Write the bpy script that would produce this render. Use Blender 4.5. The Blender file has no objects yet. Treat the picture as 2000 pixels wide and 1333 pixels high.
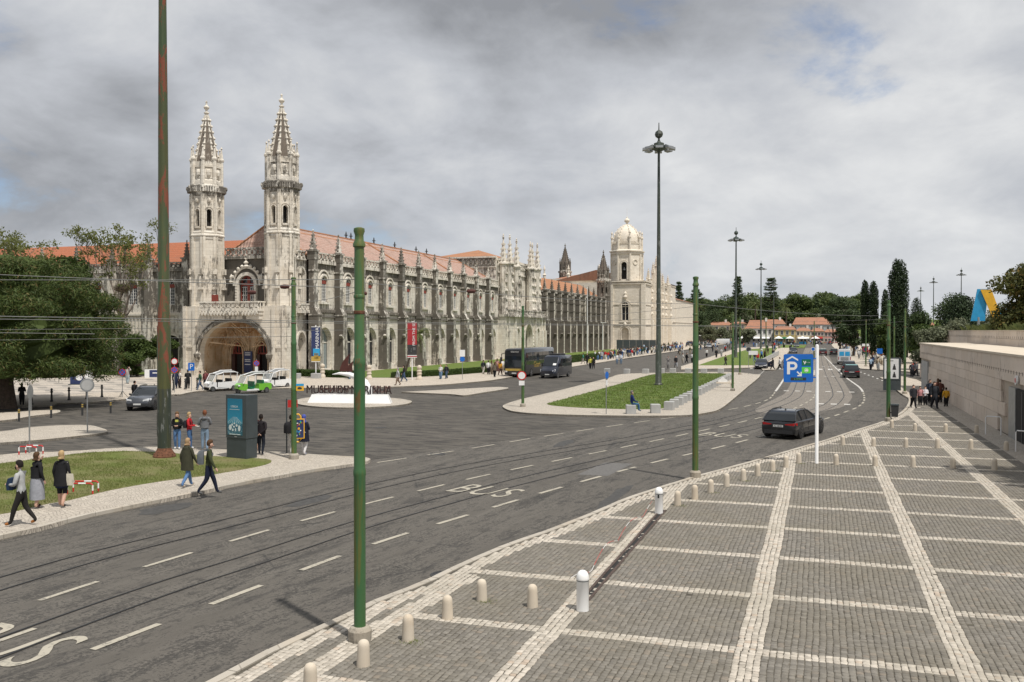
import bpy, math, random
import numpy as np
from mathutils import Vector, Matrix
scene = bpy.context.scene
R = math.radians
rnd = random.Random(7)
# ------------------------------------------------------------------ camera
cam_d = bpy.data.cameras.new('camera')
cam = bpy.data.objects.new('camera', cam_d)
scene.collection.objects.link(cam)
cam.location = (0, 0, 5.6)
cam.rotation_euler = (R(90 - 0.6525), 0, math.atan(1 / 3))
cam_d.sensor_width = 36.0
cam_d.lens = 32.4
cam_d.clip_start = 0.1
cam_d.clip_end = 6000
scene.camera = cam
# ------------------------------------------------------------------ sun and sky
SUN_EL = 64.0
SAZ = (0.822, -0.569)
sd = bpy.data.lights.new('sun', 'SUN')
sd.energy = 3.4
sd.angle = R(1.2)
sd.color = (1.0, 0.955, 0.89)
sun = bpy.data.objects.new('sun', sd)
scene.collection.objects.link(sun)
sun.location = (30, -20, 60)
_c = math.cos(R(SUN_EL))
sun.rotation_euler = Vector((-SAZ[0] * _c, -SAZ[1] * _c, -math.sin(R(SUN_EL)))).to_track_quat('-Z', 'Y').to_euler()
world = bpy.data.worlds.new('World')
scene.world = world
world.use_nodes = True
wt = world.node_tree
wt.nodes.clear()
class NT:
 """small helper around a node tree"""
 def __init__(s, tree):
  s.t = tree
 def n(s, typ, inputs=None, **kw):
  nd = s.t.nodes.new(typ)
  for k, v in kw.items():
   setattr(nd, k, v)
  if inputs:
   for k, v in inputs.items():
    s.set(nd, k, v)
  return nd
 def set(s, nd, k, v):
  sock = nd.inputs[k]
  if hasattr(v, 'bl_idname') and hasattr(v, 'outputs'):
   v = v.outputs[0]
  if isinstance(v, bpy.types.NodeSocket):
   s.t.links.new(v, sock)
  else:
   try:
    sock.default_value = v
   except Exception:
    sock.default_value = (*v, 1.0)
 def math(s, op, a, b=0.0, clamp=False):
  return s.n('ShaderNodeMath', {0: a, 1: b}, operation=op, use_clamp=clamp).outputs[0]
 def mapr(s, v, a, b, c=0.0, d=1.0, smooth=False):
  nd = s.n('ShaderNodeMapRange', {'Value': v, 'From Min': a, 'From Max': b, 'To Min': c, 'To Max': d})
  if smooth:
   nd.interpolation_type = 'SMOOTHSTEP'
  return nd.outputs[0]
 def mix(s, f, a, b, blend='MIX'):
  nd = s.n('ShaderNodeMix', data_type='RGBA', blend_type=blend)
  s.set(nd, 0, f)
  for k, v in ((6, a), (7, b)):
   if isinstance(v, tuple) and len(v) == 3:
    v = (*v, 1.0)
   s.set(nd, k, v)
  return nd.outputs[2]
 def noise(s, vec, scale, detail=3, rough=0.55, dist=0.0):
  nd = s.n('ShaderNodeTexNoise', {'Scale': scale, 'Detail': detail, 'Roughness': rough, 'Distortion': dist})
  if vec is not None:
   s.set(nd, 'Vector', vec)
  return nd.outputs[0]
 def mapping(s, vec, scale=(1, 1, 1), rot=(0, 0, 0), loc=(0, 0, 0)):
  return s.n('ShaderNodeMapping', {'Vector': vec, 'Scale': scale, 'Rotation': rot, 'Location': loc}).outputs[0]
w = NT(wt)
tc = w.n('ShaderNodeTexCoord')
sky = w.n('ShaderNodeTexSky', sky_type='NISHITA', sun_disc=False, sun_elevation=R(SUN_EL),
  sun_rotation=math.atan2(SAZ[0], SAZ[1]), altitude=20.0, air_density=1.0, dust_density=1.5, ozone_density=1.0)
sep = w.n('ShaderNodeSeparateXYZ', {0: tc.outputs['Generated']})
zz = w.math('ADD', w.math('MAXIMUM', sep.outputs[2], 0.0), 0.40)
pv = w.n('ShaderNodeCombineXYZ', {0: w.math('DIVIDE', sep.outputs[0], zz), 1: w.math('DIVIDE', sep.outputs[1], zz), 2: 0.0})
CLOUD_OFF = (38.6, 17.4, 0.0)
cv = w.mapping(pv, loc=CLOUD_OFF)
big = w.noise(cv, 0.9, 2, 0.5, 0.25)
med = w.noise(cv, 2.3, 9, 0.6, 0.3)
dens = w.math('ADD', w.math('MULTIPLY', big, 0.62), w.math('MULTIPLY', med, 0.58))
mask = w.mapr(dens, 0.455, 0.54, 0.22, 1.0, True)
LUMP_OFF = (2.0, -4.8, 0)
lump = w.noise(w.mapping(cv, loc=LUMP_OFF), 1.05, 5, 0.5, 0.35)
fine = w.noise(w.mapping(cv, loc=(0.2, 9.7, 0)), 4.0, 6, 0.6, 0.4)
tone = w.math('ADD', w.math('ADD', w.math('MULTIPLY', lump, 0.66), w.math('MULTIPLY', fine, 0.18)), w.math('MULTIPLY', med, 0.26))
cr = w.n('ShaderNodeValToRGB', {0: tone})
el = cr.color_ramp.elements
el[0].position = 0.43
el[0].color = (2.35, 2.45, 2.65, 1)
el[1].position = 0.66
el[1].color = (6.5, 6.55, 6.55, 1)
e2 = el.new(0.535)
e2.color = (4.2, 4.36, 4.66, 1)
skyc = w.mix(1.0, sky.outputs[0], (0.72, 0.84, 1.0), 'MULTIPLY')
haze_c = w.mix(w.mapr(sep.outputs[2], 0.0, 0.16, 0.55, 0.0), skyc, (4.3, 4.7, 5.2))
col = w.mix(mask, haze_c, cr.outputs[0])
low = w.mix(w.mapr(sep.outputs[2], 0.0, 0.20, 0.45, 0.0), col, (4.2, 4.45, 4.8))
bg = w.n('ShaderNodeBackground', {'Color': low, 'Strength': 0.1})
wo = w.n('ShaderNodeOutputWorld', {'Surface': bg.outputs[0]})
vs = scene.view_settings
vs.view_transform = 'Standard'
vs.look = 'None'
vs.exposure = 0.36
vs.gamma = 1.0
vs.use_curve_mapping = False
scene.cycles.max_bounces = 6
scene.cycles.diffuse_bounces = 3
scene.cycles.glossy_bounces = 3
scene.cycles.transparent_max_bounces = 8
scene.cycles.use_denoising = True
# ------------------------------------------------------------------ mesh helpers
def link(o, parent=None):
 scene.collection.objects.link(o)
 if parent is not None:
  o.parent = parent
 return o
def tag(o, label=None, cat=None, group=None, kind=None):
 if label: o['label'] = label
 if cat: o['category'] = cat
 if group: o['group'] = group
 if kind: o['kind'] = kind
 return o
def thing(name, label, cat, loc=(0, 0, 0), rz=0.0, group=None):
 o = bpy.data.objects.new(name, None)
 o.empty_display_size = 0.3
 o.location = loc if len(loc) == 3 else (loc[0], loc[1], 0.0)
 o.rotation_euler = (0, 0, rz)
 link(o)
 return tag(o, label, cat, group)
class MB:
 def __init__(s):
  s.v = []; s.f = []; s.m = []
 def face(s, pts, m=0):
  i = len(s.v)
  s.v.extend([tuple(p) for p in pts])
  s.f.append(tuple(range(i, i + len(pts))))
  s.m.append(m)
 def box(s, x0, x1, y0, y1, z0, z1, m=0):
  if x0 > x1: x0, x1 = x1, x0
  if y0 > y1: y0, y1 = y1, y0
  i = len(s.v)
  s.v += [(x0, y0, z0), (x1, y0, z0), (x1, y1, z0), (x0, y1, z0), (x0, y0, z1), (x1, y0, z1), (x1, y1, z1), (x0, y1, z1)]
  for q in ((0, 3, 2, 1), (4, 5, 6, 7), (0, 1, 5, 4), (1, 2, 6, 5), (2, 3, 7, 6), (3, 0, 4, 7)):
   s.f.append(tuple(i + k for k in q)); s.m.append(m)
 def ring(s, rings, m=0, cap=True, closed=True):
  i = len(s.v); n = len(rings[0])
  for r in rings: s.v += [tuple(p) for p in r]
  for a in range(len(rings) - 1):
   for b in range(n if closed else n - 1):
    c = (b + 1) % n
    s.f.append((i + a * n + b, i + a * n + c, i + (a + 1) * n + c, i + (a + 1) * n + b)); s.m.append(m)
  if cap:
   s.f.append(tuple(i + b for b in reversed(range(n)))); s.m.append(m)
   j = i + (len(rings) - 1) * n
   s.f.append(tuple(j + b for b in range(n))); s.m.append(m)
 def lathe(s, prof, c=(0, 0, 0), n=12, m=0, rot=0.0, sx=1.0, sy=1.0):
  s.ring([[(c[0] + r * sx * math.cos(rot + 2 * math.pi * k / n), c[1] + r * sy * math.sin(rot + 2 * math.pi * k / n), c[2] + z)
    for k in range(n)] for r, z in prof], m)
 def cyl(s, p0, p1, r0, r1=None, n=8, m=0, cap=True):
  r1 = r0 if r1 is None else r1
  p0 = Vector(p0); p1 = Vector(p1); d = (p1 - p0)
  if d.length < 1e-6: return
  d.normalize()
  a = Vector((0, 0, 1)) if abs(d.z) < 0.9 else Vector((1, 0, 0))
  u = d.cross(a).normalized(); v = d.cross(u)
  s.ring([[p + (u * math.cos(2 * math.pi * k / n) - v * math.sin(2 * math.pi * k / n)) * r for k in range(n)] for p, r in ((p0, r0), (p1, r1))], m, cap)
 def tube(s, pts, r, n=6, m=0):
  pts = [Vector(p) for p in pts]; rings = []
  for i, p in enumerate(pts):
   d = (pts[min(i + 1, len(pts) - 1)] - pts[max(i - 1, 0)]).normalized()
   a = Vector((0, 0, 1)) if abs(d.z) < 0.9 else Vector((1, 0, 0))
   u = d.cross(a).normalized(); v = d.cross(u)
   rr = r[i] if isinstance(r, (list, tuple)) else r
   rings.append([p + (u * math.cos(2 * math.pi * k / n) - v * math.sin(2 * math.pi * k / n)) * rr for k in range(n)])
  s.ring(rings, m)
 def prism(s, poly, z0, z1, m=0, ms=None, bottom=False):
  ms = m if ms is None else ms
  A = sum(poly[i][0] * poly[(i + 1) % len(poly)][1] - poly[(i + 1) % len(poly)][0] * poly[i][1] for i in range(len(poly)))
  if A < 0: poly = poly[::-1]
  n = len(poly)
  s.face([(p[0], p[1], z1) for p in poly], m)
  for i in range(n):
   a = poly[i]; b = poly[(i + 1) % n]
   s.face([(a[0], a[1], z0), (b[0], b[1], z0), (b[0], b[1], z1), (a[0], a[1], z1)], ms)
  if bottom: s.face([(p[0], p[1], z0) for p in poly[::-1]], ms)
 def extr(s, poly, o, ux, uy, t, m=0):
  """extrude a 2-D outline lying in the plane (ux, uy) at o by vector t"""
  o = Vector(o); ux = Vector(ux); uy = Vector(uy); t = Vector(t)
  A = [o + ux * p[0] + uy * p[1] for p in poly]
  if sum(poly[i][0] * poly[(i + 1) % len(poly)][1] - poly[(i + 1) % len(poly)][0] * poly[i][1] for i in range(len(poly))) * ux.cross(uy).dot(t) < 0:
   A = A[::-1]
  B = [p + t for p in A]; n = len(A)
  s.face(B, m); s.face(A[::-1], m)
  for i in range(n):
   j = (i + 1) % n
   s.face([A[i], A[j], B[j], B[i]], m)
 def add(s, o, M=None, m=None):
  i = len(s.v)
  s.v += [tuple(M @ Vector(p)) for p in o.v] if M is not None else list(o.v)
  s.f += [tuple(i + k for k in f) for f in o.f]
  s.m += list(o.m) if m is None else [m] * len(o.f)
 def mesh(s, name, mats, smooth=None):
  me = bpy.data.meshes.new(name)
  me.from_pydata(s.v, [], s.f)
  for mt in (mats if isinstance(mats, (list, tuple)) else [mats]):
   me.materials.append(mt)
  if any(s.m): me.polygons.foreach_set('material_index', s.m)
  if smooth is not None:
   import bmesh
   b = bmesh.new(); b.from_mesh(me); bmesh.ops.remove_doubles(b, verts=b.verts, dist=1e-5); b.to_mesh(me); b.free()
   me.shade_smooth()
   me.set_sharp_from_angle(angle=R(smooth))
  me.update()
  return me
 def build(s, name, mats, parent=None, smooth=None, loc=None, rz=None):
  o = bpy.data.objects.new(name, s.mesh(name, mats, smooth))
  link(o, parent)
  if loc is not None: o.location = loc
  if rz is not None: o.rotation_euler = (0, 0, rz)
  return o
def copy_obj(o, parent=None, loc=None, rz=None, scale=None):
 c = o.copy()
 link(c)
 c.parent = parent
 if loc is not None: c.location = loc
 if rz is not None: c.rotation_euler = (0, 0, rz)
 if scale is not None: c.scale = scale
 return c
def copy_tree(o, parent=None, loc=None, rz=None, scale=None):
 c = copy_obj(o, parent, loc, rz, scale)
 for ch in list(o.children):
  copy_tree(ch, c)
 return c
def np_mesh(name, V, F, mats, mi=None):
 """mesh from numpy arrays; F has 3 or 4 columns"""
 me = bpy.data.meshes.new(name)
 n, k = F.shape
 me.vertices.add(len(V)); me.vertices.foreach_set('co', np.ascontiguousarray(V, dtype=np.float32).ravel())
 me.loops.add(n * k); me.loops.foreach_set('vertex_index', np.ascontiguousarray(F, dtype=np.int32).ravel())
 me.polygons.add(n)
 me.polygons.foreach_set('loop_start', np.arange(0, n * k, k, dtype=np.int32))
 if mi is not None: me.polygons.foreach_set('material_index', np.ascontiguousarray(mi, dtype=np.int32))
 for mt in (mats if isinstance(mats, (list, tuple)) else [mats]): me.materials.append(mt)
 me.update(calc_edges=True)
 return me
def in_poly(P, poly):
 x, y = P[:, 0], P[:, 1]
 ins = np.zeros(len(P), bool)
 n = len(poly)
 for i in range(n):
  x0, y0 = poly[i]; x1, y1 = poly[(i + 1) % n]
  c = ((y0 > y) != (y1 > y))
  with np.errstate(divide='ignore', invalid='ignore'):
   xi = (x1 - x0) * (y - y0) / (y1 - y0 + 1e-12) + x0
  ins ^= c & (x < xi)
 return ins
def line_dist(P, line):
 d = np.full(len(P), 1e9)
 for i in range(len(line) - 1):
  a = np.array(line[i]); b = np.array(line[i + 1]); ab = b - a
  t = np.clip(((P - a) @ ab) / (ab @ ab), 0, 1)
  d = np.minimum(d, np.linalg.norm(P - (a + t[:, None] * ab), axis=1))
 return d
def smooth_line(pts, n=8):
 """Catmull-Rom through 2-D points"""
 out = []
 for i in range(len(pts) - 1):
  p0 = pts[max(i - 1, 0)]; p1 = pts[i]; p2 = pts[i + 1]; p3 = pts[min(i + 2, len(pts) - 1)]
  for k in range(n):
   t = k / n
   out.append(tuple(0.5 * (2 * p1[j] + (p2[j] - p0[j]) * t + (2 * p0[j] - 5 * p1[j] + 4 * p2[j] - p3[j]) * t * t
         + (3 * p1[j] - p0[j] - 3 * p2[j] + p3[j]) * t ** 3) for j in range(2)))
 out.append(tuple(pts[-1]))
 return out
def offset_line(pts, d):
 out = []
 for i, p in enumerate(pts):
  a = pts[max(i - 1, 0)]; b = pts[min(i + 1, len(pts) - 1)]
  tx, ty = b[0] - a[0], b[1] - a[1]; L = math.hypot(tx, ty) or 1
  out.append((p[0] + ty / L * d, p[1] - tx / L * d))
 return out
def text_mesh(body, size=1.0, extrude=0.0, sx=1.0, sy=1.0, align='CENTER', spacing=1.0):
 cu = bpy.data.curves.new('lettering', 'FONT')
 cu.body = body; cu.size = size; cu.extrude = extrude; cu.align_x = align; cu.align_y = 'CENTER'
 cu.space_character = spacing
 cu.resolution_u = 4
 o = bpy.data.objects.new('lettering', cu)
 scene.collection.objects.link(o)
 dg = bpy.context.evaluated_depsgraph_get()
 me = bpy.data.meshes.new_from_object(o.evaluated_get(dg))
 bpy.data.objects.remove(o)
 bpy.data.curves.remove(cu)
 for v in me.vertices:
  v.co.x *= sx; v.co.y *= sy
 return me
def text_obj(name, body, mat, parent, loc, rot, size=1.0, extrude=0.0, sx=1.0, sy=1.0, align='CENTER', spacing=1.0):
 me = text_mesh(body, size, extrude, sx, sy, align, spacing)
 me.materials.clear(); me.materials.append(mat)
 o = bpy.data.objects.new(name, me)
 link(o, parent)
 o.location = loc
 o.rotation_euler = rot
 return o
# ------------------------------------------------------------------ materials
def new_mat(name):
 m = bpy.data.materials.new(name)
 m.use_nodes = True
 t = m.node_tree
 t.nodes.clear()
 k = NT(t)
 b = k.n('ShaderNodeBsdfPrincipled')
 o = k.n('ShaderNodeOutputMaterial', {'Surface': b.outputs[0]})
 return m, k, b
def bump(k, b, h, strength=0.4, dist=0.02):
 nd = k.n('ShaderNodeBump', {'Height': h, 'Strength': strength, 'Distance': dist})
 k.set(b, 'Normal', nd.outputs[0])
def pos(k):
 return k.n('ShaderNodeNewGeometry').outputs['Position']
def plain(name, col, rough=0.6, metal=0.0, var=0.12, scale=3.0, spec=0.5, coat=0.0):
 """plain painted / cloth / metal surface with slight mottling"""
 m, k, b = new_mat(name)
 tcn = k.n('ShaderNodeTexCoord')
 n = k.noise(tcn.outputs['Object'], scale, 4, 0.6)
 f = k.mapr(n, 0.3, 0.7, 1 - var, 1 + var)
 c = k.mix(1.0, (*col, 1.0), k.n('ShaderNodeCombineColor', {0: f, 1: f, 2: f}).outputs[0], 'MULTIPLY')
 k.set(b, 'Base Color', c)
 k.set(b, 'Roughness', rough); k.set(b, 'Metallic', metal)
 k.set(b, 'Specular IOR Level', spec)
 if coat:
  k.set(b, 'Coat Weight', coat); k.set(b, 'Coat Roughness', 0.05)
 return m
def stone(name, base, stain, dark=(0.052, 0.047, 0.041), warm=0.25, bw=0.95, bh=0.44, joints=0.35, rough=0.88):
 m, k, b = new_mat(name)
 p = pos(k)
 sp = k.n('ShaderNodeSeparateXYZ', {0: p})
 u = k.math('ADD', sp.outputs[0], sp.outputs[1])
 uv = k.n('ShaderNodeCombineXYZ', {0: u, 1: sp.outputs[2], 2: 0.0}).outputs[0]
 br = k.n('ShaderNodeTexBrick', {'Vector': uv, 'Color1': (1, 1, 1, 1), 'Color2': (0.72, 0.71, 0.69, 1), 'Mortar': (0.45, 0.43, 0.40, 1), 'Scale': 1.0,
         'Mortar Size': 0.018, 'Mortar Smooth': 0.4, 'Brick Width': bw, 'Row Height': bh}, offset=0.5)
 c = k.mix(joints, (*base, 1.0), k.mix(1.0, (*base, 1.0), br.outputs[0], 'MULTIPLY'))
 n1 = k.noise(p, 0.22, 3, 0.55)
 n0 = k.noise(p, 1.3, 5, 0.65)
 c = k.mix(k.math('MULTIPLY', k.mapr(k.noise(p, 0.45, 4, 0.6), 0.48, 0.68), warm), c, (0.40, 0.29, 0.17))
 c = k.mix(k.mapr(n0, 0.55, 0.75, 0.0, 0.35), c, (base[0] * 1.2, base[1] * 1.2, base[2] * 1.2))
 st = k.noise(k.mapping(p, (3.4, 3.4, 0.26)), 1.0, 8, 0.74)
 blot = k.noise(k.mapping(p, (1.0, 1.0, 0.75)), 1.7, 9, 0.78, 0.4)
 sm = k.math('ADD', k.math('ADD', k.math('MULTIPLY', st, 0.55), k.math('MULTIPLY', blot, 0.5)), k.math('MULTIPLY', n1, 0.35))
 lo = 0.835 - 0.29 * stain
 mk = k.mapr(sm, lo, lo + 0.075, 0.0, 0.45 + 0.47 * min(1, stain + 0.25), True)
 c = k.mix(mk, c, k.mix(n0, dark, (dark[0] * 2.9, dark[1] * 2.8, dark[2] * 2.6)))
 k.set(b, 'Base Color', c)
 k.set(b, 'Roughness', rough); k.set(b, 'Specular IOR Level', 0.25)
 h = k.math('ADD', k.math('MULTIPLY', n0, 0.5), k.math('MULTIPLY', br.outputs[1], -0.7 * joints))
 bump(k, b, h, 0.55, 0.035)
 return m
M = {}
M['stone'] = stone('limestone', (0.71, 0.665, 0.585), 0.47)
M['stone_clean'] = stone('limestone_clean', (0.73, 0.685, 0.605), 0.34, joints=0.55)
M['stone_tower'] = stone('limestone_tower', (0.72, 0.665, 0.575), 0.37, warm=0.22, joints=0.5)
M['stone_wing'] = stone('limestone_weathered', (0.70, 0.665, 0.595), 0.66)
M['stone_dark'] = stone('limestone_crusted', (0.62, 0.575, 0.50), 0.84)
M['stone_black'] = stone('limestone_blackened', (0.46, 0.425, 0.37), 1.2)
M['stone_porch'] = stone('limestone_rust_stained', (0.62, 0.48, 0.33), 0.42, dark=(0.20, 0.105, 0.045), warm=0.8)
M['stone_church'] = stone('limestone_church', (0.75, 0.685, 0.585), 0.17, joints=0.55, warm=0.15)
M['stone_spire'] = stone('limestone_spire', (0.42, 0.39, 0.345), 0.9, dark=(0.06, 0.05, 0.042))
M['stone_wall'] = stone('rough_limestone', (0.40, 0.345, 0.285), 0.30, dark=(0.14, 0.115, 0.10), joints=0.0, warm=0.12)
def roof_mat(name, c1, c2, dirt, sc=1.0):
 m, k, b = new_mat(name)
 p = pos(k)
 sp = k.n('ShaderNodeSeparateXYZ', {0: p})
 u = k.math('ADD', sp.outputs[0], sp.outputs[1])
 wv = k.math('SINE', k.math('MULTIPLY', sp.outputs[1], 2 * math.pi / (0.42 * sc)))
 wx = k.math('SINE', k.math('MULTIPLY', sp.outputs[0], 2 * math.pi / (0.42 * sc)))
 rows = k.math('FRACT', k.math('MULTIPLY', sp.outputs[2], 3.1 / sc))
 n = k.noise(k.mapping(p, (1.5, 1.5, 3)), 1.6, 5, 0.7)
 c = k.mix(k.mapr(n, 0.35, 0.65), c1, c2)
 c = k.mix(k.mapr(rows, 0.75, 1.0, 0.0, 0.45), c, (c1[0] * 0.35, c1[1] * 0.33, c1[2] * 0.33))
 n2 = k.noise(p, 0.5, 5, 0.65)
 c = k.mix(k.mapr(n2, 0.5, 0.72, 0.0, dirt), c, (0.13, 0.10, 0.075))
 k.set(b, 'Base Color', c); k.set(b, 'Roughness', 0.85)
 bump(k, b, k.math('ADD', k.math('ADD', wv, wx), rows), 0.7, 0.06)
 return m
M['roof_old'] = roof_mat('tiles_pink', (0.36, 0.205, 0.155), (0.47, 0.34, 0.28), 0.42)
M['roof_new'] = roof_mat('tiles_orange', (0.40, 0.120, 0.052), (0.34, 0.125, 0.062), 0.30)
M['roof_mid'] = roof_mat('tiles_ochre', (0.42, 0.185, 0.085), (0.38, 0.19, 0.105), 0.4)
M['roof_house'] = roof_mat('tiles_house', (0.40, 0.175, 0.10), (0.36, 0.185, 0.12), 0.45)
def asphalt_mat():
 m, k, b = new_mat('asphalt')
 p = pos(k)
 flow = k.mapping(p, (1, 1, 1), (0, 0, R(8)))
 n1 = k.noise(k.mapping(flow, (1.5, 0.30, 1)), 0.9, 5, 0.6, 0.3)
 n2 = k.noise(p, 14.0, 4, 0.7)
 n3 = k.noise(p, 70.0, 2, 0.6)
 n4 = k.noise(k.mapping(flow, (2.6, 0.55, 1), loc=(7, 3, 0)), 0.55, 6, 0.68)
 c = k.mix(k.mapr(n1, 0.3, 0.7), (0.082, 0.074, 0.063), (0.126, 0.114, 0.098))
 lanes = k.noise(k.mapping(flow, (3.4, 0.10, 1), loc=(2, 9, 0)), 0.5, 3, 0.5)
 c = k.mix(k.mapr(lanes, 0.52, 0.66, 0.0, 0.40), c, (0.140, 0.128, 0.110))
 fl = k.noise(k.mapping(flow, (5.5, 1.6, 1)), 1.0, 8, 0.76)
 c = k.mix(k.mapr(k.math('ADD', fl, k.math('MULTIPLY', n1, .25)), 0.645, 0.69, 0.0, 0.55), c, (0.032, 0.030, 0.027))
 c = k.mix(k.mapr(n4, 0.57, 0.63, 0.0, 0.52), c, (0.032, 0.030, 0.028))
 spk = k.mapr(k.math('ADD', k.math('MULTIPLY', n2, 0.65), k.math('MULTIPLY', n1, 0.4)), 0.54, 0.59, 0.0, 0.70)
 c = k.mix(spk, c, (0.030, 0.028, 0.025))
 n6 = k.noise(p, 1.7, 6, 0.75, 0.6)
 c = k.mix(k.mapr(n6, 0.60, 0.68, 0.0, 0.40), c, (0.052, 0.049, 0.045))
 vo = k.n('ShaderNodeTexVoronoi', {'Vector': k.mapping(p, (1, .45, 1)), 'Scale': .33, 'Randomness': 1.0}, feature='DISTANCE_TO_EDGE')
 crk = k.math('MULTIPLY', k.mapr(k.math('ADD', vo.outputs[0], k.math('MULTIPLY', k.noise(p, 3.0, 4, .7), .03)), 0.016, 0.024, 1.0, 0.0), k.mapr(n1, .42, .6))
 c = k.mix(k.math('MULTIPLY', crk, .75), c, (0.026, 0.025, 0.024))
 c = k.mix(k.mapr(n3, 0.55, 0.75, 0.0, 0.30), c, (0.22, 0.205, 0.185))
 k.set(b, 'Base Color', c); k.set(b, 'Roughness', 0.82); k.set(b, 'Specular IOR Level', 0.35)
 bump(k, b, k.math('ADD', n2, k.math('MULTIPLY', n3, 0.6)), 0.5, 0.012)
 return m
def sett_road_mat():
 """worn asphalt over setts in front of the building, ragged dark streaks"""
 m, k, b = new_mat('worn_sett_road')
 p = pos(k)
 v = k.n('ShaderNodeTexVoronoi', {'Vector': k.mapping(p, (1, 1, 1), (0, 0, R(20))), 'Scale': 6.5, 'Randomness': 0.55})
 n1 = k.noise(k.mapping(p, (0.5, 1.9, 1), (0, 0, R(-16))), 1.2, 7, 0.72, 0.4)
 n2 = k.noise(p, 0.16, 4, 0.6)
 n3 = k.noise(p, 18.0, 3, 0.7)
 c = k.mix(k.mapr(n2, 0.3, 0.7), (0.072, 0.065, 0.055), (0.110, 0.099, 0.084))
 c = k.mix(k.mapr(n1, 0.47, 0.57, 0.0, 0.80), c, (0.030, 0.028, 0.026))
 c = k.mix(k.mapr(n3, 0.5, 0.75, 0.0, 0.30), c, (0.16, 0.15, 0.135))
 k.set(b, 'Base Color', c); k.set(b, 'Roughness', 0.85); k.set(b, 'Specular IOR Level', 0.3)
 bump(k, b, k.math('ADD', k.math('MULTIPLY', v.outputs[0], -1.0), k.math('MULTIPLY', n1, 0.6)), 0.6, 0.03)
 return m
def track_sett_mat():
 m, k, b = new_mat('track_setts')
 p = pos(k)
 br = k.n('ShaderNodeTexBrick', {'Vector': k.mapping(p, (1, 1, 1)), 'Color1': (0.235, 0.205, 0.170, 1), 'Color2': (0.155, 0.138, 0.117, 1),
         'Mortar': (0.05, 0.047, 0.043, 1), 'Scale': 1.0, 'Mortar Size': 0.012, 'Mortar Smooth': 0.3, 'Brick Width': 0.22, 'Row Height': 0.13})
 n = k.noise(p, 0.5, 5, 0.65)
 c = k.mix(k.mapr(n, 0.35, 0.7, 0.0, 0.5), br.outputs[0], (0.225, 0.20, 0.168))
 k.set(b, 'Base Color', c); k.set(b, 'Roughness', 0.8)
 bump(k, b, br.outputs[1], -0.5, 0.02)
 return m
def calcada_mat(name, c1, c2, joint, scale=9.5, wave=False):
 """small irregular limestone setts of the pavements"""
 m, k, b = new_mat(name)
 p = pos(k)
 warp = k.n('ShaderNodeVectorMath', {0: p, 1: k.n('ShaderNodeTexNoise', {'Vector': p, 'Scale': 0.7, 'Detail': 2.0}).outputs[1]}, operation='ADD').outputs[0]
 v = k.n('ShaderNodeTexVoronoi', {'Vector': k.mapping(warp, (1, 1, 0), (0, 0, R(35))), 'Scale': scale, 'Randomness': 0.32}, feature='DISTANCE_TO_EDGE')
 vc = k.n('ShaderNodeTexVoronoi', {'Vector': k.mapping(warp, (1, 1, 0), (0, 0, R(35))), 'Scale': scale, 'Randomness': 0.32})
 tone = k.n('ShaderNodeSeparateColor', {0: vc.outputs[1]}).outputs[0]
 c = k.mix(tone, c1, c2)
 if wave:
  sp = k.n('ShaderNodeSeparateXYZ', {0: p})
  wv = k.math('SINE', k.math('ADD', k.math('MULTIPLY', sp.outputs[1], 2.1), k.math('MULTIPLY', k.math('SINE', k.math('MULTIPLY', sp.outputs[0], 1.6)), 1.3)))
  c = k.mix(k.mapr(wv, 0.25, 0.45, 0.0, 0.80), c, (0.20, 0.19, 0.175))
 n = k.noise(p, 0.4, 5, 0.6)
 c = k.mix(k.mapr(n, 0.45, 0.75, 0.0, 0.30), c, (c1[0] * 0.62, c1[1] * 0.60, c1[2] * 0.56))
 n5 = k.noise(p, 2.3, 5, 0.7)
 c = k.mix(k.mapr(n5, 0.58, 0.72, 0.0, 0.25), c, (c1[0] * 0.7, c1[1] * 0.68, c1[2] * 0.62))
 jm = k.mapr(v.outputs[0], 0.02, 0.10, 0.80, 0.0)
 c = k.mix(jm, c, joint)
 k.set(b, 'Base Color', c); k.set(b, 'Roughness', 0.85); k.set(b, 'Specular IOR Level', 0.3)
 bump(k, b, k.mapr(v.outputs[0], 0.0, 0.16), 0.6, 0.015)
 return m
def sett_mat(name, c1, c2, spot, moss):
 m, k, b = new_mat(name)
 g = k.n('ShaderNodeNewGeometry')
 p = g.outputs['Position']
 r = g.outputs['Random Per Island']
 oi = k.n('ShaderNodeObjectInfo').outputs['Random']
 rr = k.math('FRACT', k.math('ADD', r, k.math('MULTIPLY', oi, 7.31)))
 c = k.mix(rr, c1, c2)
 r2 = k.math('FRACT', k.math('MULTIPLY', rr, 13.7))
 c = k.mix(k.mapr(r2, 0.90, 0.97, 0.0, 0.45), c, spot)
 n = k.noise(p, 22.0, 5, 0.7)
 f = k.mapr(n, 0.3, 0.7, 0.80, 1.16)
 c = k.mix(1.0, c, k.n('ShaderNodeCombineColor', {0: f, 1: f, 2: f}).outputs[0], 'MULTIPLY')
 big_n = k.noise(p, 0.35, 5, 0.65)
 c = k.mix(k.mapr(big_n, 0.40, 0.66, 0.0, 0.55), c, moss)
 sn = k.noise(p, 1.6, 7, 0.75, 0.5)
 c = k.mix(k.mapr(sn, 0.60, 0.70, 0.0, 0.40), c, tuple(v * .55 for v in moss))
 k.set(b, 'Base Color', c); k.set(b, 'Roughness', 0.78); k.set(b, 'Specular IOR Level', 0.35)
 bump(k, b, n, 0.35, 0.01)
 return m
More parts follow.
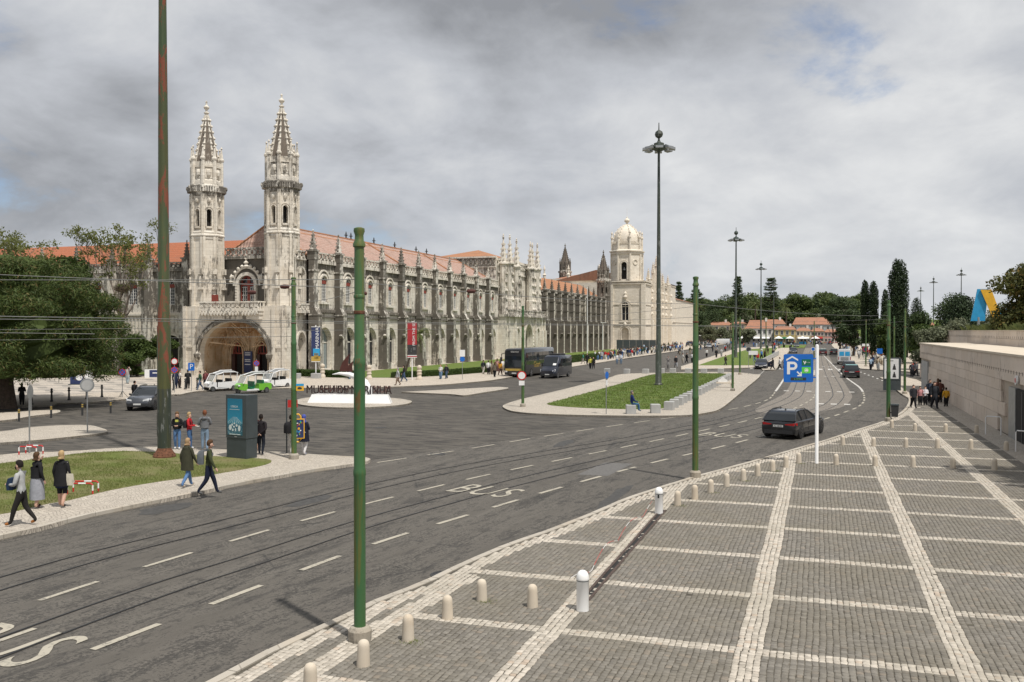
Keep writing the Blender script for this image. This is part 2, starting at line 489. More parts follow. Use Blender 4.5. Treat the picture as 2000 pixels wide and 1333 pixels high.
def grass_mat(name, c1, c2, dry, dryamt):
 m, k, b = new_mat(name)
 p = pos(k)
 n1 = k.noise(p, 0.5, 5, 0.62)
 n2 = k.noise(p, 9.0, 5, 0.75)
 n3 = k.noise(p, 45.0, 3, 0.7)
 c = k.mix(k.mapr(n2, 0.3, 0.7), c1, c2)
 c = k.mix(k.mapr(n1, 0.52 - 0.2 * dryamt, 0.72 - 0.1 * dryamt, 0.0, 0.85), c, dry)
 c = k.mix(k.mapr(n3, 0.45, 0.75, 0.0, 0.55), c, (c1[0] * 0.45, c1[1] * 0.5, c1[2] * 0.45))
 k.set(b, 'Base Color', c); k.set(b, 'Roughness', 0.9); k.set(b, 'Specular IOR Level', 0.2)
 bump(k, b, k.math('ADD', n3, k.math('MULTIPLY', n2, 0.6)), 0.9, 0.06)
 return m
def leaf_mat(name, c1, c2, back=0.35, hue=None):
 m, k, b = new_mat(name)
 g = k.n('ShaderNodeNewGeometry')
 n = k.noise(g.outputs['Position'], 0.55, 3, 0.6)
 f = k.math('ADD', k.math('MULTIPLY', g.outputs['Random Per Island'], 0.6), k.math('MULTIPLY', n, 0.45))
 c = k.mix(k.mapr(f, 0.15, 0.85), c1, c2)
 if hue: c = k.mix(k.mapr(g.outputs['Random Per Island'], 0.86, 0.95, 0.0, 0.8), c, hue)
 k.set(b, 'Base Color', c); k.set(b, 'Roughness', 0.6); k.set(b, 'Specular IOR Level', 0.25)
 tr = k.n('ShaderNodeBsdfTranslucent', {'Color': c})
 ms = k.n('ShaderNodeMixShader', {0: back, 1: b.outputs[0], 2: tr.outputs[0]})
 o = [x for x in k.t.nodes if x.type == 'OUTPUT_MATERIAL'][0]
 k.set(o, 'Surface', ms.outputs[0])
 return m
def pole_green_mat(name, base, rust, amt, scale=1.0):
 m, k, b = new_mat(name)
 p = pos(k)
 n1 = k.noise(k.mapping(p, (4 * scale, 4 * scale, 0.75 * scale)), 1.0, 6, 0.68, 0.5)
 n2 = k.noise(p, 9.0, 5, 0.7)
 n3 = k.noise(k.mapping(p, (1, 1, 0.3)), 0.8, 3, 0.5)
 c = k.mix(k.mapr(n3, 0.35, 0.65), base, (base[0] * 1.5, base[1] * 0.95, base[2] * 0.75))
 c = k.mix(k.mapr(k.noise(k.mapping(p, (7, 7, .45), loc=(3, 1, 4)), 1.0, 4, .6), .53, .63, 0, .75 if amt < .2 else .2), c, (0.135, 0.125, 0.030))
 mk = k.mapr(k.math('ADD', n1, k.math('MULTIPLY', n2, 0.15)), 0.70 - 0.16 * amt, 0.74 - 0.16 * amt, 0.0, 0.9)
 c = k.mix(mk, c, k.mix(n2, rust, (rust[0] * 0.5, rust[1] * 0.6, rust[2] * 0.7)))
 k.set(b, 'Base Color', c)
 k.set(b, 'Roughness', k.mapr(mk, 0, 1, 0.42, 0.85)); k.set(b, 'Specular IOR Level', 0.45)
 bump(k, b, k.math('ADD', mk, n2), 0.25, 0.008)
 return m
def glass_mat(name, col=(0.015, 0.017, 0.02), rough=0.06):
 m, k, b = new_mat(name)
 p = pos(k)
 n = k.noise(p, 0.8, 2, 0.5)
 k.set(b, 'Base Color', k.mix(n, col, (col[0] * 2.5, col[1] * 2.5, col[2] * 2.5)))
 k.set(b, 'Roughness', rough); k.set(b, 'Specular IOR Level', 0.6)
 return m
M['asphalt'] = asphalt_mat()
M['sett_road'] = sett_road_mat()
M['track_setts'] = track_sett_mat()
M['calcada'] = calcada_mat('small_setts', (0.50, 0.45, 0.38), (0.37, 0.33, 0.28), (0.15, 0.135, 0.115))
M['calcada_far'] = calcada_mat('small_setts_forecourt', (0.52, 0.46, 0.38), (0.42, 0.37, 0.31), (0.25, 0.22, 0.185), 8.0)
M['calcada_wave'] = calcada_mat('small_setts_waves', (0.52, 0.47, 0.40), (0.42, 0.37, 0.32), (0.25, 0.22, 0.19), 8.0, True)
M['sett_dark'] = sett_mat('basalt_sett', (0.142, 0.130, 0.111), (0.212, 0.195, 0.168), (0.27, 0.22, 0.17), (0.165, 0.146, 0.108))
M['sett_white'] = sett_mat('limestone_sett', (0.53, 0.48, 0.41), (0.35, 0.315, 0.265), (0.43, 0.31, 0.22), (0.34, 0.31, 0.25))
M['mortar'] = plain('mortar', (0.080, 0.070, 0.053), 0.95, var=0.35, scale=2.0)
M['kerb'] = stone('kerb_stone', (0.42, 0.385, 0.33), 0.35, dark=(0.13, 0.12, 0.105), bw=1.1, bh=3.0, joints=0.6)
def worn_paint(name, col):
 m, k, b = new_mat(name)
 p = pos(k)
 w_ = k.mapr(k.math('ADD', k.math('MULTIPLY', k.noise(p, 9.0, 6, .8), .7), k.math('MULTIPLY', k.noise(p, 1.1, 3, .6), .4)), 0.57, 0.67, 0.0, 0.85)
 c = k.mix(w_, k.mix(k.noise(p, 2.5, 4, .7), col, tuple(v * .78 for v in col)), (.10, .094, .084))
 k.set(b, 'Base Color', c); k.set(b, 'Roughness', .75)
 return m
M['paint'] = worn_paint('road_paint', (0.43, 0.395, 0.32))
M['paint_white'] = worn_paint('white_road_paint', (0.56, 0.54, 0.50))
M['rail'] = plain('rail_steel', (0.085, 0.080, 0.075), 0.35, 0.9, 0.25)
M['grass'] = grass_mat('lawn', (0.100, 0.155, 0.032), (0.150, 0.205, 0.048), (0.18, 0.18, 0.060), 0.15)
M['grass_dry'] = grass_mat('worn_lawn', (0.125, 0.165, 0.038), (0.190, 0.210, 0.062), (0.27, 0.225, 0.12), 0.62)
M['blade'] = leaf_mat('grass_blade', (0.12, 0.165, 0.036), (0.22, 0.235, 0.075), 0.4)
M['blade_green'] = leaf_mat('green_blade', (0.12, 0.175, 0.036), (0.20, 0.26, 0.065), 0.5, (0.34, 0.34, 0.25))
M['hedge'] = leaf_mat('hedge_leaf', (0.028, 0.055, 0.012), (0.075, 0.115, 0.028))
M['pine'] = leaf_mat('pine_needles', (0.030, 0.052, 0.013), (0.092, 0.125, 0.030), 0.25, (0.15, 0.10, 0.04))
M['leaf'] = leaf_mat('broad_leaf', (0.035, 0.062, 0.015), (0.085, 0.120, 0.030), 0.35)
M['leaf_hill'] = leaf_mat('hill_leaf', (0.055, 0.082, 0.028), (0.125, 0.160, 0.050), 0.35)
M['leaf_hill2'] = leaf_mat('hill_leaf_deep', (0.028, 0.050, 0.020), (0.072, 0.102, 0.038), 0.28)
M['leaf_light'] = leaf_mat('spring_leaf', (0.11, 0.135, 0.040), (0.20, 0.21, 0.07), 0.5)
M['leaf_brown'] = leaf_mat('bare_twigs', (0.085, 0.060, 0.040), (0.15, 0.115, 0.080), 0.1)
M['leaf_olive'] = leaf_mat('olive_leaf', (0.095, 0.110, 0.062), (0.19, 0.205, 0.125), 0.3)
M['leaf_cypress'] = leaf_mat('cypress_leaf', (0.012, 0.026, 0.010), (0.038, 0.060, 0.022), 0.1)
M['leaf_autumn'] = leaf_mat('bronze_leaf', (0.040, 0.050, 0.014), (0.125, 0.125, 0.032), 0.3, (0.17, 0.11, 0.03))
M['palm'] = leaf_mat('palm_leaf', (0.07, 0.095, 0.03), (0.15, 0.17, 0.06), 0.25)
M['bark'] = plain('bark', (0.085, 0.062, 0.045), 0.95, var=0.4, scale=6.0)
M['bark_grey'] = plain('grey_bark', (0.17, 0.14, 0.115), 0.95, var=0.35, scale=6.0)
M['pole'] = pole_green_mat('green_pole_paint', (0.046, 0.128, 0.050), (0.20, 0.10, 0.035), 0.18)
M['pole_rusty'] = pole_green_mat('flaking_green_paint', (0.042, 0.070, 0.030), (0.25, 0.060, 0.030), 0.58, 0.75)
M['pole_teal'] = pole_green_mat('dark_teal_paint', (0.028, 0.050, 0.046), (0.24, 0.23, 0.21), 0.25, 2.0)
M['rust'] = plain('rusted_iron', (0.14, 0.060, 0.032), 0.9, 0.2, 0.4, 12.0)
M['concrete'] = stone('concrete', (0.34, 0.31, 0.26), 0.35, joints=0.0)
M['bollard'] = stone('bollard_stone', (0.55, 0.485, 0.395), 0.25, dark=(0.25, 0.21, 0.165), joints=0.0)
M['cube_stone'] = plain('grey_block', (0.37, 0.37, 0.36), 0.85, var=0.10, scale=2.0)
M['white'] = plain('white_paint', (0.74, 0.74, 0.73), 0.4, var=0.05)
M['white_gloss'] = plain('white_lacquer', (0.80, 0.80, 0.79), 0.25, var=0.03)
M['galv'] = plain('galvanised_steel', (0.36, 0.37, 0.37), 0.45, 0.7, 0.12)
M['black'] = plain('black_rubber', (0.022, 0.022, 0.022), 0.75)
M['iron'] = plain('black_iron', (0.030, 0.031, 0.032), 0.55)
M['grey_metal'] = plain('dark_grey_metal', (0.050, 0.062, 0.066), 0.45)
M['glass'] = glass_mat('window_glass')
M['car_glass'] = glass_mat('car_glass', (0.010, 0.012, 0.014), 0.03)
M['curtain'] = plain('grey_curtain', (0.22, 0.25, 0.25), 0.9)
M['dark'] = plain('dark_interior', (0.020, 0.018, 0.016), 0.95)
M['red_wood'] = plain('red_painted_wood', (0.23, 0.045, 0.030), 0.6)
M['dark_wood'] = plain('dark_red_wood', (0.050, 0.018, 0.014), 0.6)
M['frame_white'] = plain('white_window_frame', (0.62, 0.61, 0.58), 0.6)
M['skin'] = plain('skin', (0.52, 0.32, 0.235), 0.55, var=0.06)
M['blue_sign'] = plain('blue_sign', (0.010, 0.13, 0.50), 0.35, var=0.03)
M['navy'] = plain('navy_print', (0.020, 0.032, 0.105), 0.5)
M['red_print'] = plain('red_print', (0.33, 0.020, 0.026), 0.5)
M['yellow'] = plain('yellow_paint', (0.72, 0.40, 0.03), 0.45)
M['gold'] = plain('gold_print', (0.42, 0.29, 0.06), 0.5)
M['green_dk'] = plain('dark_green_print', (0.004, 0.135, 0.060), 0.4)
M['green_lt'] = plain('bright_green_print', (0.10, 0.55, 0.06), 0.4)
M['sky_print'] = plain('sky_blue_print', (0.03, 0.30, 0.56), 0.4)
M['red'] = plain('red_paint', (0.48, 0.022, 0.020), 0.45)
M['corten'] = plain('brown_sheet_metal', (0.085, 0.027, 0.020), 0.6, 0.1, 0.2)
M['wire'] = plain('dull_wire', (0.20, 0.20, 0.19), 0.55, 0.3)
_cc = {}
def cloth(c, rough=0.85):
 key = tuple(round(x, 3) for x in c) + (rough,)
 if key not in _cc:
  _cc[key] = plain('cloth_%02d' % len(_cc), c, rough, var=0.16, scale=9.0, spec=0.2)
 return _cc[key]
# ------------------------------------------------------------------ ground, road, pavements
def sheet(name, poly, z, mat):
 b = MB()
 A = sum(poly[i][0] * poly[(i + 1) % len(poly)][1] - poly[(i + 1) % len(poly)][0] * poly[i][1] for i in range(len(poly)))
 if A < 0: poly = poly[::-1]
 b.face([(p[0], p[1], z) for p in poly])
 return b.build(name, mat)
M['earth'] = plain('dusty_ground', (0.135, 0.122, 0.098), 0.95, var=0.3, scale=0.2)
tag(sheet('ground', [(-1500, -60), (1500, -60), (1500, 2500), (-1500, 2500)], -0.03, M['earth']), kind='structure')
road = tag(sheet('road', [(-130, -30), (60, -30), (60, 480), (-130, 480)], 0.0, M['asphalt']), kind='structure')
o = sheet('worn_road_surface', [(-18.38,35.81), (-17.17,38.86), (-15.92,42.49), (-13.75,47.70), (-11.72,54.74), (-9.58,60.75), (-16.58,68.20), (-23.66,107.55), (-34.92,133.86), (-37.36,111.05),
        (-55.79,88.67), (-97.85,60.53), (-39.27,24.26), (-34.40,31.49), (-30.26,36.87), (-23.20,36.85)], 0.004, M['sett_road'])
tag(o, kind='structure')
o = sheet('track_paving', smooth_line([(-4.21,311.08), (-3.35,175.93), (-2.93,117.03), (-2.84,88.29), (-3.25,80.59), (-4.29,67.51), (-3.28,64.84), (-0.64,65.32), (0.56,68.24), (1.74,72.31), (2.54,80.68),
      (2.72,87.94), (2.56,111.48), (2.14,177.76), (1.89,313.11)], 3), 0.004, M['track_setts'])
tag(o, kind='structure')
# --- tram tracks
def ribbon(b, pts, w0, w1, z, m=0):
 L = offset_line(pts, w0); Rr = offset_line(pts, w1)
 for i in range(len(pts) - 1):
  b.face([(L[i][0], L[i][1], z), (Rr[i][0], Rr[i][1], z), (Rr[i + 1][0], Rr[i + 1][1], z), (L[i + 1][0], L[i + 1][1], z)], m)
M['groove'] = plain('rail_groove', (0.016, 0.015, 0.014), 0.9)
def track(label, line):
 line = smooth_line(line, 8)
 t = thing('tram_track', label, 'rails')
 for s in (-1, 1):
  c = offset_line(line, s * 0.45)
  b = MB()
  ribbon(b, c, -0.034, 0.036, 0.0085, 1)
  for w0, w1, z in ((-0.030, 0.008, 0.014),):
   ribbon(b, c, w0, w1, z, 0)
  b.build('rail', [M['rail'], M['groove']], t)
 return t
track('two steel tram rails of the track nearer the lawn island', [(-17.2, 6.0), (-17.15, 15.5), (-17.0, 18.5), (-16.55, 21.2), (-16.1, 24.0), (-15.2, 29.6), (-13.65, 35.5),
 (-11.2, 42.0), (-9.3, 47.0), (-6.0, 57.5), (-3.6, 68.0), (-2.15, 79.0), (-1.8, 88.0), (-1.85, 110.0), (-1.85, 140.0), (-1.9, 260.0), (-2.0, 400.0)])
track('two steel tram rails of the track nearer the cobbled plaza', [(-13.75, 4.0), (-13.7, 12.5), (-13.5, 16.5), (-13.1, 19.4), (-12.5, 24.0), (-11.3, 29.5), (-9.95, 34.6), (-8.4, 39.6),
 (-4.2, 53.0), (-1.2, 63.5), (0.6, 72.0), (1.4, 80.5), (1.62, 87.0), (1.55, 102.0), (1.2, 133.0), (0.9, 200.0), (0.8, 400.0)])
# --- painted lines
L1 = smooth_line([(-17.95, 34.6), (-17.03, 37.1), (-15.55, 41.15), (-13.61, 47.2), (-10.58, 55.4), (-7.93, 61.8), (-5.75, 67.6), (-4.6, 72.5), (-3.95, 77.0), (-3.8, 81.0), (-3.79, 87.2)], 10)
L2 = smooth_line([(-15.4, 12.0), (-15.23, 16.6), (-14.9, 20.0), (-14.4, 23.8), (-13.5, 28.3), (-12.1, 33.8), (-9.81, 40.76), (-7.97, 46.4), (-5.63, 54.0), (-3.6, 61.0), (-1.84, 68.3), (-1.0, 74.4), (-0.46, 80.3), (-0.3, 85.8)], 10)
L3 = smooth_line([(-12.3, 10.0), (-12.06, 13.0), (-11.6, 17.4), (-11.04, 21.8), (-10.1, 26.0), (-8.66, 31.9), (-6.65, 38.9), (-4.23, 46.0), (-0.04, 60.0), (1.65, 66.9), (2.64, 71.6), (3.3, 77.0), (3.62, 82.9), (3.79, 89.0)], 10)
def dashes(line, on, off, start, w, ease=None, z=0.012):
 acc = [0.0]
 for i in range(len(line) - 1):
  acc.append(acc[-1] + math.dist(line[i], line[i + 1]))
 def at(s):
  for i in range(len(line) - 1):
   if acc[i + 1] >= s:
    t = (s - acc[i]) / (acc[i + 1] - acc[i])
    return tuple(line[i][k] + (line[i + 1][k] - line[i][k]) * t for k in range(2))
  return line[-1]
 s = start
 while s + on < acc[-1]:
  pts = [at(s), at(s + on / 2), at(s + on)]
  b = MB(); ribbon(b, pts, -w / 2, w / 2, z)
  b.build('lane_dash', M['paint'], road)
  f = 1.0 if ease is None or s < ease else 0.62
  s += on + off * f
dashes(L1, 1.75, 1.30, 0.6, 0.13)
dashes(L2, 1.56, 1.36, 2.95, 0.13)
dashes(L3, 1.55, 1.38, 2.95, 0.15)
b = MB(); ribbon(b, smooth_line([(-3.79, 88.0), (-3.8, 100.0), (-3.9, 122.0)], 4), -0.10, 0.10, 0.012); b.build('solid_line', M['paint_white'], road)
b = MB(); ribbon(b, smooth_line([(3.8, 89.8), (3.75, 98.0), (3.1, 115.0), (2.6, 135.0), (1.5, 190.0), (0.2, 260.0)], 6), -0.10, 0.10, 0.012); b.build('solid_line', M['paint_white'], road)
for i in range(11):
 x = -9.6 + i * 1.35
 if -3.6 < x < -1.0: x -= 0.1
 b = MB(); b.face([(x, 138.0, .012), (x + .62, 138.0, .012), (x + .62, 142.2, .012), (x, 142.2, .012)]); b.build('crossing_stripe', M['paint_white'], road)
for (y0, xs) in ((88.6, (-3.1, -2.1, -1.1, 0.55, 1.55, 2.6)), (118.0, (-3.0, -2.0, 0.5, 1.4, 2.3)), (73.6, (-0.1, 0.85, 1.8)), (150.0, (-3.1, -2.1, 0.4, 1.3, 2.2))):
 for x in xs:
  b = MB(); b.face([(x, y0, .012), (x + .45, y0, .012), (x + .45, y0 + 1.0, .012), (x, y0 + 1.0, .012)]); b.build('small_stripe', M['paint_white'], road)
for x0, y0 in ((6.58,133.32), (6.54,122.87)):
 pass
for i in range(6):
 b = MB(); x = 5.2 + i * 0.28; y = 131.0 - i * 4.2
 b.face([(x, y, .012), (x + .2, y, .012), (x + .26, y + 2.0, .012), (x + .06, y + 2.0, .012)]); b.build('lane_dash', M['paint_white'], road)
for i in range(7):
 b = MB(); x = -7.2 - i * 0.03; y = 121.0 + i * 2.6
 b.face([(x, y, .012), (x + .14, y, .012), (x + .14, y + 1.2, .012), (x, y + 1.2, .012)]); b.build('lane_dash', M['paint_white'], road)
for (cx, cy, ang, W, Lh) in ((-13.75, 12.6, -4.0, 2.75, 1.7), (-11.06, 30.1, -14.5, 2.75, 1.75), (-4.9, 50.2, -17.0, 2.75, 1.8)):
 text_obj('bus_lettering', 'BUS', M['paint'], road, (cx, cy, 0.014), (0, 0, R(ang)), 1.0, 0, W / 2.05, Lh / 0.72, spacing=1.12)
M['tar_patch'] = plain('tar_patch', (.052, .050, .047), .8, var=.3, scale=5)
M['new_patch'] = plain('asphalt_repair', (.115, .110, .104), .85, var=.22, scale=8)
rp = random.Random(5)
for k, (cx_, cy_, wx_, ly_, m_) in enumerate(((-7.0, 18.6, 1.0, .9, 'new_patch'), (-8.3, 36.5, 1.2, 3.6, 'new_patch'), (-15.9, 26.5, .8, 2.6, 'tar_patch'), (-12.0, 44.0, .7, 3.0, 'tar_patch'), (-19.5, 24.0, 1.1, 2.0, 'tar_patch'), (-6.5, 30.5, .5, 5.5, 'tar_patch'), (-2.0, 57.0, 1.2, 4.0, 'new_patch'))):
 n_ = 14; pts = [(cx_ + wx_ * .5 * math.cos(q_ * 6.283 / n_) * rp.uniform(.75, 1.2), cy_ + ly_ * .5 * math.sin(q_ * 6.283 / n_) * rp.uniform(.75, 1.2)) for q_ in range(n_)] if m_ == 'tar_patch' else [(cx_ - wx_ / 2, cy_ - ly_ / 2), (cx_ + wx_ / 2, cy_ - ly_ / 2 + .05), (cx_ + wx_ / 2 + .3, cy_ + ly_ / 2), (cx_ - wx_ / 2 + .3, cy_ + ly_ / 2 - .05)]
 b = MB(); b.face([(x_, y_, .0052) for x_, y_ in pts]); b.build('asphalt_patch', M[m_], road)
for k, (x_, y_) in enumerate(((-8.1, 19.5), (-16.4, 38.5), (-24.0, 48.0))):
 b = MB(); b.lathe([(.36, 0), (.36, .012), (.3, .014), (.3, .009), (.02, .009)], (x_, y_, 0), 20); b.build('manhole_cover', M['rail'], road)
# --- kerbs: real stones with a step of 12 cm
KM = {}
KV = []
for _q in range(4):
 b = MB(); j = 0.004 * _q
 b.prism([(0.006, 0), (0.994, 0), (0.994, 0.17), (0.006, 0.17)], -0.02, 0.125 + 0.002 * _q)
 KV.append(b.mesh('kerb_stone', M['kerb']))
def kerb(parent, line, step=1.0, closed=False, side=1):
 """lay kerb stones along line; line is the road edge, the stones lie on its left (side=1) or right"""
 if closed: line = line + [line[0]]
 acc = 0.0; i = 0; p = line[0]; segs = [p]
 for q in line[1:]:
  d = math.dist(p, q)
  while acc + d >= step:
   t = (step - acc) / d
   p = (p[0] + (q[0] - p[0]) * t, p[1] + (q[1] - p[1]) * t)
   segs.append(p); d = math.dist(p, q); acc = 0.0
  acc += d; p = q
 segs.append(line[-1])
 for a, c in zip(segs, segs[1:]):
  L = math.dist(a, c)
  if L < 0.05: continue
  o = bpy.data.objects.new('kerb_stone', KV[rnd.randrange(4)])
  link(o, parent)
  o.location = (a[0], a[1], 0)
  o.rotation_euler = (0, 0, math.atan2(c[1] - a[1], c[0] - a[0]))
  o.scale = (L, side, 1)
def kerb_strip(parent, poly, w=0.17, z=0.126):
 A = sum(poly[i][0] * poly[(i + 1) % len(poly)][1] - poly[(i + 1) % len(poly)][0] * poly[i][1] for i in range(len(poly)))
 if A < 0: poly = poly[::-1]
 c = poly + [poly[0], poly[1]]
 inn = offset_line(c, -w)
 b = MB()
 for i in range(len(poly)):
  p, q, r, s = c[i], c[i + 1], inn[i + 1], inn[i] if i else inn[len(poly)]
  b.face([(p[0], p[1], z), (q[0], q[1], z), (r[0], r[1], z), (s[0], s[1], z)])
  b.face([(p[0], p[1], -.02), (q[0], q[1], -.02), (q[0], q[1], z), (p[0], p[1], z)])
 return b.build('kerb', M['kerb'], parent)
def pavement(name, poly, mat, h=0.12):
 b = MB(); b.prism(poly, -0.02, h)
 return tag(b.build(name, mat), kind='structure')
# --- cobbled plaza on the right
KERB = smooth_line([(-9.17,10.49), (-9.05,12.03), (-8.99,13.31), (-8.93,14.12), (-8.79,15.00), (-8.70,15.64), (-8.66,16.20), (-8.48,17.42), (-8.23,18.11), (-8.09,19.46), (-7.83,21.23), (-7.53,22.67), (-7.15,24.01),
  (-6.42,27.34), (-5.98,29.84), (-4.58,34.64), (-4.23,35.66), (-2.90,39.27), (-0.58,46.16), (0.41,49.12), (1.74,53.57), (3.88,60.65), (5.32,67.52), (6.31,74.76), (6.92,81.62),
  (6.80,85.39), (6.79,91.84), (6.97,102.25), (6.76,116.46)], 3)
WALLX = 9.35
PLAZA = KERB + [(9.36,119.90), (WALLX + 2.0, 112.0), (WALLX + 2.0, 5.0), (-8.0, 5.0)]
plaza = pavement('cobbled_plaza', PLAZA, M['mortar'], 0.105)
kerb(plaza, KERB, 1.05, False, -1)
STRIP2 = [(-7.72,12.24), (-7.71,12.66), (-7.78,14.25), (-7.66,15.79), (-7.49,17.59), (-7.43,19.17)]
def make_setts():
 r = np.random.default_rng(11)
 P = 0.114
 xs = np.arange(-14.0, WALLX - 0.02, P)
 cells = []
 for xi in xs:
  ed = []
  for kb in range(-3, 18):   # every column breaks at the edges of the pale cross bands
   y0 = 16.2 + 3.45 * kb - .172
   for ya, ln, cnt in ((y0, .344, 3), (y0 + .344, 3.106, int(r.integers(24, 28)))):
    q = r.uniform(.80, 1.22, cnt); q = np.concatenate(([0], np.cumsum(q)))[:-1] / q.sum() * ln
    ed.append(ya + q)
  ys = np.concatenate(ed); n = len(ys) - 1
  cells.append(np.stack([np.full(n, xi), np.full(n, xi + P), ys[:-1], ys[1:]], 1))
 C = np.concatenate(cells)
 mid = np.stack([(C[:, 0] + C[:, 1]) / 2, (C[:, 2] + C[:, 3]) / 2], 1)
 kd = line_dist(mid, KERB)
 ok = in_poly(mid, PLAZA) & (kd > 0.215)
 ang = np.arctan2(mid[:, 0], mid[:, 1])
 ok &= (ang > R(-55)) & (ang < R(20))
 C = C[ok]; mid = mid[ok]; kd = kd[ok]
 wav = 0.008 * np.sin(mid[:, 1] * 1.1 + mid[:, 0]) + 0.006 * np.sin(mid[:, 1] * 4.1 + 3 * mid[:, 0])
 C[:, 0] += wav; C[:, 1] += wav
 x, y = mid[:, 0], mid[:, 1]
 white = np.zeros(len(x), bool)
 for bx in (-4.652, -1.118, 2.302, 5.722): white |= np.abs(x - bx) < 0.226
 ph = (y - 16.2) / 3.45
 white |= (np.abs(ph - np.round(ph)) * 3.45 < 0.17)
 diag = line_dist(mid, STRIP2) < 0.235
 inner = (kd > 0.62) & (x < -5.0) & ~diag
 white |= (kd < 0.62) | diag
 sx = np.interp(y, [p[1] for p in STRIP2], [p[0] for p in STRIP2])
 wedge = inner & (x < sx) & (y < STRIP2[-1][1])
 white &= ~wedge
 n = len(C)
 g = 0.0055
 j = r.normal(0, 0.0058, (n, 4, 2))
 h = 0.117 + r.normal(0, 0.0026, n) + 0.006 * np.sin(mid[:, 0] * 1.3 + 2 * np.sin(mid[:, 1] * .6)) * np.sin(mid[:, 1] * .9)
 base = np.stack([np.stack([C[:, 0] + g, C[:, 2] + g], 1), np.stack([C[:, 1] - g, C[:, 2] + g], 1),
     np.stack([C[:, 1] - g, C[:, 3] - g], 1), np.stack([C[:, 0] + g, C[:, 3] - g], 1)], 1) + j
 ctr = base.mean(1, keepdims=True)
 top = ctr + (base - ctr) * 0.86
 return base, top, h, white, mid
_base, _top, _h, _white, _mid = make_setts()
_near = np.argsort(np.hypot(_mid[:, 0], _mid[:, 1]) + np.where(np.abs(np.arctan2(_mid[:, 0], _mid[:, 1]) + R(18.4)) > R(29), 99, 0)
    + np.where(np.cos(R(18.4)) * _mid[:, 1] - np.sin(R(18.4)) * _mid[:, 0] < 14.75, 99, 0))[:300]
_sel = np.zeros(len(_mid), bool); _sel[_near] = True
def setts_mesh(name, idx, off=None):
 B, T, H = _base[idx], _top[idx], _h[idx]
 n = len(B)
 rr = np.random.default_rng(5)
 tilt = rr.normal(0, 0.0014, (n, 4))
 V = np.zeros((n, 12, 3))
 V[:, 0:4, :2] = B; V[:, 0:4, 2] = 0.09
 V[:, 4:8, :2] = B; V[:, 4:8, 2] = (H - 0.008)[:, None]
 V[:, 8:12, :2] = T; V[:, 8:12, 2] = H[:, None] + tilt
 q = []
 for a in range(4):
  c = (a + 1) % 4
  q.append((a, c, 4 + c, 4 + a)); q.append((4 + a, 4 + c, 8 + c, 8 + a))
 q.append((8, 9, 10, 11))
 q = np.array(q)
 F = (q[None] + (np.arange(n) * 12)[:, None, None]).reshape(-1, 4)
 V = V.reshape(-1, 3)
 if off is not None: V = V - np.array(off)
 mi = np.repeat(_white[idx].astype(int), 9)
 return np_mesh(name, V, F, [M['sett_dark'], M['sett_white']], mi)
rest = np.where(~_sel)[0]
o = bpy.data.objects.new('setts', setts_mesh('setts', rest)); link(o, plaza); tag(o, kind='stuff')
for i in _near:
 c = (_mid[i][0], _mid[i][1], 0.0)
 o = bpy.data.objects.new('sett', setts_mesh('sett', np.array([i]), c)); link(o, plaza); o.location = c
o = pavement('corner_pavement', [(6.92,81.62), (6.80,85.39), (6.79,91.84), (6.97,102.25), (6.76,116.46), (9.36,119.90), (WALLX + 1.0, 112.0), (WALLX + 1.0, 79.0)], M['calcada_far'], 0.124)
# --- lawn island on the left
ISL_NEAR = [(-20.82,16.68), (-20.73,18.96), (-20.60,20.15), (-20.66,21.93), (-20.43,23.62), (-19.99,26.18), (-19.80,28.23), (-19.39,29.96), (-18.94,31.85), (-18.18,33.87), (-17.96,34.73)]
ISL_FAR = [(-18.13,35.32), (-18.51,35.69), (-19.21,35.80), (-20.39,35.75), (-22.70,36.06), (-26.29,35.99), (-29.48,35.92), (-31.27,34.72), (-32.45,33.00), (-33.63,32.60), (-34.21,31.32), (-35.18,28.21)]
isl = smooth_line(ISL_NEAR, 3) + smooth_line(ISL_FAR, 3)
island = pavement('island_pavement', isl, M['calcada'])
kerb(island, smooth_line(ISL_NEAR, 3) + smooth_line(ISL_FAR, 3), 1.1, False, 1)
LAWN = smooth_line([(-23.81,19.08), (-23.15,21.18), (-23.08,21.78), (-23.12,23.00), (-22.94,23.61), (-23.04,25.58), (-22.68,27.62), (-21.95,29.23), (-21.78,29.95), (-21.47,31.43), (-21.43,32.48), (-21.71,33.32), (-22.41,33.89), (-24.40,33.90),
     (-28.16,34.24), (-29.94,34.02), (-31.13,33.07), (-31.51,31.36), (-31.98,29.27), (-32.78,26.28)], 3)
b = MB(); b.prism(LAWN, 0.10, 0.132)
lawn = tag(b.build('island_lawn', M['grass_dry']), kind='structure')
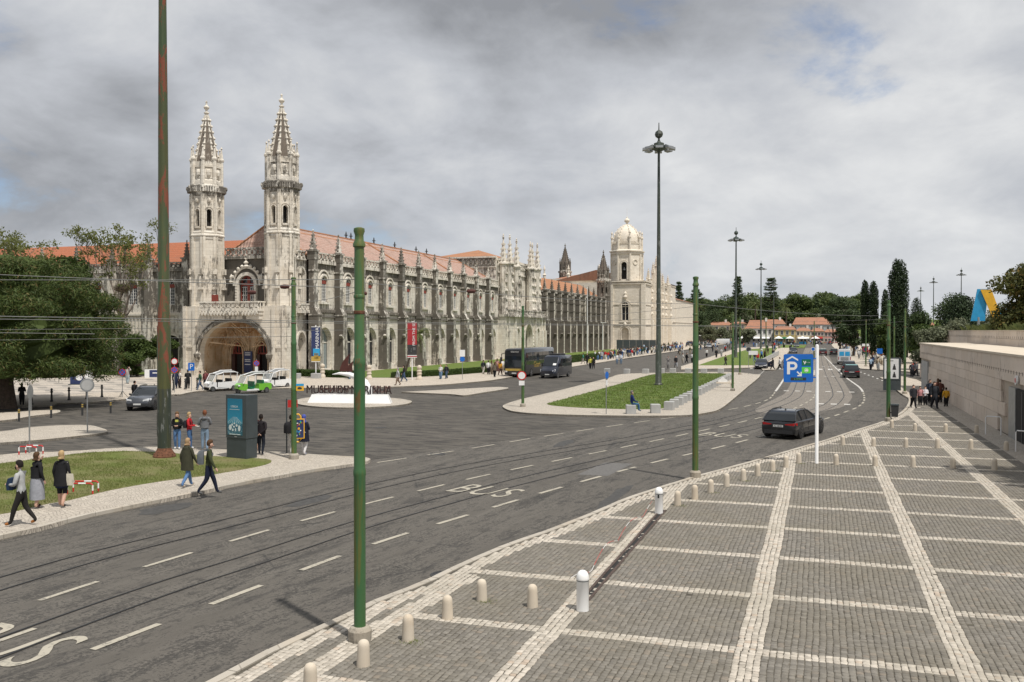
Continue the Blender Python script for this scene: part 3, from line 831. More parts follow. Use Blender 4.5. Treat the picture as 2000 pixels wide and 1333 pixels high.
def blades(name, poly, dens, z, h0, h1, mat, seed, keep=None, label='short grass blades on the worn lawn island', wk=1.0):
 r = np.random.default_rng(seed)
 px = [p[0] for p in poly]; py = [p[1] for p in poly]
 n = int((max(px) - min(px)) * (max(py) - min(py)) * dens)
 P = np.stack([r.uniform(min(px), max(px), n), r.uniform(min(py), max(py), n)], 1)
 P = P[in_poly(P, poly)]
 clump = np.sin(P[:, 0] * 2.1 + 1.3 * np.sin(P[:, 1] * 1.7)) + np.sin(P[:, 1] * 2.9 + P[:, 0])
 P = P[clump + r.normal(0, 0.8, len(P)) > -0.9]
 if keep is not None: P = P[keep(P)]
 n = len(P)
 a = r.uniform(0, 6.283, n); h = r.uniform(h0, h1, n); wd = r.uniform(0.006, 0.012, n) * wk
 lean = r.normal(0, 0.35, (n, 2)) * h[:, None]
 V = np.zeros((n, 3, 3))
 V[:, 0, :2] = P - np.stack([np.cos(a), np.sin(a)], 1) * wd[:, None]; V[:, 1, :2] = P + np.stack([np.cos(a), np.sin(a)], 1) * wd[:, None]
 V[:, :2, 2] = z
 V[:, 2, :2] = P + lean; V[:, 2, 2] = z + h
 o = bpy.data.objects.new(name, np_mesh(name, V.reshape(-1, 3), np.arange(n * 3).reshape(-1, 3), mat)); link(o)
 return tag(o, label, 'grass', kind='stuff')
_bare = [(-26.61,33.34), (-22.06,32.73)]
blades('island_grass', LAWN, 420, 0.13, 0.025, 0.075, M['blade'], 3,
 lambda P: (line_dist(P, [(-28.75,32.97), (-26.71,33.13), (-24.84,33.09), (-22.93,32.91), (-21.83,33.12)]) > 1.1) | (np.random.default_rng(1).random(len(P)) < 0.12))
# --- small paved island with the round sign, far left
p_ = smooth_line([(-39.42,31.62), (-44.84,35.96), (-42.21,38.65), (-42.45,40.52), (-41.71,42.24), (-40.08,42.78), (-38.09,41.68), (-37.07,40.91), (-36.43,40.05), (-36.48,38.75), (-37.10,36.16), (-37.97,34.76), (-39.42,31.62)], 3)[:-1]
o = pavement('sign_island', p_, M['calcada']); kerb_strip(o, p_)
p_ = smooth_line([(-50.84,39.50), (-58.47,45.44), (-51.97,47.60), (-50.97,49.60), (-49.96,50.37), (-48.75,49.50), (-47.96,48.14), (-47.93,46.23), (-47.25,43.27), (-50.84,39.50)], 3)[:-1]
o = pavement('tree_island', p_, M['calcada_far']); kerb_strip(o, p_)
# --- oval island of the museum lettering
p_ = [(-29.25 + 6.6 * math.cos(t) * math.cos(0.32) + 2.6 * math.sin(t) * -math.sin(0.32), 65.0 + 6.6 * math.cos(t) * math.sin(0.32) + 2.6 * math.sin(t) * math.cos(0.32)) for t in [2 * math.pi * k / 40 for k in range(40)]]
p_ = smooth_line([(-38.08,61.52), (-36.20,59.59), (-33.83,58.45), (-31.42,58.56), (-29.84,60.25), (-29.23,62.41), (-29.65,64.60), (-30.64,66.18), (-32.63,67.84), (-35.45,68.73), (-38.16,68.45), (-39.58,66.73), (-39.40,64.40), (-38.08,61.52)], 4)[:-1]
o = pavement('museum_island', p_, M['calcada']); kerb_strip(o, p_)
# --- pointed traffic island
p_ = smooth_line([(-35.34,74.81), (-33.45,78.04), (-30.09,84.01), (-28.65,84.07), (-27.96,82.64), (-27.98,79.49), (-28.22,76.11), (-28.29,73.04), (-28.80,72.67), (-30.34,73.68), (-35.34,74.81)], 3)[:-1]
o = pavement('pointed_island', p_, M['calcada']); kerb_strip(o, p_)
# --- large green island
GI = smooth_line([(-22.07,64.29), (-22.56,70.02), (-22.57,82.06), (-23.07,104.06), (-23.47,114.45), (-19.00,120.42), (-11.47,124.49), (-7.81,119.67), (-6.78,115.84), (-6.60,92.27), (-6.53,79.64), (-6.52,76.54), (-6.55,66.17), (-7.07,62.57), (-8.46,59.91), (-12.51,58.41),
    (-16.89,58.10), (-19.56,59.23), (-21.37,62.14), (-22.07,64.29)], 4)[:-1]
o = pavement('green_island', GI, M['calcada']); kerb_strip(o, GI, 0.25)
GL = smooth_line([(-19.26,65.98), (-19.28,72.29), (-19.24,83.95), (-19.41,98.50), (-19.37,115.82), (-15.46,118.58), (-11.24,118.53), (-10.82,106.95), (-10.29,90.19), (-9.95,74.80), (-10.10,66.36), (-10.28,65.15), (-11.73,63.55), (-15.49,63.41), (-18.27,64.59), (-19.26,65.98)], 4)[:-1]
b = MB(); b.prism(GL, 0.10, 0.15); tag(b.build('green_island_lawn', M['grass']), kind='structure')
blades('green_island_grass', GL, 75, .148, .05, .13, M['blade_green'], 9, None, 'green grass blades on the large traffic island', 2.6)
# --- second lawn farther up the street
p_ = [(-18.45,130.61), (-20.04,141.81), (-24.45,297.63), (-12.12,342.53), (-8.16,294.33), (-5.76,133.95), (-7.41,132.52), (-8.29,141.60)]
o = pavement('far_island', p_, M['calcada_far']); kerb_strip(o, p_, 0.3)
b = MB(); b.prism([(-18.03,146.85), (-18.98,193.59), (-19.64,278.29), (-12.56,306.16), (-10.62,232.73), (-9.08,149.83)], 0.10, 0.16); tag(b.build('far_lawn', M['grass']), kind='structure')
b = MB(); b.prism([(-12.5, 305.0), (-4.5, 305.0), (-4.5, 360.0), (-13.0, 360.0)], 0.0, 0.16); tag(b.build('distant_lawn', M['grass']), kind='structure')
# --- forecourt and pavement of the monastery
FK = [(-70.88,43.83), (-54.64,51.98), (-54.54,54.99), (-52.94,56.30), (-52.67,59.98), (-52.76,65.54), (-51.97,65.80), (-53.10,68.89), (-53.17,71.09), (-51.06,74.13), (-47.84,76.83), (-41.25,79.87), (-38.66,82.80), (-36.52,85.86), (-35.25,90.13), (-34.29,95.71), (-34.55,102.69)]
FC = smooth_line(FK, 3) + [(-35.3, 112.0), (-35.5, 136.0), (-36.0, 177.0), (-36.0, 300.0), (-36.0, 480.0), (-62.0, 480.0), (-62.0, 101.0), (-140.0, 101.0)]
forecourt = pavement('forecourt_pavement', FC, M['calcada_far'])
kerb_strip(forecourt, FC, 0.25)
b = MB(); b.prism([(-76.56,55.03), (-62.05,59.86), (-59.64,65.29), (-57.26,68.97), (-57.90,71.85), (-70.23,87.15), (-105.07,75.54)], 0.1, 0.128); tag(b.build('wave_pavement', M['calcada_wave']), kind='structure')
# --- lawn in front of the long facade
b = MB(); b.prism([(-57.6, 99.6), (-50.2, 96.2), (-46.6, 97.2), (-44.0, 104.0), (-42.0, 113.0), (-41.3, 136.0), (-41.3, 175.0), (-44.0, 245.0), (-57.6, 262.0)], 0.1, 0.17)
tag(b.build('facade_lawn', M['grass']), kind='structure')
b = MB(); b.prism([(-77.5, 99.0), (-77.5, 94.0), (-84.0, 92.0), (-100.0, 90.0), (-140.0, 88.0), (-140.0, 100.5), (-77.5, 100.5)], 0.1, 0.17)
tag(b.build('west_lawn', M['grass']), kind='structure')
# --- pavement beyond the side street on the right
p_ = smooth_line([(8.66,137.87), (6.26,140.67), (5.50,146.20), (5.30,177.95), (4.74,237.85), (4.35,348.01)], 3)
p_ = p_ + [(5.0, 420.0), (30.0, 420.0), (30.0, 150.0), (12.70,130.98)]
o = pavement('garden_pavement', p_, M['calcada_far']); kerb_strip(o, p_, 0.3)
# ------------------------------------------------------------------ the monastery
def wb(b, name, mats, parent, smooth=None):
 """build in world coordinates under a thing that has its own origin"""
 o = b.build(name, mats, parent, smooth)
 L = parent.location if parent.parent is None else parent.location + parent.parent.location
 o.location = (-L.x, -L.y, -L.z)
 if parent.parent is not None:
  o.location = -(parent.location + parent.parent.location)
 return o
def FX(x0):   # wall facing +X, a = Y
 return lambda a, d, z: (x0 + d, a, z)
def FY(y0):   # wall facing -Y, a = X
 return lambda a, d, z: (a, y0 - d, z)
def outline(op, n=8):
 c, wd, zs, ty = op['c'], op['w'], op['zs'], op.get('t', 'round')
 h = wd / 2
 if ty == 'rect': return [(c - h, zs), (c + h, zs)]
 if ty == 'pointed':
  pts = []
  for i in range(n + 1):
   t = R(180 - 60 * i / n)
   pts.append((c + h + wd * math.cos(t), zs + wd * math.sin(t)))
  for i in range(1, n + 1):
   t = R(60 - 60 * i / n)
   pts.append((c - h + wd * math.cos(t), zs + wd * math.sin(t)))
  return pts
 rise = op.get('rise', h)
 return [(c - h * math.cos(math.pi * i / (2 * n)), zs + rise * math.sin(math.pi * i / (2 * n))) for i in range(2 * n + 1)]
def arch_wall(b, fr, a0, a1, z0, z1, ops, depth=0.5, m=0, mr=None, d0=0.0):
 mr = m if mr is None else mr
 Q = lambda pts, mm: b.face([fr(a, d, z) for a, d, z in pts], mm)
 cur = a0
 for op in sorted(ops, key=lambda o: o['c']):
  l, r = op['c'] - op['w'] / 2, op['c'] + op['w'] / 2
  if l > cur: Q([(cur, d0, z0), (l, d0, z0), (l, d0, z1), (cur, d0, z1)], m)
  if op['z0'] > z0: Q([(l, d0, z0), (r, d0, z0), (r, d0, op['z0']), (l, d0, op['z0'])], m)
  pts = outline(op)
  for p, q in zip(pts, pts[1:]):
   Q([(p[0], d0, p[1]), (q[0], d0, q[1]), (q[0], d0, z1), (p[0], d0, z1)], m)
   Q([(p[0], d0, p[1]), (q[0], d0, q[1]), (q[0], d0 - depth, q[1]), (p[0], d0 - depth, p[1])], mr)
  for a in (l, r):
   Q([(a, d0, op['z0']), (a, d0, op['zs']), (a, d0 - depth, op['zs']), (a, d0 - depth, op['z0'])], mr)
  Q([(l, d0, op['z0']), (r, d0, op['z0']), (r, d0 - depth, op['z0']), (l, d0 - depth, op['z0'])], mr)
  cur = r
 if cur < a1: Q([(cur, d0, z0), (a1, d0, z0), (a1, d0, z1), (cur, d0, z1)], m)
def fill(b, fr, op, d, m=0):
 pts = [(op['c'] - op['w'] / 2, op['z0'])] + outline(op) + [(op['c'] + op['w'] / 2, op['z0'])]
 b.face([fr(a, d, z) for a, z in pts], m)
def band(b, fr, op, w0, w1, d0, d1, m=0, foot=None):
 """moulded surround running up both jambs and over the arch"""
 zf = op['z0'] if foot is None else foot
 base = [(op['c'] - op['w'] / 2, zf)] + outline(op) + [(op['c'] + op['w'] / 2, zf)]
 def off(k):
  out = []
  for i, p in enumerate(base):
   a = base[max(i - 1, 0)]; c = base[min(i + 1, len(base) - 1)]
   ta, tz = c[0] - a[0], c[1] - a[1]; L = math.hypot(ta, tz) or 1
   out.append((p[0] - tz / L * k, p[1] + ta / L * k))
  return out
 I = off(w0); O = off(w1)
 for i in range(len(base) - 1):
  P = [I[i], I[i + 1], O[i + 1], O[i]]
  b.face([fr(a, d1, z) for a, z in P], m)
  b.face([fr(O[i][0], d0, O[i][1]), fr(O[i + 1][0], d0, O[i + 1][1]), fr(O[i + 1][0], d1, O[i + 1][1]), fr(O[i][0], d1, O[i][1])], m)
  b.face([fr(I[i][0], d0, I[i][1]), fr(I[i + 1][0], d0, I[i + 1][1]), fr(I[i + 1][0], d1, I[i + 1][1]), fr(I[i][0], d1, I[i][1])], m)
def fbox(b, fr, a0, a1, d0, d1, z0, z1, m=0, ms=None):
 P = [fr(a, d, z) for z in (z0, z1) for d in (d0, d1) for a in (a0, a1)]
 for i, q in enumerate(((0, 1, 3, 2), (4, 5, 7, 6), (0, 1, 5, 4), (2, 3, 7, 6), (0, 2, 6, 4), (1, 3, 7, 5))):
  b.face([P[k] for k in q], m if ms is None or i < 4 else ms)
def fbar(b, fr, p, q, wd, d0, d1, m=0):
 ta, tz = q[0] - p[0], q[1] - p[1]; L = math.hypot(ta, tz); na, nz = -tz / L * wd / 2, ta / L * wd / 2
 C = [(p[0] + na, p[1] + nz), (p[0] - na, p[1] - nz), (q[0] - na, q[1] - nz), (q[0] + na, q[1] + nz)]
 b.face([fr(a, d1, z) for a, z in C], m)
 for i in range(4):
  u, v = C[i], C[(i + 1) % 4]
  b.face([fr(u[0], d0, u[1]), fr(v[0], d0, v[1]), fr(v[0], d1, v[1]), fr(u[0], d1, u[1])], m)
def lattice(b, fr, a0, a1, z0, z1, cell=0.8, m=0):
 fbox(b, fr, a0, a1, -0.14, 0.14, z1 - 0.17, z1, m)
 fbox(b, fr, a0, a1, -0.14, 0.17, z0, z0 + 0.18, m)
 n = max(1, round((a1 - a0) / cell)); s = (a1 - a0) / n; h0, h1 = z0 + 0.16, z1 - 0.15
 for i in range(n):
  x = a0 + i * s
  fbar(b, fr, (x, h0), (x + s, h1), 0.13, -0.07, 0.07, m)
  fbar(b, fr, (x, h1), (x + s, h0), 0.13, -0.075, 0.075, m)
  c = (x + s / 2, (h0 + h1) / 2)
  k = 8
  for j in range(k):
   t0, t1 = 2 * math.pi * j / k, 2 * math.pi * (j + 1) / k
   fbar(b, fr, (c[0] + .22 * math.cos(t0), c[1] + .22 * math.sin(t0)), (c[0] + .22 * math.cos(t1), c[1] + .22 * math.sin(t1)), 0.08, -0.09, 0.09, m)
def cable(b, fr, a0, a1, z, r=0.16, d=0.2, step=0.42, m=0):
 """rope-like moulding: a run of slanting lumps over a plain fillet"""
 fbox(b, fr, a0, a1, 0, d * 0.7, z - r * 0.5, z + r * 0.6, m)
 n = int((a1 - a0) / step)
 for i in range(n):
  a = a0 + (i + 0.15) * (a1 - a0) / n
  fbar(b, fr, (a, z - r * 1.2), (a + step * 0.62, z + r * 0.7), step * 0.55, 0, d, m)
def pinnacle(b, c, r, h, n=8, m=0, crock=True, rot=math.pi / 8):
 b.lathe([(r * 1.25, -0.12), (r * 1.25, 0.06), (r, 0.12), (r * 0.95, 0.2), (r * 0.16, h * 0.88), (r * 0.34, h * 0.92), (r * 0.1, h * 0.965), (0.01, h)], c, n, m, rot)
 if crock:
  for i in range(4):
   z = 0.25 + (h * 0.8 - 0.25) * (i + 0.4) / 4; rr = r * (1 - 0.84 * z / (h * 0.88))
   for k in range(4):
    t = rot + k * math.pi / 2
    x, y = c[0] + math.cos(t) * rr * 1.1, c[1] + math.sin(t) * rr * 1.1
    s = r * 0.2
    b.box(x - s, x + s, y - s, y + s, c[2] + z - s, c[2] + z + s * 1.3, m)
# ---- window used along the wings (local: a = Y, faces +X, origin at sill centre)
def window_parts(wd, hs, rows, cols, frame_mat, pane_mat, transom=None):
 op = dict(c=0, w=wd, z0=0, zs=hs, t='round')
 pb = MB(); fill(pb, FX(0), op, 0.0)
 fb = MB()
 F_ = FX(0)
 band(fb, F_, op, -0.09, 0.0, 0.0, 0.07, 0)
 fbox(fb, F_, -wd / 2, wd / 2, 0, 0.07, 0, 0.09)
 fbox(fb, F_, -0.05, 0.05, 0, 0.075, 0, hs)
 for i in range(1, rows):
  z = hs * i / rows
  fbox(fb, F_, -wd / 2, wd / 2, 0, 0.05, z - 0.022, z + 0.022)
 for j in range(1, cols):
  a = -wd / 2 + wd * j / cols
  if abs(a) > 0.05: fbox(fb, F_, a - 0.02, a + 0.02, 0, 0.05, 0, hs)
 if transom is not None:
  fbox(fb, F_, -wd / 2, wd / 2, 0, 0.10, hs - 0.22, hs + 0.22, 1)
 for k in (45, 90, 135):
  t = R(k)
  fbar(fb, F_, (0, hs), (wd / 2 * math.cos(t), hs + wd / 2 * math.sin(t)), 0.04, 0, 0.05)
 return pb, fb, [frame_mat, transom or frame_mat], pane_mat
_pb, _fb, _fm, _pm = window_parts(1.45, 2.45, 6, 4, M['frame_white'], M['glass'], M['red_wood'])
WIN_PANE = _pb.mesh('pane', _pm); WIN_FRAME = _fb.mesh('frame', _fm)
def place_window(parent, loc, rz=0.0, pane=None, frame=None):
 L = parent.location
 o = bpy.data.objects.new('window', pane or WIN_PANE); link(o, parent)
 o.location = (loc[0] - L.x, loc[1] - L.y, loc[2] - L.z); o.rotation_euler = (0, 0, rz)
 f = bpy.data.objects.new('frame', frame or WIN_FRAME); link(f, o)
 return o
XW = -59.3
BY = [99.65 + 6.28 * k for k in range(11)]
wing = thing('monastery_wing', 'long stone facade wing with dark stained buttresses, arched windows and pink tiled roof', 'building', (XW, 130.0, 0))
F_ = FX(XW)
bays = [(BY[k], BY[k + 1]) for k in range(10)] + [(BY[10], 169.4)]
for k, (y0, y1) in enumerate(bays):
 c = (y0 + y1) / 2
 up = dict(c=c, w=1.5, z0=9.25, zs=11.75); lo = dict(c=c + .15, w=3.5, z0=0.75, zs=4.1, rise=1.9)
 b = MB()
 arch_wall(b, F_, y0, y1, 8.2, 12.75, [up], 0.42)
 wb(b, 'upper_wall', M['stone'], wing)
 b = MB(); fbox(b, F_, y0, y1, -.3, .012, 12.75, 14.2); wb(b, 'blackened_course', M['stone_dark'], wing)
 b = MB()
 arch_wall(b, F_, y0, y1, -0.1, 8.2, [lo], 0.62)
 band(b, F_, lo, 0.0, 0.26, 0.0, 0.10)
 band(b, FX(XW - 0.3), lo, -0.16, 0.0, -.3, 0.0)
 wb(b, 'lower_wall', M['stone_clean'], wing)
 b = MB()
 band(b, F_, up, 0.0, 0.22, 0, 0.16, 0)
 band(b, F_, dict(up, zs=11.9), 0.42, 0.62, 0, 0.12, 0, 10.6)
 fbox(b, F_, c - 1.15, c + 1.15, 0, 0.34, 8.92, 9.22)
 wb(b, 'window_surround', M['stone_clean'], wing)
 place_window(wing, (XW - 0.16, c, 9.26))
 b = MB(); fill(b, F_, lo, -.58); o = wb(b, 'ground_window', M['curtain'] if k in (0,) else M['glass'], wing)
 b = MB()
 for a in (c - 0.75, c, c + 0.75): fbox(b, F_, a - 0.05, a + 0.05, -.58, -.52, 0.75, 5.2)
 fbox(b, F_, c - 1.55, c + 1.75, -.58, -.52, 4.0, 4.14)
 for s in (-1, 1):
  fbox(b, F_, c + .15 + s * 1.62 - 0.13, c + .15 + s * 1.62 + 0.13, -.5, -.1, 0.75, 4.3)
 wb(b, 'mullion', M['stone_clean'], wing)
 b = MB(); cable(b, F_, y0 + 0.55, y1 - 0.5, 8.05, 0.2, 0.30); fbox(b, F_, y0 + .5, y1 - .5, 0, 0.2, 7.2, 7.35)
 wb(b, 'rope_moulding', M['stone_dark'], wing)
 b = MB(); lattice(b, FX(XW + 0.1), y0 + 0.4, y1 - 0.4, 14.2, 15.35, 0.86)
 fbox(b, F_, y0, y1, -0.2, 0.28, 13.95, 14.2)
 wb(b, 'balustrade', M['stone'], wing)
for k, y in enumerate(BY):
 j = rnd.uniform(-.03, .03)
 b = MB()
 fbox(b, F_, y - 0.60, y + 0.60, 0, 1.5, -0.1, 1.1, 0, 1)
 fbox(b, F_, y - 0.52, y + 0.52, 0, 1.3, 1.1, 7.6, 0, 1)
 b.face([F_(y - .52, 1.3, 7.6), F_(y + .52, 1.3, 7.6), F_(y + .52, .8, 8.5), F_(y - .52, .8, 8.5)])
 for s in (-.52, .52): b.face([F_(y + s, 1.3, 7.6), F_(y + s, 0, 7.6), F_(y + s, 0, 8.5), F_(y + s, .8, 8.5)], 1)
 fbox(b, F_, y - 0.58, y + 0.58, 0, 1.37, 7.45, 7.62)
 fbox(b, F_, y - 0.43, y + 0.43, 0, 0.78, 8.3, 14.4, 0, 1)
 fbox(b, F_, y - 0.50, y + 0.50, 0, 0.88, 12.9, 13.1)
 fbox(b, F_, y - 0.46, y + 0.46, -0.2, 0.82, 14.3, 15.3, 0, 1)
 fbox(b, F_, y - 0.58, y + 0.58, -0.3, 0.95, 15.3, 15.5)
 fbar(b, F_, (y - .8, 5.0), (y - .4, 4.6), 0.26, 0.95, 1.35)
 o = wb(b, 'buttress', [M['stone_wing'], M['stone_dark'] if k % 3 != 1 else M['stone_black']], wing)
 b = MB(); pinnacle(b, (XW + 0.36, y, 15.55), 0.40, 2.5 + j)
 wb(b, 'pinnacle', M['stone_wing'], o)
b = MB()
e0, e1 = -59.6, -72.0; rx = -66.6; rz_ = 19.2; ez = 14.75
yA, yB = 99.5, 169.6
b.face([(e0, yA, ez), (e0, yB, ez), (rx, 165.5, rz_), (rx, 101.6, rz_)])
b.face([(e1, yB, ez), (e1, yA, ez), (rx, 101.6, rz_), (rx, 165.5, rz_)])
b.face([(e1, yA, ez), (e0, yA, ez), (rx, 101.6, rz_)])
b.face([(e0, yB, ez), (e1, yB, ez), (rx, 165.5, rz_)])
roof = wb(b, 'roof', M['roof_old'], wing)
b = MB()
b.tube([(rx, 101.6, rz_), (rx, 165.5, rz_)], 0.16, 6)
b.tube([(rx + 0.95, 101.6, rz_ - 0.66), (rx + 0.95, 166.0, rz_ - 0.66)], 0.13, 6)
for ya in (101.6,): b.tube([(rx, ya, rz_), (e0, yA, ez + .05)], 0.14, 6); b.tube([(rx, ya, rz_), (e1, yA, ez + .05)], 0.14, 6)
b.tube([(rx, 165.5, rz_), (e0, yB, ez + .05)], 0.14, 6)
for ya in (128.0, 149.0): b.tube([(rx, ya, rz_ + .03), (e0, ya + 1.5, ez + .1)], 0.16, 6)
wb(b, 'ridge_tiles', M['roof_mid'], roof)
for y in (122.0, 123.5, 131.0, 138.5, 147.0, 151.5):
 b = MB(); b.lathe([(0.12, 0), (0.10, .35), (.34, .42), (.10, .55), (.10, .75), (.02, 1.0)], (rx, y, rz_ + .1), 8); wb(b, 'roof_vent', M['iron'], roof)
b = MB(); b.face([(XW - .01, yA, 14.2), (XW - .01, 169.4, 14.2), (e0 - .3, 169.4, ez), (e0 - .3, yA, ez)]); b.box(-70.8, XW - 1.4, 100.4, 169.2, -0.1, 13.9); wb(b, 'core_wall', M['stone_wing'], wing)
# ---- entrance pavilion between the two towers
TX = (-72.75, -61.95); TY = 97.5
ent = thing('entrance_pavilion', 'stone entrance pavilion with a wide porch arch, balcony and red balcony window between towers', 'building', (-67.2, 95.0, 0))
PF = FY(95.0)
porch = dict(c=-67.1, w=9.8, z0=-0.1, zs=2.9, rise=3.85, t='ell')
b = MB()
arch_wall(b, PF, -74.4, -59.8, -0.1, 7.35, [porch], 0.9)
b.face([(-59.8, 95, -.1), (-59.8, 97.2, -.1), (-59.8, 97.2, 8.5), (-59.8, 95, 8.5)])
b.face([(-74.4, 95, -.1), (-74.4, 101, -.1), (-74.4, 101, 8.4), (-74.4, 95, 8.4)])
fbox(b, PF, -74.6, -72.3, 0, 0.22, -.1, 0.9); fbox(b, PF, -61.9, -59.6, 0, 0.22, -.1, 0.9)
fbox(b, PF, -74.5, -72.4, 0, 0.12, 3.5, 3.75); fbox(b, PF, -61.8, -59.7, 0, 0.12, 3.5, 3.75)
for x in (-74.1, -72.7, -61.5, -60.1): fbox(b, PF, x - 0.22, x + 0.22, 0, 0.2, 0.9, 8.6)
b.box(-74.4, -70.9, 95.003, 99.5, 7.35, 8.55); b.box(-63.3, -59.803, 95.003, 97.3, 7.35, 8.55)
wb(b, 'front_wall', M['stone_tower'], ent)
b = MB()
band(b, PF, porch, 0.0, 0.30, 0, 0.28, 0, 2.6); band(b, PF, porch, 0.45, 0.6, 0, 0.14, 0, 2.9)
for s in (-1, 1):
 b.lathe([(.05, -0.9), (.38, -0.35), (.45, 0), (.2, .25), (.05, .5)], (-67.1 + s * 5.1, 94.8, 2.7), 8)
wb(b, 'porch_arch', M['stone_dark'], ent)
IN = FY(95.9)
b = MB()
vo = dict(porch, w=9.8); pts = [(porch['c'] - 4.9, -0.1)] + outline(porch) + [(porch['c'] + 4.9, -0.1)]
for p, q in zip(pts, pts[1:]):
 b.face([(p[0], 95.9, p[1]), (q[0], 95.9, q[1]), (q[0], 99.5, q[1]), (p[0], 99.5, p[1])])
doors = [dict(c=-69.75, w=1.75, z0=0.0, zs=2.7, t='pointed'), dict(c=-66.1, w=1.75, z0=0.0, zs=2.7, t='pointed')]
arch_wall(b, FY(99.5), -72.0, -62.2, -0.1, 6.9, doors, 0.5)
for d_ in doors:
 band(b, FY(99.5), d_, 0.0, 0.14, 0, 0.22); band(b, FY(99.5), d_, 0.3, 0.42, 0, 0.15); band(b, FY(99.5), d_, 0.58, 0.66, 0, 0.08)
wb(b, 'porch_interior', M['stone_porch'], ent)
b = MB()
for k in range(6):   # ribs of the vault
 t = R(20 + 28 * k)
 z = 2.9 + 3.7 * math.sin(t); x = -67.1 + 4.75 * math.cos(t)
 b.tube([(-67.1 + (x + 67.1) * u, 99.35 - 3.3 * (u if k % 2 else 1 - u) * 0.9, 2.9 + (z - 2.9) * (0.45 + 0.55 * u)) for u in (0.25, 0.5, 0.75, 1.0)], 0.09, 6)
for x in (-70.9, -67.9, -64.9):
 b.tube([(x, 99.3, 2.2), (x, 99.2, 3.6), (x + .35, 98.6, 5.2), (x + 1.1, 97.2, 6.3)], 0.10, 6); b.tube([(x, 99.3, 2.2), (x, 99.2, 3.6), (x - .35, 98.6, 5.2), (x - 1.1, 97.2, 6.3)], 0.10, 6)
wb(b, 'vault_rib', M['stone_porch'], ent)
for d_ in doors:
 b = MB(); fill(b, FY(99.5), dict(d_, w=d_['w'], zs=2.7), -0.42); o = wb(b, 'door', M['dark'], ent)
 b = MB(); band(b, FY(99.9), d_, -0.16, 0.0, 0, 0.1); fbox(b, FY(99.9), d_['c'] - .85, d_['c'] + .85, 0, .12, 2.62, 2.8); fbox(b, FY(99.9), d_['c'] - .06, d_['c'] + .06, 0, .1, 2.7, 4.1)
 for s in (-.42, .42): fbox(b, FY(99.9), d_['c'] + s - .05, d_['c'] + s + .05, 0, .1, 2.7, 3.6)
 wb(b, 'door_frame', M['red_wood'], o)
 b = MB(); fbox(b, FY(99.95), d_['c'] - .8, d_['c'] - .35, 0.02, .5, 0, 2.6); wb(b, 'door_leaf', M['dark_wood'], o)
b = MB()
b.box(-71.4, -62.9, 93.9, 99.0, 7.9, 8.12); cable(b, FY(94.0), -71.3, -63.0, 7.7, .22, .22)
b.box(-71.2, -63.1, 94.35, 95.2, 6.95, 7.55); b.box(-71.3, -63.0, 94.15, 95.2, 7.5, 7.9)
lattice(b, FY(94.1), -71.3, -63.0, 8.1, 9.1, 0.62)
for x in (-71.2, -63.1):
 for i in range(6): b.box(x - .09, x + .09, 94.4 + i * .75, 94.6 + i * .75, 8.1, 8.95)
 b.box(x - .12, x + .12, 94.1, 98.9, 8.95, 9.1)
wb(b, 'balcony', M['stone'], ent)
UF = FY(98.9)
uw = dict(c=-67.85, w=2.25, z0=8.5, zs=11.35, t='round')
b = MB(); arch_wall(b, UF, -71.2, -63.4, 8.1, 14.75, [uw], 0.45)
wb(b, 'upper_wall', M['stone_black'], ent)
b = MB()
band(b, UF, uw, 0.0, 0.42, 0, 0.30); band(b, UF, dict(uw, zs=11.6), 0.62, 0.85, 0, 0.20, 0, 11.2)
for k in range(9):
 t = R(20 + 17.5 * k); x, z = -67.85 + 2.05 * math.cos(t), 11.6 + 2.05 * math.sin(t)
 b.lathe([(.05, -.2), (.2, -.05), (.22, .1), (.08, .25)], (x, 98.7, z), 6)
b.lathe([(.3, 0), (.42, .15), (.15, .4), (.35, .6), (.1, .9), (.22, 1.1), (.02, 1.4)], (-67.85, 98.7, 13.45), 8)
for s in (-1, 1): b.lathe([(.12, 0), (.3, .2), (.16, .5), (.22, .8), (.02, 1.2)], (-67.85 + s * 2.2, 98.7, 11.5), 8)
for s in (-1, 1):
 for k in range(8): b.box(-67.85 + s * 1.4 - .12, -67.85 + s * 1.4 + .12, 98.5, 98.9, 8.6 + k * .36, 8.85 + k * .36)
wb(b, 'window_surround', M['stone_clean'], ent)
b = MB(); fill(b, UF, uw, -0.42); o = wb(b, 'balcony_window', M['glass'], ent)
b = MB(); Fw = FY(99.30)
fbox(b, Fw, -69.0, -66.7, 0, .08, 11.2, 11.55, 1); fbox(b, Fw, -68.05, -67.65, 0, .09, 8.5, 12.4, 1)
band(b, Fw, uw, -.14, 0, 0, .1, 1)
for s in (-1, 1):
 for i in range(4):
  a = -67.85 + s * (.22 + i * .28); fbox(b, Fw, a - .03, a + .03, 0, .07, 8.5, 11.1, 0)
 for i in range(6): fbox(b, Fw, -67.85 + s * .2, -67.85 + s * 1.1, 0, .07, 8.5 + i * .5, 8.56 + i * .5, 0)
wb(b, 'window_frame', [M['frame_white'], M['red_wood']], o)
b = MB(); b.box(-71.0, -70.15, 96.0, 96.2, 8.6, 10.0); wb(b, 'side_door', M['red_wood'], ent)
b = MB(); lattice(b, FY(98.7), -70.9, -63.8, 14.75, 15.95, 0.8); fbox(b, FY(98.9), -71, -63.6, -.2, .35, 14.55, 14.78); wb(b, 'balustrade', M['stone_wing'], ent)
SF = FX(-60.0)
hi = dict(c=98.55, w=1.9, z0=8.9, zs=12.4); lw = dict(c=98.55, w=1.9, z0=0.3, zs=3.8, rise=1.6)
b = MB(); arch_wall(b, SF, 97.2, 99.9, 8.0, 14.75, [hi], 0.8); arch_wall(b, SF, 97.2, 99.9, -.1, 8.0, [lw], 0.8)
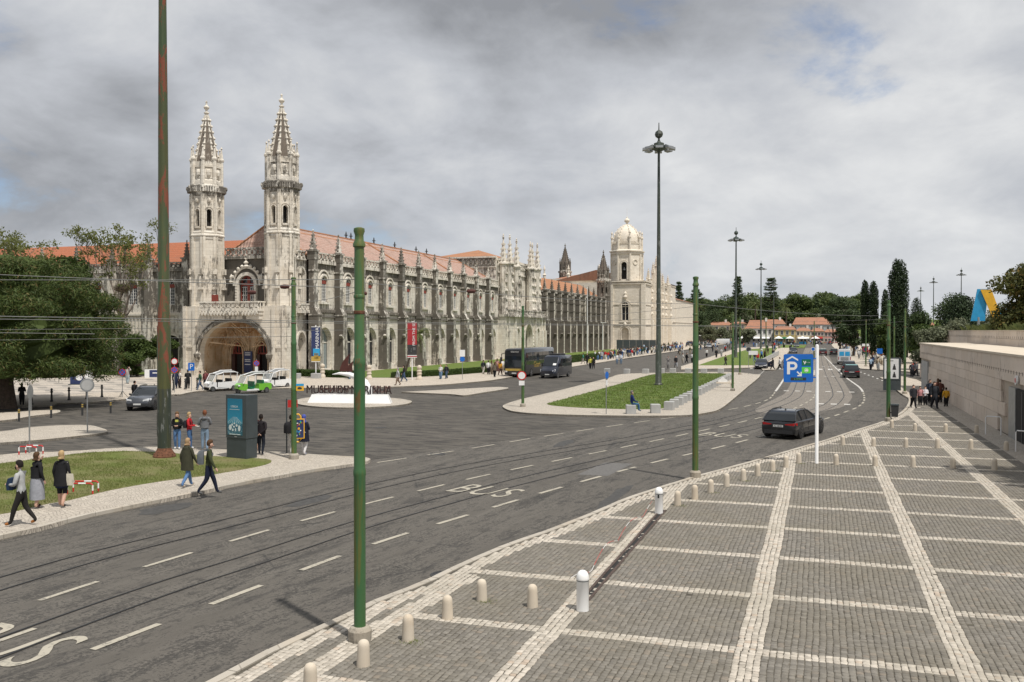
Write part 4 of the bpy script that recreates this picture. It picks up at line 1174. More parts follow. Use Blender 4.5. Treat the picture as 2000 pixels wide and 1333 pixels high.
for k in range(3): band(b, FX(-60.0 - .22 * k), hi, -.12 - .14 * k, 0.12 - .14 * k, -.1, 0.12)
band(b, SF, lw, 0, .25, 0, .15)
for k in range(7): fbox(b, SF, 97.66, 97.9, -.5, .05, .6 + .46 * k, .9 + .46 * k)
fill(b, SF, hi, -.78); fill(b, SF, lw, -.78)
lattice(b, FX(-59.3), 97.25, 99.3, 7.95, 8.9, .6); b.box(-59.95, -59.1, 97.25, 99.3, 7.72, 7.95)
lattice(b, FX(-59.8), 97.4, 99.2, 14.2, 15.35, .8)
wb(b, 'side_wall', M['stone'], ent)
# ---- towers
def oct_pts(cx, cy, r, z, off=math.pi / 8, n=8):
 return [(cx + r * math.cos(off + 2 * math.pi * k / n), cy + r * math.sin(off + 2 * math.pi * k / n), z) for k in range(n)]
def oct_frame(cx, cy, ap, k):
 """frame of octagon face k: a runs along the face, d outward"""
 t = k * math.pi / 4
 nx, ny = math.cos(t), math.sin(t)
 return lambda a, d, z: (cx + nx * (ap + d) - ny * a, cy + ny * (ap + d) + nx * a, z)
def spire_tower(label, cx, cy, s, zb, z1, mats, lower=True, thin=1.0, dark='stone_spire', cap_h=None):
 """octagonal tower; zb foot, z1 foot of the belfry; s overall scale of the upper stages"""
 st, cl, sp = mats
 t = thing('tower', label, 'tower', (cx, cy, zb))
 r = 1.98 * s * thin; ap = r * math.cos(math.pi / 8); half = r * math.sin(math.pi / 8)
 b = MB(); b.ring([oct_pts(cx, cy, r, zb), oct_pts(cx, cy, r, z1)], 0)
 for k in range(8):
  f = oct_frame(cx, cy, ap, k)
  for sgn in (-1, 1):
   fbox(b, f, sgn * half * 0.80 - .14 * s, sgn * half * 0.80 + .14 * s, 0, .16 * s, zb, z1)
  if lower and z1 - zb > 6:
   zc = zb + 2.6
   fbox(b, f, half * .8 - .3, half * .8 + .3, .1, .42, zc - .4, zc - .1); fbox(b, f, half * .8 - .26, half * .8 + .26, .1, .40, zc + 1.5, zc + 2.2)
   b.lathe([(.16, 0), (.2, .5), (.14, 1.0), (.12, 1.2), (.02, 1.4)], f(half * .8, .28, zc - .1), 6)
 wb(b, 'shaft', st, t, None)
 h1 = 5.2 * s
 b = MB()
 for z, e in ((z1, .22), (z1 - .35, .1), (z1 + .35 * s, .12)):
  b.ring([oct_pts(cx, cy, r + e * .3, z - .12), oct_pts(cx, cy, r + e, z), oct_pts(cx, cy, r + e, z + .12), oct_pts(cx, cy, r + e * .3, z + .28)])
 wb(b, 'string_course', cl, t)
 rb = r * 0.97; apb = rb * math.cos(math.pi / 8); hb = rb * math.sin(math.pi / 8)
 b = MB(); zt = z1 + h1
 op = dict(c=0, w=hb * .74, z0=z1 + 1.15 * s, zs=z1 + 3.0 * s)
 for k in range(8):
  f = oct_frame(cx, cy, apb, k)
  arch_wall(b, f, -hb, hb, z1, zt, [op], 0.55 * s)
  band(b, f, op, 0.02, .16 * s, 0, .12 * s); band(b, f, op, .26 * s, .34 * s, 0, .07 * s)
  fbox(b, f, -hb * .5, hb * .5, 0, .2 * s, op['z0'] - .22 * s, op['z0'])
  for sg in (-1, 1):
   fbox(b, f, sg * hb - .17 * s, sg * hb + .17 * s, -.1, .15 * s, z1, zt)
   for j in range(5): fbox(b, f, sg * hb * .48 - .05, sg * hb * .48 + .05, 0, .1 * s, op['z0'] + j * .33 * s, op['z0'] + (j * .33 + .2) * s)
  b.lathe([(.05, -.2), (.22 * s, 0), (.25 * s, .25 * s), (.1, .5 * s)], f(0, .05, zt - 1.0 * s), 6)
 wb(b, 'belfry', st, t)
 b = MB(); b.ring([oct_pts(cx, cy, rb * .66, z1 + .3), oct_pts(cx, cy, rb * .66, zt - .3)]); wb(b, 'belfry_interior', M['dark'], t)
 b = MB()
 b.ring([oct_pts(cx, cy, rb, zt - .3), oct_pts(cx, cy, rb + .14 * s, zt - .15), oct_pts(cx, cy, rb + .16 * s, zt + .15 * s), oct_pts(cx, cy, rb + .32 * s, zt + .25 * s), oct_pts(cx, cy, rb + .36 * s, zt + .75 * s),
   oct_pts(cx, cy, rb + .46 * s, zt + .85 * s), oct_pts(cx, cy, rb + .46 * s, zt + 1.0 * s), oct_pts(cx, cy, rb - .1, zt + 1.2 * s)])
 rc = rb + .36 * s; apc = rc * math.cos(math.pi / 8); hc = rc * math.sin(math.pi / 8)
 for k in range(8):
  f = oct_frame(cx, cy, apc, k)
  for j in range(6):
   a = -hc + (j + .5) * 2 * hc / 6
   fbox(b, f, a - .09 * s, a + .09 * s, -.05, .14 * s, zt + .22 * s, zt + .8 * s)
  b.lathe([(.03, -.25 * s), (.17 * s, 0), (.14 * s, .2 * s), (.02, .35 * s)], f(-hc, .12 * s, zt + .7 * s), 6)
 wb(b, 'cornice', M['stone_wing'], t)
 z2 = zt + 1.15 * s; z3 = z2 + 2.45 * s; rk = rb * .95; apk = rk * math.cos(math.pi / 8); hk = rk * math.sin(math.pi / 8)
 b = MB(); b.ring([oct_pts(cx, cy, rk * 1.04, z2 - .1), oct_pts(cx, cy, rk * 1.04, z2 + .5 * s), oct_pts(cx, cy, rk * .94, z2 + .62 * s), oct_pts(cx, cy, rk * .94, z3)])
 for k in range(8):
  f = oct_frame(cx, cy, apk * .94, k)
  fbox(b, f, -hk, hk, -.05, .14 * s, z3 - .3 * s, z3 - .05 * s)
  fbox(b, f, -hk * .62, hk * .62, 0, .05, z2 + .8 * s, z3 - .45 * s)
  b.lathe([(.05, -.55 * s), (.28 * s, -.2 * s), (.34 * s, .15 * s), (.3 * s, .4 * s), (.1, .5 * s)], f(0, .05, z2 + 1.35 * s), 8, sx=.9, sy=.9)
  n = 5
  for j in range(n):
   a = -hk * .85 + (j + .5) * hk * 1.7 / n
   fbox(b, f, a - .10 * s, a + .10 * s, -.06, .08, z3 - .05 * s, z3 + .38 * s)
  fbox(b, f, -hk * .85, hk * .85, -.05, .06, z3 - .05, z3 + .14 * s)
 o = wb(b, 'crown', cl, t)
 for k in range(8):
  a = math.pi / 8 + k * math.pi / 4
  px_, py_ = cx + rk * 1.0 * math.cos(a), cy + rk * 1.0 * math.sin(a)
  b = MB(); b.lathe([(.24 * s, 0), (.24 * s, 3.0 * s), (.34 * s, 3.1 * s), (.34 * s, 3.3 * s), (.22 * s, 3.4 * s), (.06 * s, 4.6 * s), (.16 * s, 4.65 * s), (.02, 4.9 * s)], (px_, py_, z2), 6)
  wb(b, 'corner_pinnacle', cl, o)
 z4 = z3 - .1 * s; hS = (cap_h or 6.5) * s; r0 = rk * .88
 b = MB(); b.ring([oct_pts(cx, cy, r0, z4), oct_pts(cx, cy, r0 * .13, z4 + hS)]); o = wb(b, 'spire', M[dark], t)
 b = MB()
 for k in range(8):
  a = math.pi / 8 + k * math.pi / 4; ca, sa = math.cos(a), math.sin(a)
  b.cyl((cx + ca * r0, cy + sa * r0, z4), (cx + ca * r0 * .14, cy + sa * r0 * .14, z4 + hS), .13 * s, .08 * s, 5)
  for j in range(8):
   u = (j + .7) / 8.6; rr = r0 * (1 - .87 * u) + .12 * s
   b.lathe([(.02, -.14 * s), (.17 * s, 0), (.12 * s, .12 * s), (.02, .2 * s)], (cx + ca * rr, cy + sa * rr, z4 + hS * u), 5)
 wb(b, 'spire_rib', cl, o)
 b = MB(); q = s * .66
 b.lathe([(.34 * q, -.2), (.3 * q, .2 * q), (.5 * q, .35 * q), (.5 * q, .5 * q), (.22 * q, .62 * q), (.2 * q, 1.0 * q), (.34 * q, 1.1 * q), (.55 * q, 1.4 * q), (.5 * q, 1.62 * q), (.2 * q, 1.85 * q), (.14 * q, 2.25 * q),
   (.22 * q, 2.4 * q), (.15 * q, 2.65 * q), (.03, 2.75 * q)], (cx, cy, z4 + hS), 8)
 wb(b, 'finial', st, o)
 return t
m3 = (M['stone_tower'], M['stone_clean'], M['stone_spire'])
spire_tower('taller looking octagonal stone tower with crocketed spire at the corner of the long facade', TX[1], TY, 1.0, 8.45, 17.3, m3)
spire_tower('octagonal stone tower with crocketed spire beside the orange roofed wing', TX[0], TY, 1.0, 8.45, 17.3, m3)
# ---- left-hand wing with the bright orange roof, facing the forecourt
west = thing('west_wing', 'grey weathered stone wing with bright orange tiled roof behind the pine tree', 'building', (-90.0, 101.0, 0))
WF = FY(101.0)
BX = [-78.2 - 6.0 * k for k in range(7)]
for k in range(7):
 x1, x0 = (BX[k], BX[k] - 6.0)
 c = (x0 + x1) / 2
 up = dict(c=c, w=1.6, z0=9.0, zs=11.3); lo = dict(c=c, w=4.3, z0=0.7, zs=3.4, rise=1.6)
 b = MB(); arch_wall(b, WF, x0, x1, 8.0, 13.6, [up], .4); fbox(b, WF, x0, x1, 0, .25, 13.4, 13.6)
 band(b, WF, up, .12, .3, 0, .12); wb(b, 'upper_wall', M['stone_wing'], west)
 b = MB(); arch_wall(b, WF, x0, x1, -.1, 8.0, [lo], .7); band(b, WF, lo, 0, .2, 0, .12, 0, 3.0)
 for j in range(9): fbox(b, WF, x0 + .6 + j * .58, x0 + .8 + j * .58, 0, .10, 5.5, 7.4)
 fbox(b, WF, x0, x1, 0, .22, 7.6, 7.85)
 wb(b, 'lower_wall', M['stone'], west)
 b = MB(); fill(b, WF, lo, -.65); o = wb(b, 'arcade_window', M['dark'], west)
 b = MB()
 for a in (-1.1, 1.1):
  fbox(b, FY(101.5), c + a - .1, c + a + .1, 0, .15, .7, 3.3); fbar(b, FY(101.5), (c + a, 3.2), (c + a - .75, 4.4), .16, 0, .15); fbar(b, FY(101.5), (c + a, 3.2), (c + a + .75, 4.4), .16, 0, .15)
 wb(b, 'tracery', M['stone_clean'], o)
 b = MB(); fbox(b, FY(101.45), c - 2.1, c + 2.1, 0, .1, .7, 1.3); wb(b, 'railing', M['dark_wood'], o)
 ww = place_window(west, (c, 101.2, 9.02), -math.pi / 2)
 b = MB(); lattice(b, FY(100.9), x0 + .4, x1 - .4, 13.6, 14.6, .7); wb(b, 'balustrade', M['stone_wing'], west)
 b = MB()
 fbox(b, WF, x1 - .55, x1 + .55, 0, 1.3, -.1, 7.8); fbox(b, WF, x1 - .48, x1 + .48, 0, .8, 7.8, 14.9); fbox(b, WF, x1 - .6, x1 + .6, -.2, .95, 14.9, 15.1)
 fbar(b, WF, (x1 - .7, 4.9), (x1 - .3, 4.5), .3, 1.0, 1.4)
 o = wb(b, 'buttress', M['stone_wing'], west)
 b = MB(); pinnacle(b, (x1, 100.65, 15.15), .36, 2.3); wb(b, 'pinnacle', M['stone_dark'], o)
b = MB()
b.face([(-72.5, 101.2, 14.3), (-122, 101.2, 14.3), (-122, 108.5, 18.0), (-68.0, 108.5, 18.0)])
b.face([(-72.5, 116, 14.3), (-68, 108.5, 18.0), (-122, 108.5, 18.0), (-122, 116, 14.3)])
wb(b, 'roof', M['roof_new'], west)
b = MB(); b.box(-121, -75.2, 101.9, 115.5, -.1, 14.2); wb(b, 'core_wall', M['stone_wing'], west)
# ---- middle pavilion with the pinnacle clusters
mid = thing('middle_pavilion', 'stone gateway pavilion with two clusters of tall pinnacles halfway along the facade', 'building', (-60.0, 182.0, 0))
MF = FX(-57.6)
port = dict(c=183.6, w=5.4, z0=0, zs=3.6, t='round', rise=3.6); n1 = dict(c=176.6, w=1.7, z0=1.0, zs=5.2); n2 = dict(c=190.4, w=1.7, z0=1.0, zs=5.2)
b = MB(); arch_wall(b, MF, 169.4, 195.4, -.1, 8.3, [port, n1, n2], 1.3)
b.face([(-57.6, 169.4, -.1), (-60.0, 169.4, -.1), (-60.0, 169.4, 8.3), (-57.6, 169.4, 8.3)])
for k in range(4): band(b, FX(-57.6 - .3 * k), port, -.18 * (k + 1), -.18 * k + .05, -.1, .18)
band(b, MF, port, .1, .35, 0, .2); band(b, MF, n1, 0, .2, 0, .15); band(b, MF, n2, 0, .2, 0, .15)
for y in (170.2, 174.2, 179.3, 187.9, 192.6, 194.8): fbox(b, MF, y - .45, y + .45, 0, .6, -.1, 5.6); fbox(b, MF, y - .32, y + .32, 0, .4, 5.6, 8.3)
for op in (port,): fill(b, MF, op, -1.3)
fill(b, MF, n1, -.7); fill(b, MF, n2, -.7)
for y in (180.5, 186.7):
 for j in range(6): b.lathe([(.1, 0), (.28, .2), (.2, .55), (.05, .62)], (-57.5, y, .8 + j * .72), 6)
wb(b, 'gate_wall', M['stone_clean'], mid)
b = MB(); fill(b, FX(-57.6), dict(port, w=3.0, zs=3.0, rise=2.4), -1.2); wb(b, 'gate', M['dark_wood'], mid)
b = MB(); b.box(-60.2, -57.0, 169.2, 195.8, 8.3, 8.75); cable(b, FX(-57.1), 169.3, 195.6, 8.5, .2, .25); lattice(b, FX(-57.3), 169.4, 195.6, 8.75, 9.75, 1.0)
wb(b, 'terrace', M['stone_wing'], mid)
UF2 = FX(-60.0)
rose = dict(c=184.0, w=4.2, z0=9.5, zs=13.6); tall = dict(c=184.0, w=4.0, z0=9.0, zs=14.5)
b = MB(); arch_wall(b, UF2, 171.0, 195.6, 8.3, 18.4, [tall], .7); fill(b, UF2, tall, -.6); band(b, UF2, tall, 0, .35, 0, .3)
fbox(b, UF2, 171.0, 195.6, 0, .3, 17.0, 17.3); lattice(b, UF2, 171.2, 195.4, 18.4, 19.6, 1.0)
wb(b, 'upper_wall', M['stone'], mid)
b = MB()
for k in range(8): t = k * math.pi / 4; b.lathe([(.02, -.5), (.55, 0), (.02, .5)], (-60.4, 184.0 + 1.1 * math.cos(t), 14.6 + 1.1 * math.sin(t)), 6, sx=.4)
band(b, FX(-60.5), dict(c=184, w=3.0, z0=14.6, zs=14.6), -.2, .1, 0, .3)
wb(b, 'rose_window', M['stone_wing'], mid)
for (x, y, h) in ((-59.2, 172.2, 18.6), (-59.0, 175.6, 18.8), (-58.9, 179.6, 18.4), (-58.9, 189.2, 18.6), (-59.2, 191.6, 18.6), (-59.0, 194.6, 18.8)):
 b = MB()
 b.lathe([(.95, 8.3), (.95, 12), (.82, 12.1), (.82, h), (1.1, h + .1), (1.1, h + .35), (.75, h + .45)], (x, y, 0), 8)
 for j in range(5): b.lathe([(.02, -.25), (.35, 0), (.28, .3), (.02, .5)], (x + .75, y - .3, 10.0 + j * 1.7), 6)
 o = wb(b, 'pier', M['stone'], mid)
 b = MB(); pinnacle(b, (x, y, h + .45), .68, 5.2); b.lathe([(.05, 0), (.3, .15), (.05, .35), (.18, .5), (.02, .8)], (x, y, h + 5.35), 8); wb(b, 'pinnacle', M['stone_clean'], o)
b = MB()
b.face([(-60.2, 170.6, 14), (-77, 170.6, 14), (-77, 170.6, 20.0), (-60.2, 170.6, 20.0)])
b.face([(-60.2, 170.6, 14), (-60.2, 196, 14), (-60.2, 196, 20.0), (-60.2, 170.6, 20.0)])
fbox(b, FY(170.6), -77, -60.0, 0, .25, 18.0, 18.25); fbox(b, FY(170.6), -77, -60.0, 0, .3, 19.9, 20.2)
for j in range(22): fbox(b, FY(170.6), -76.8 + j * .77, -76.4 + j * .77, 0, .15, 16.4, 17.4)
b.face([(-60.2, 196, 8), (-77, 196, 8), (-77, 196, 20), (-60.2, 196, 20)])
wb(b, 'rear_block', M['stone'], mid)
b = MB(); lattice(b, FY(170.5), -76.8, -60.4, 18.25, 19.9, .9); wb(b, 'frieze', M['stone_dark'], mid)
b = MB(); ap_ = (-68.5, 183, 22.6)
C4 = [(-60.4, 171, 19.9), (-60.4, 196, 19.9), (-76.6, 196, 19.9), (-76.6, 171, 19.9)]
for i in range(4): b.face([C4[i], C4[(i + 1) % 4], ap_])
wb(b, 'roof', M['roof_mid'], mid)
# ---- gallery wing on the far side of the pavilion
gal = thing('gallery_wing', 'darkest stained facade wing with close buttresses and ochre roof before the church', 'building', (XW, 226.0, 0))
GY = [199.9 + 6.0 * k for k in range(11)]
for k, y in enumerate(GY):
 y1 = y + 6.0 if k < 10 else 262.6
 y0 = y if k else 195.6
 c = (y + y1) / 2
 up = dict(c=c, w=1.7, z0=9.6, zs=11.9); lo = dict(c=c, w=3.3, z0=1.0, zs=4.0, rise=1.7)
 b = MB(); arch_wall(b, F_, y0, y1, 8.0, 14.3, [up], .4); arch_wall(b, F_, y0, y1, -.1, 8.0, [lo], .6); fill(b, F_, lo, -.55)
 wb(b, 'wall', M['stone_dark'], gal)
 b = MB(); fill(b, F_, up, -.38); wb(b, 'window', M['glass'], gal)
 b = MB(); band(b, F_, up, 0, .2, 0, .15); fbox(b, F_, y + .5, y1 - .5, 0, .22, 7.9, 8.15); fbox(b, F_, y0, y1, 0, .25, 14.3, 14.6); lattice(b, FX(XW + .1), y + .4, y1 - .4, 14.3, 15.2, .9)
 wb(b, 'string_course', M['stone_wing'], gal)
 b = MB()
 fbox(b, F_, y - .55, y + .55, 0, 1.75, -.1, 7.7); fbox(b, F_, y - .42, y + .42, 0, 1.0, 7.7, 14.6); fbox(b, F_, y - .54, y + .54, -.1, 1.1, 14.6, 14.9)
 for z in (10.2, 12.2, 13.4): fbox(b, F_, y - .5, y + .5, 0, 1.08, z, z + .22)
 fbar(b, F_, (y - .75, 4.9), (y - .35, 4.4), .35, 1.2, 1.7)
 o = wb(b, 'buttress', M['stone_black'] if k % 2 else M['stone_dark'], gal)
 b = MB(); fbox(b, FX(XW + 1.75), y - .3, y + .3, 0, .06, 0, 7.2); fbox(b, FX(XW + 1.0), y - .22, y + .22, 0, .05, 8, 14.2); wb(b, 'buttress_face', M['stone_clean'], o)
 b = MB(); pinnacle(b, (XW + .4, y, 14.95), .42, 2.6, 6); wb(b, 'pinnacle', M['stone_dark'], o)
b = MB(); b.face([(XW - .3, 196, 14.7), (XW - .3, 263, 14.7), (-66.5, 263, 18.9), (-66.5, 196, 18.9)]); b.face([(-74, 263, 14.7), (-74, 196, 14.7), (-66.5, 196, 18.9), (-66.5, 263, 18.9)]); wb(b, 'roof', M['roof_mid'], gal)
b = MB(); b.box(-73.8, XW - .62, 197, 262.5, -.1, 14.5); wb(b, 'core_wall', M['stone_dark'], gal)
# ---- church
for (lab, x, y, z1, s) in (('dark slender spire turret standing against the church front', -60.0, 264.6, 15.6, .80),
      ('dark slender spire turret rising behind the ochre gallery roof', -79.0, 292.0, 19.8, .84)):
 spire_tower(lab, x, y, s, 0.0, z1, (M['stone_dark'], M['stone_dark'], M['stone_spire']), False, 1.12)
ch = thing('church', 'pale stone church with ribbed dome on an octagonal bell tower', 'church', (-53.7, 275.0, 0))
CF = FY(270.0); CX0, CX1 = -58.7, -48.9
cw = dict(c=-54.6, w=2.0, z0=8.6, zs=13.0); nich = dict(c=-54.6, w=2.2, z0=.9, zs=5.4)
b = MB(); arch_wall(b, CF, CX0, CX1, 7.3, 20.2, [cw], .6); arch_wall(b, CF, CX0, CX1, -.1, 7.3, [nich], .9)
fill(b, CF, nich, -.85)
for op in (cw, nich): band(b, CF, op, 0, .25, 0, .2); band(b, CF, op, .5, .7, 0, .15)
fbox(b, CF, -56.4, -52.8, 0, .35, 8.0, 8.4); fbox(b, CF, -56.4, -52.8, 0, .35, .3, .8)
b.lathe([(.1, -.4), (.5, 0), (.6, .3), (.3, .9), (.45, 1.3), (.1, 2.0)], (-54.6, 269.8, 15.3), 8)
b.lathe([(.1, -.4), (.5, 0), (.5, .5), (.1, .9)], (-54.6, 269.8, 7.2), 8)
for z, e in ((7.3, .25), (13.2, .15), (19.3, .35), (20.0, .5)): fbox(b, CF, CX0, CX1, 0, e, z, z + .28)
for z, e in ((7.3, .25), (13.2, .15), (19.3, .35), (20.0, .5)): b.box(CX1, CX1 + e, 269.6, 281, z, z + .28)
b.box(CX0, CX1, 270.0 + .95, 281.0, -.1, 20.28)
fbox(b, CF, CX1 - .9, CX1 + .4, 0, .5, -.1, 19.2); fbox(b, CF, CX0 - .2, CX0 + .5, 0, .4, -.1, 19.2)
wb(b, 'tower_base', M['stone_church'], ch)
b = MB(); fill(b, CF, cw, -.55); o = wb(b, 'window', M['glass'], ch)
b = MB(); fbox(b, FY(270.5), -54.7, -54.5, 0, .12, 8.6, 13.9); fbox(b, FY(270.5), -55.6, -53.6, 0, .1, 12.6, 12.8); wb(b, 'mullion', M['stone_church'], o)
ox, oy, orr = -55.2, 275.5, 4.75
oap = orr * math.cos(math.pi / 8); oh = orr * math.sin(math.pi / 8)
b = MB()
bo = dict(c=0, w=1.7, z0=20.9, zs=25.2)
for k in range(8):
 f = oct_frame(ox, oy, oap, k)
 if k % 2 == 0:
  arch_wall(b, f, -oh, oh, 20.2, 28.6, [bo], .8); band(b, f, bo, .0, .25, 0, .2); band(b, f, bo, .4, .55, 0, .15)
 else:
  fbox(b, f, -oh, oh, -.6, 0, 20.2, 28.6)
  for j in range(10): t0, t1 = j * .628, (j + 1) * .628; fbar(b, f, (.75 * math.cos(t0), 26 + .75 * math.sin(t0)), (.75 * math.cos(t1), 26 + .75 * math.sin(t1)), .22, 0, .2)
 for sg in (-1, 1): fbox(b, f, sg * oh - .25, sg * oh + .25, -.1, .22, 20.2, 28.6)
wb(b, 'bell_stage', M['stone_church'], ch)
b = MB(); b.ring([oct_pts(ox, oy, 3.9, 20.3), oct_pts(ox, oy, 3.9, 28.4)]); wb(b, 'bell_chamber', M['dark'], ch)
b = MB(); b.lathe([(.06, .9), (.1, .8), (.3, .6), (.38, .2), (.55, 0)], (ox, oy - oap + .25, 23.6), 12); wb(b, 'bell', M['iron'], ch)
b = MB()
b.ring([oct_pts(ox, oy, orr, 28.2), oct_pts(ox, oy, orr + .3, 28.5), oct_pts(ox, oy, orr + .35, 29.0), oct_pts(ox, oy, orr + .65, 29.2), oct_pts(ox, oy, orr + .65, 29.5), oct_pts(ox, oy, orr - .1, 29.8)])
b.ring([oct_pts(ox, oy, orr - .3, 29.7), oct_pts(ox, oy, orr - .3, 31.4), oct_pts(ox, oy, orr - .15, 31.5), oct_pts(ox, oy, orr - .15, 31.75), oct_pts(ox, oy, orr - .6, 31.8)])
for k in range(8):
 f = oct_frame(ox, oy, (orr - .2) * math.cos(math.pi / 8), k)
 for j in range(7): fbox(b, f, -1.7 + j * .52, -1.45 + j * .52, -.1, .1, 31.7, 32.3)
wb(b, 'cornice', M['stone_church'], ch)
for k in range(8):
 a = math.pi / 8 + k * math.pi / 4
 b = MB(); b.lathe([(.3, 29.6), (.3, 33.2), (.45, 33.3), (.42, 33.7), (.25, 33.8), (.2, 34.6), (.34, 34.8), (.06, 35.4), (.02, 35.6)], (ox + 4.6 * math.cos(a), oy + 4.6 * math.sin(a), 0), 6); wb(b, 'corner_pinnacle', M['stone_church'], ch)
dp = [(3.95, 31.4), (4.0, 32.3), (3.92, 33.3), (3.68, 34.3), (3.25, 35.2), (2.6, 36.1), (1.8, 36.8), (1.0, 37.3), (.35, 37.6)]
b = MB(); b.lathe(dp, (ox, oy, 0), 32)
o = wb(b, 'dome', M['stone_church'], ch, 40)
b = MB()
for k in range(8):
 a = math.pi / 8 + k * math.pi / 4
 b.tube([(ox + (r_ + .03) * math.cos(a), oy + (r_ + .03) * math.sin(a), z_) for r_, z_ in dp], .16, 5)
 for r_, z_ in dp[2:-1]: b.lathe([(.02, -.15), (.2, 0), (.02, .3)], (ox + (r_ + .2) * math.cos(a), oy + (r_ + .2) * math.sin(a), z_), 5)
wb(b, 'dome_rib', M['stone_church'], o)
b = MB(); b.lathe([(.5, 37.4), (.3, 37.7), (.3, 38.1), (.7, 38.4), (.85, 38.8), (.65, 39.2), (.25, 39.5), (.22, 39.8), (.04, 40.0), (.02, 42.6)], (ox, oy, 0), 12); wb(b, 'finial', M['stone_church'], o)
SX = -50.6
NF = FX(SX)
b = MB()
arch_wall(b, NF, 281.0, 330.0, -.1, 20.8, [dict(c=287.0, w=2.0, z0=8, zs=14), dict(c=318.0, w=2.0, z0=8, zs=14)], .6)
for z, e in ((7.3, .25), (14.6, .2), (20.2, .4)): fbox(b, NF, 281, 330, 0, e, z, z + .3)
b.box(-75, SX - .7, 281.0, 330.0, -.1, 20.6)
wb(b, 'nave_wall', M['stone_church'], ch)
for y, h in ((283.5, 21.5), (292.0, 24.0), (298.0, 26.5), (304.0, 24.0), (311.0, 21.5), (322.0, 21.5)):
 b = MB(); fbox(b, NF, y - .9, y + .9, 0, 2.0, -.1, 9.0); fbox(b, NF, y - .7, y + .7, 0, 1.5, 9.0, 16.0); fbox(b, NF, y - .5, y + .5, 0, 1.1, 16.0, h)
 for j in range(6): b.lathe([(.02, -.4), (.5, 0), (.35, .5), (.02, .8)], (SX + 1.7, y, 6.0 + 2.3 * j), 6)
 o = wb(b, 'buttress', M['stone_church'], ch)
 b = MB(); pinnacle(b, (SX + .5, y, h), .6, 3.4); wb(b, 'pinnacle', M['stone_church'], o)
b = MB(); lattice(b, FX(SX + .3), 281, 330, 20.8, 21.9, 1.3); wb(b, 'balustrade', M['stone_church'], ch)
b = MB(); b.face([(SX - 1, 281, 21.2), (SX - 1, 330, 21.2), (-66, 330, 24.5), (-66, 281, 24.5)]); b.face([(SX - 1, 281, 21.2), (-66, 281, 24.5), (-80, 281, 21.2)]); wb(b, 'nave_roof', M['roof_house'], ch)
b = MB(); b.box(-66, SX - .4, 330, 346, -.1, 22.3); b.box(-66, SX - .2, 330, 346, 21.6, 22.0); b.box(-66, SX - .3, 346, 396.5, -.1, 17.2); b.box(-66, SX - .15, 330.1, 396.4, 8.6, 8.95); b.box(-66, SX + .3, 395.5, 396.8, -.1, 17.0)
b.box(-66, SX + .1, 330, 332, -.1, 22.3)
wb(b, 'choir_wall', M['stone_church'], ch)
b = MB(); b.face([(SX, 346, 17.2), (SX, 397, 17.2), (-60, 397, 19.8), (-60, 346, 19.8)]); b.face([(SX, 330, 22.3), (SX, 346.3, 22.3), (-58, 344, 23.2), (-58, 332, 23.2)]); wb(b, 'choir_roof', M['roof_house'], ch)
b = MB(); NW = FY(285.0)
ro = dict(c=-69.5, w=7.0, z0=15.0, zs=17.0, rise=3.2)
arch_wall(b, NW, -86, CX0, 8, 22.0, [ro], 1.0); fill(b, NW, ro, -.9); band(b, NW, ro, 0, .4, 0, .3)
for x in (-84, -76, -66): b.lathe([(.5, 22), (.5, 23.4), (.7, 23.5), (.3, 23.9), (.25, 25), (.4, 25.2), (.05, 26.6)], (x, 285, 0), 8)
fbox(b, NW, -86, CX0, -.2, .3, 21.6, 22.2)
wb(b, 'nave_gable', M['stone_church'], ch)
b = MB()
for k in range(6): t = k * 1.047; b.lathe([(.02, -.8), (1.0, 0), (.02, .8)], (-69.5 + 1.6 * math.cos(t), 285.6, 17.2 + 1.6 * math.sin(t)), 8, sy=.2)
wb(b, 'rose_window', M['dark'], ch)
b = MB(); b.face([(-84, 287, 21.9), (-84, 330, 21.9), (-71, 330, 24.6), (-71, 294, 24.6)]); b.face([(-58, 287, 21.9), (-71, 294, 24.6), (-71, 330, 24.6), (-58, 330, 21.9)]); b.face([(-84, 287, 21.9), (-71, 294, 24.6), (-58, 287, 21.9)]); wb(b, 'rear_roof', M['roof_house'], ch)
t = thing('hoarding', 'long grey hoarding at the foot of the domed church tower', 'fence', (-50, 262, 0.12))
for i in range(6):
 b = MB(); b.box(-55.5 + i * 1.9, -53.65 + i * 1.9, 262.0, 262.1, .12, 2.9); wb(b, 'panel', M['grey_metal'], t)
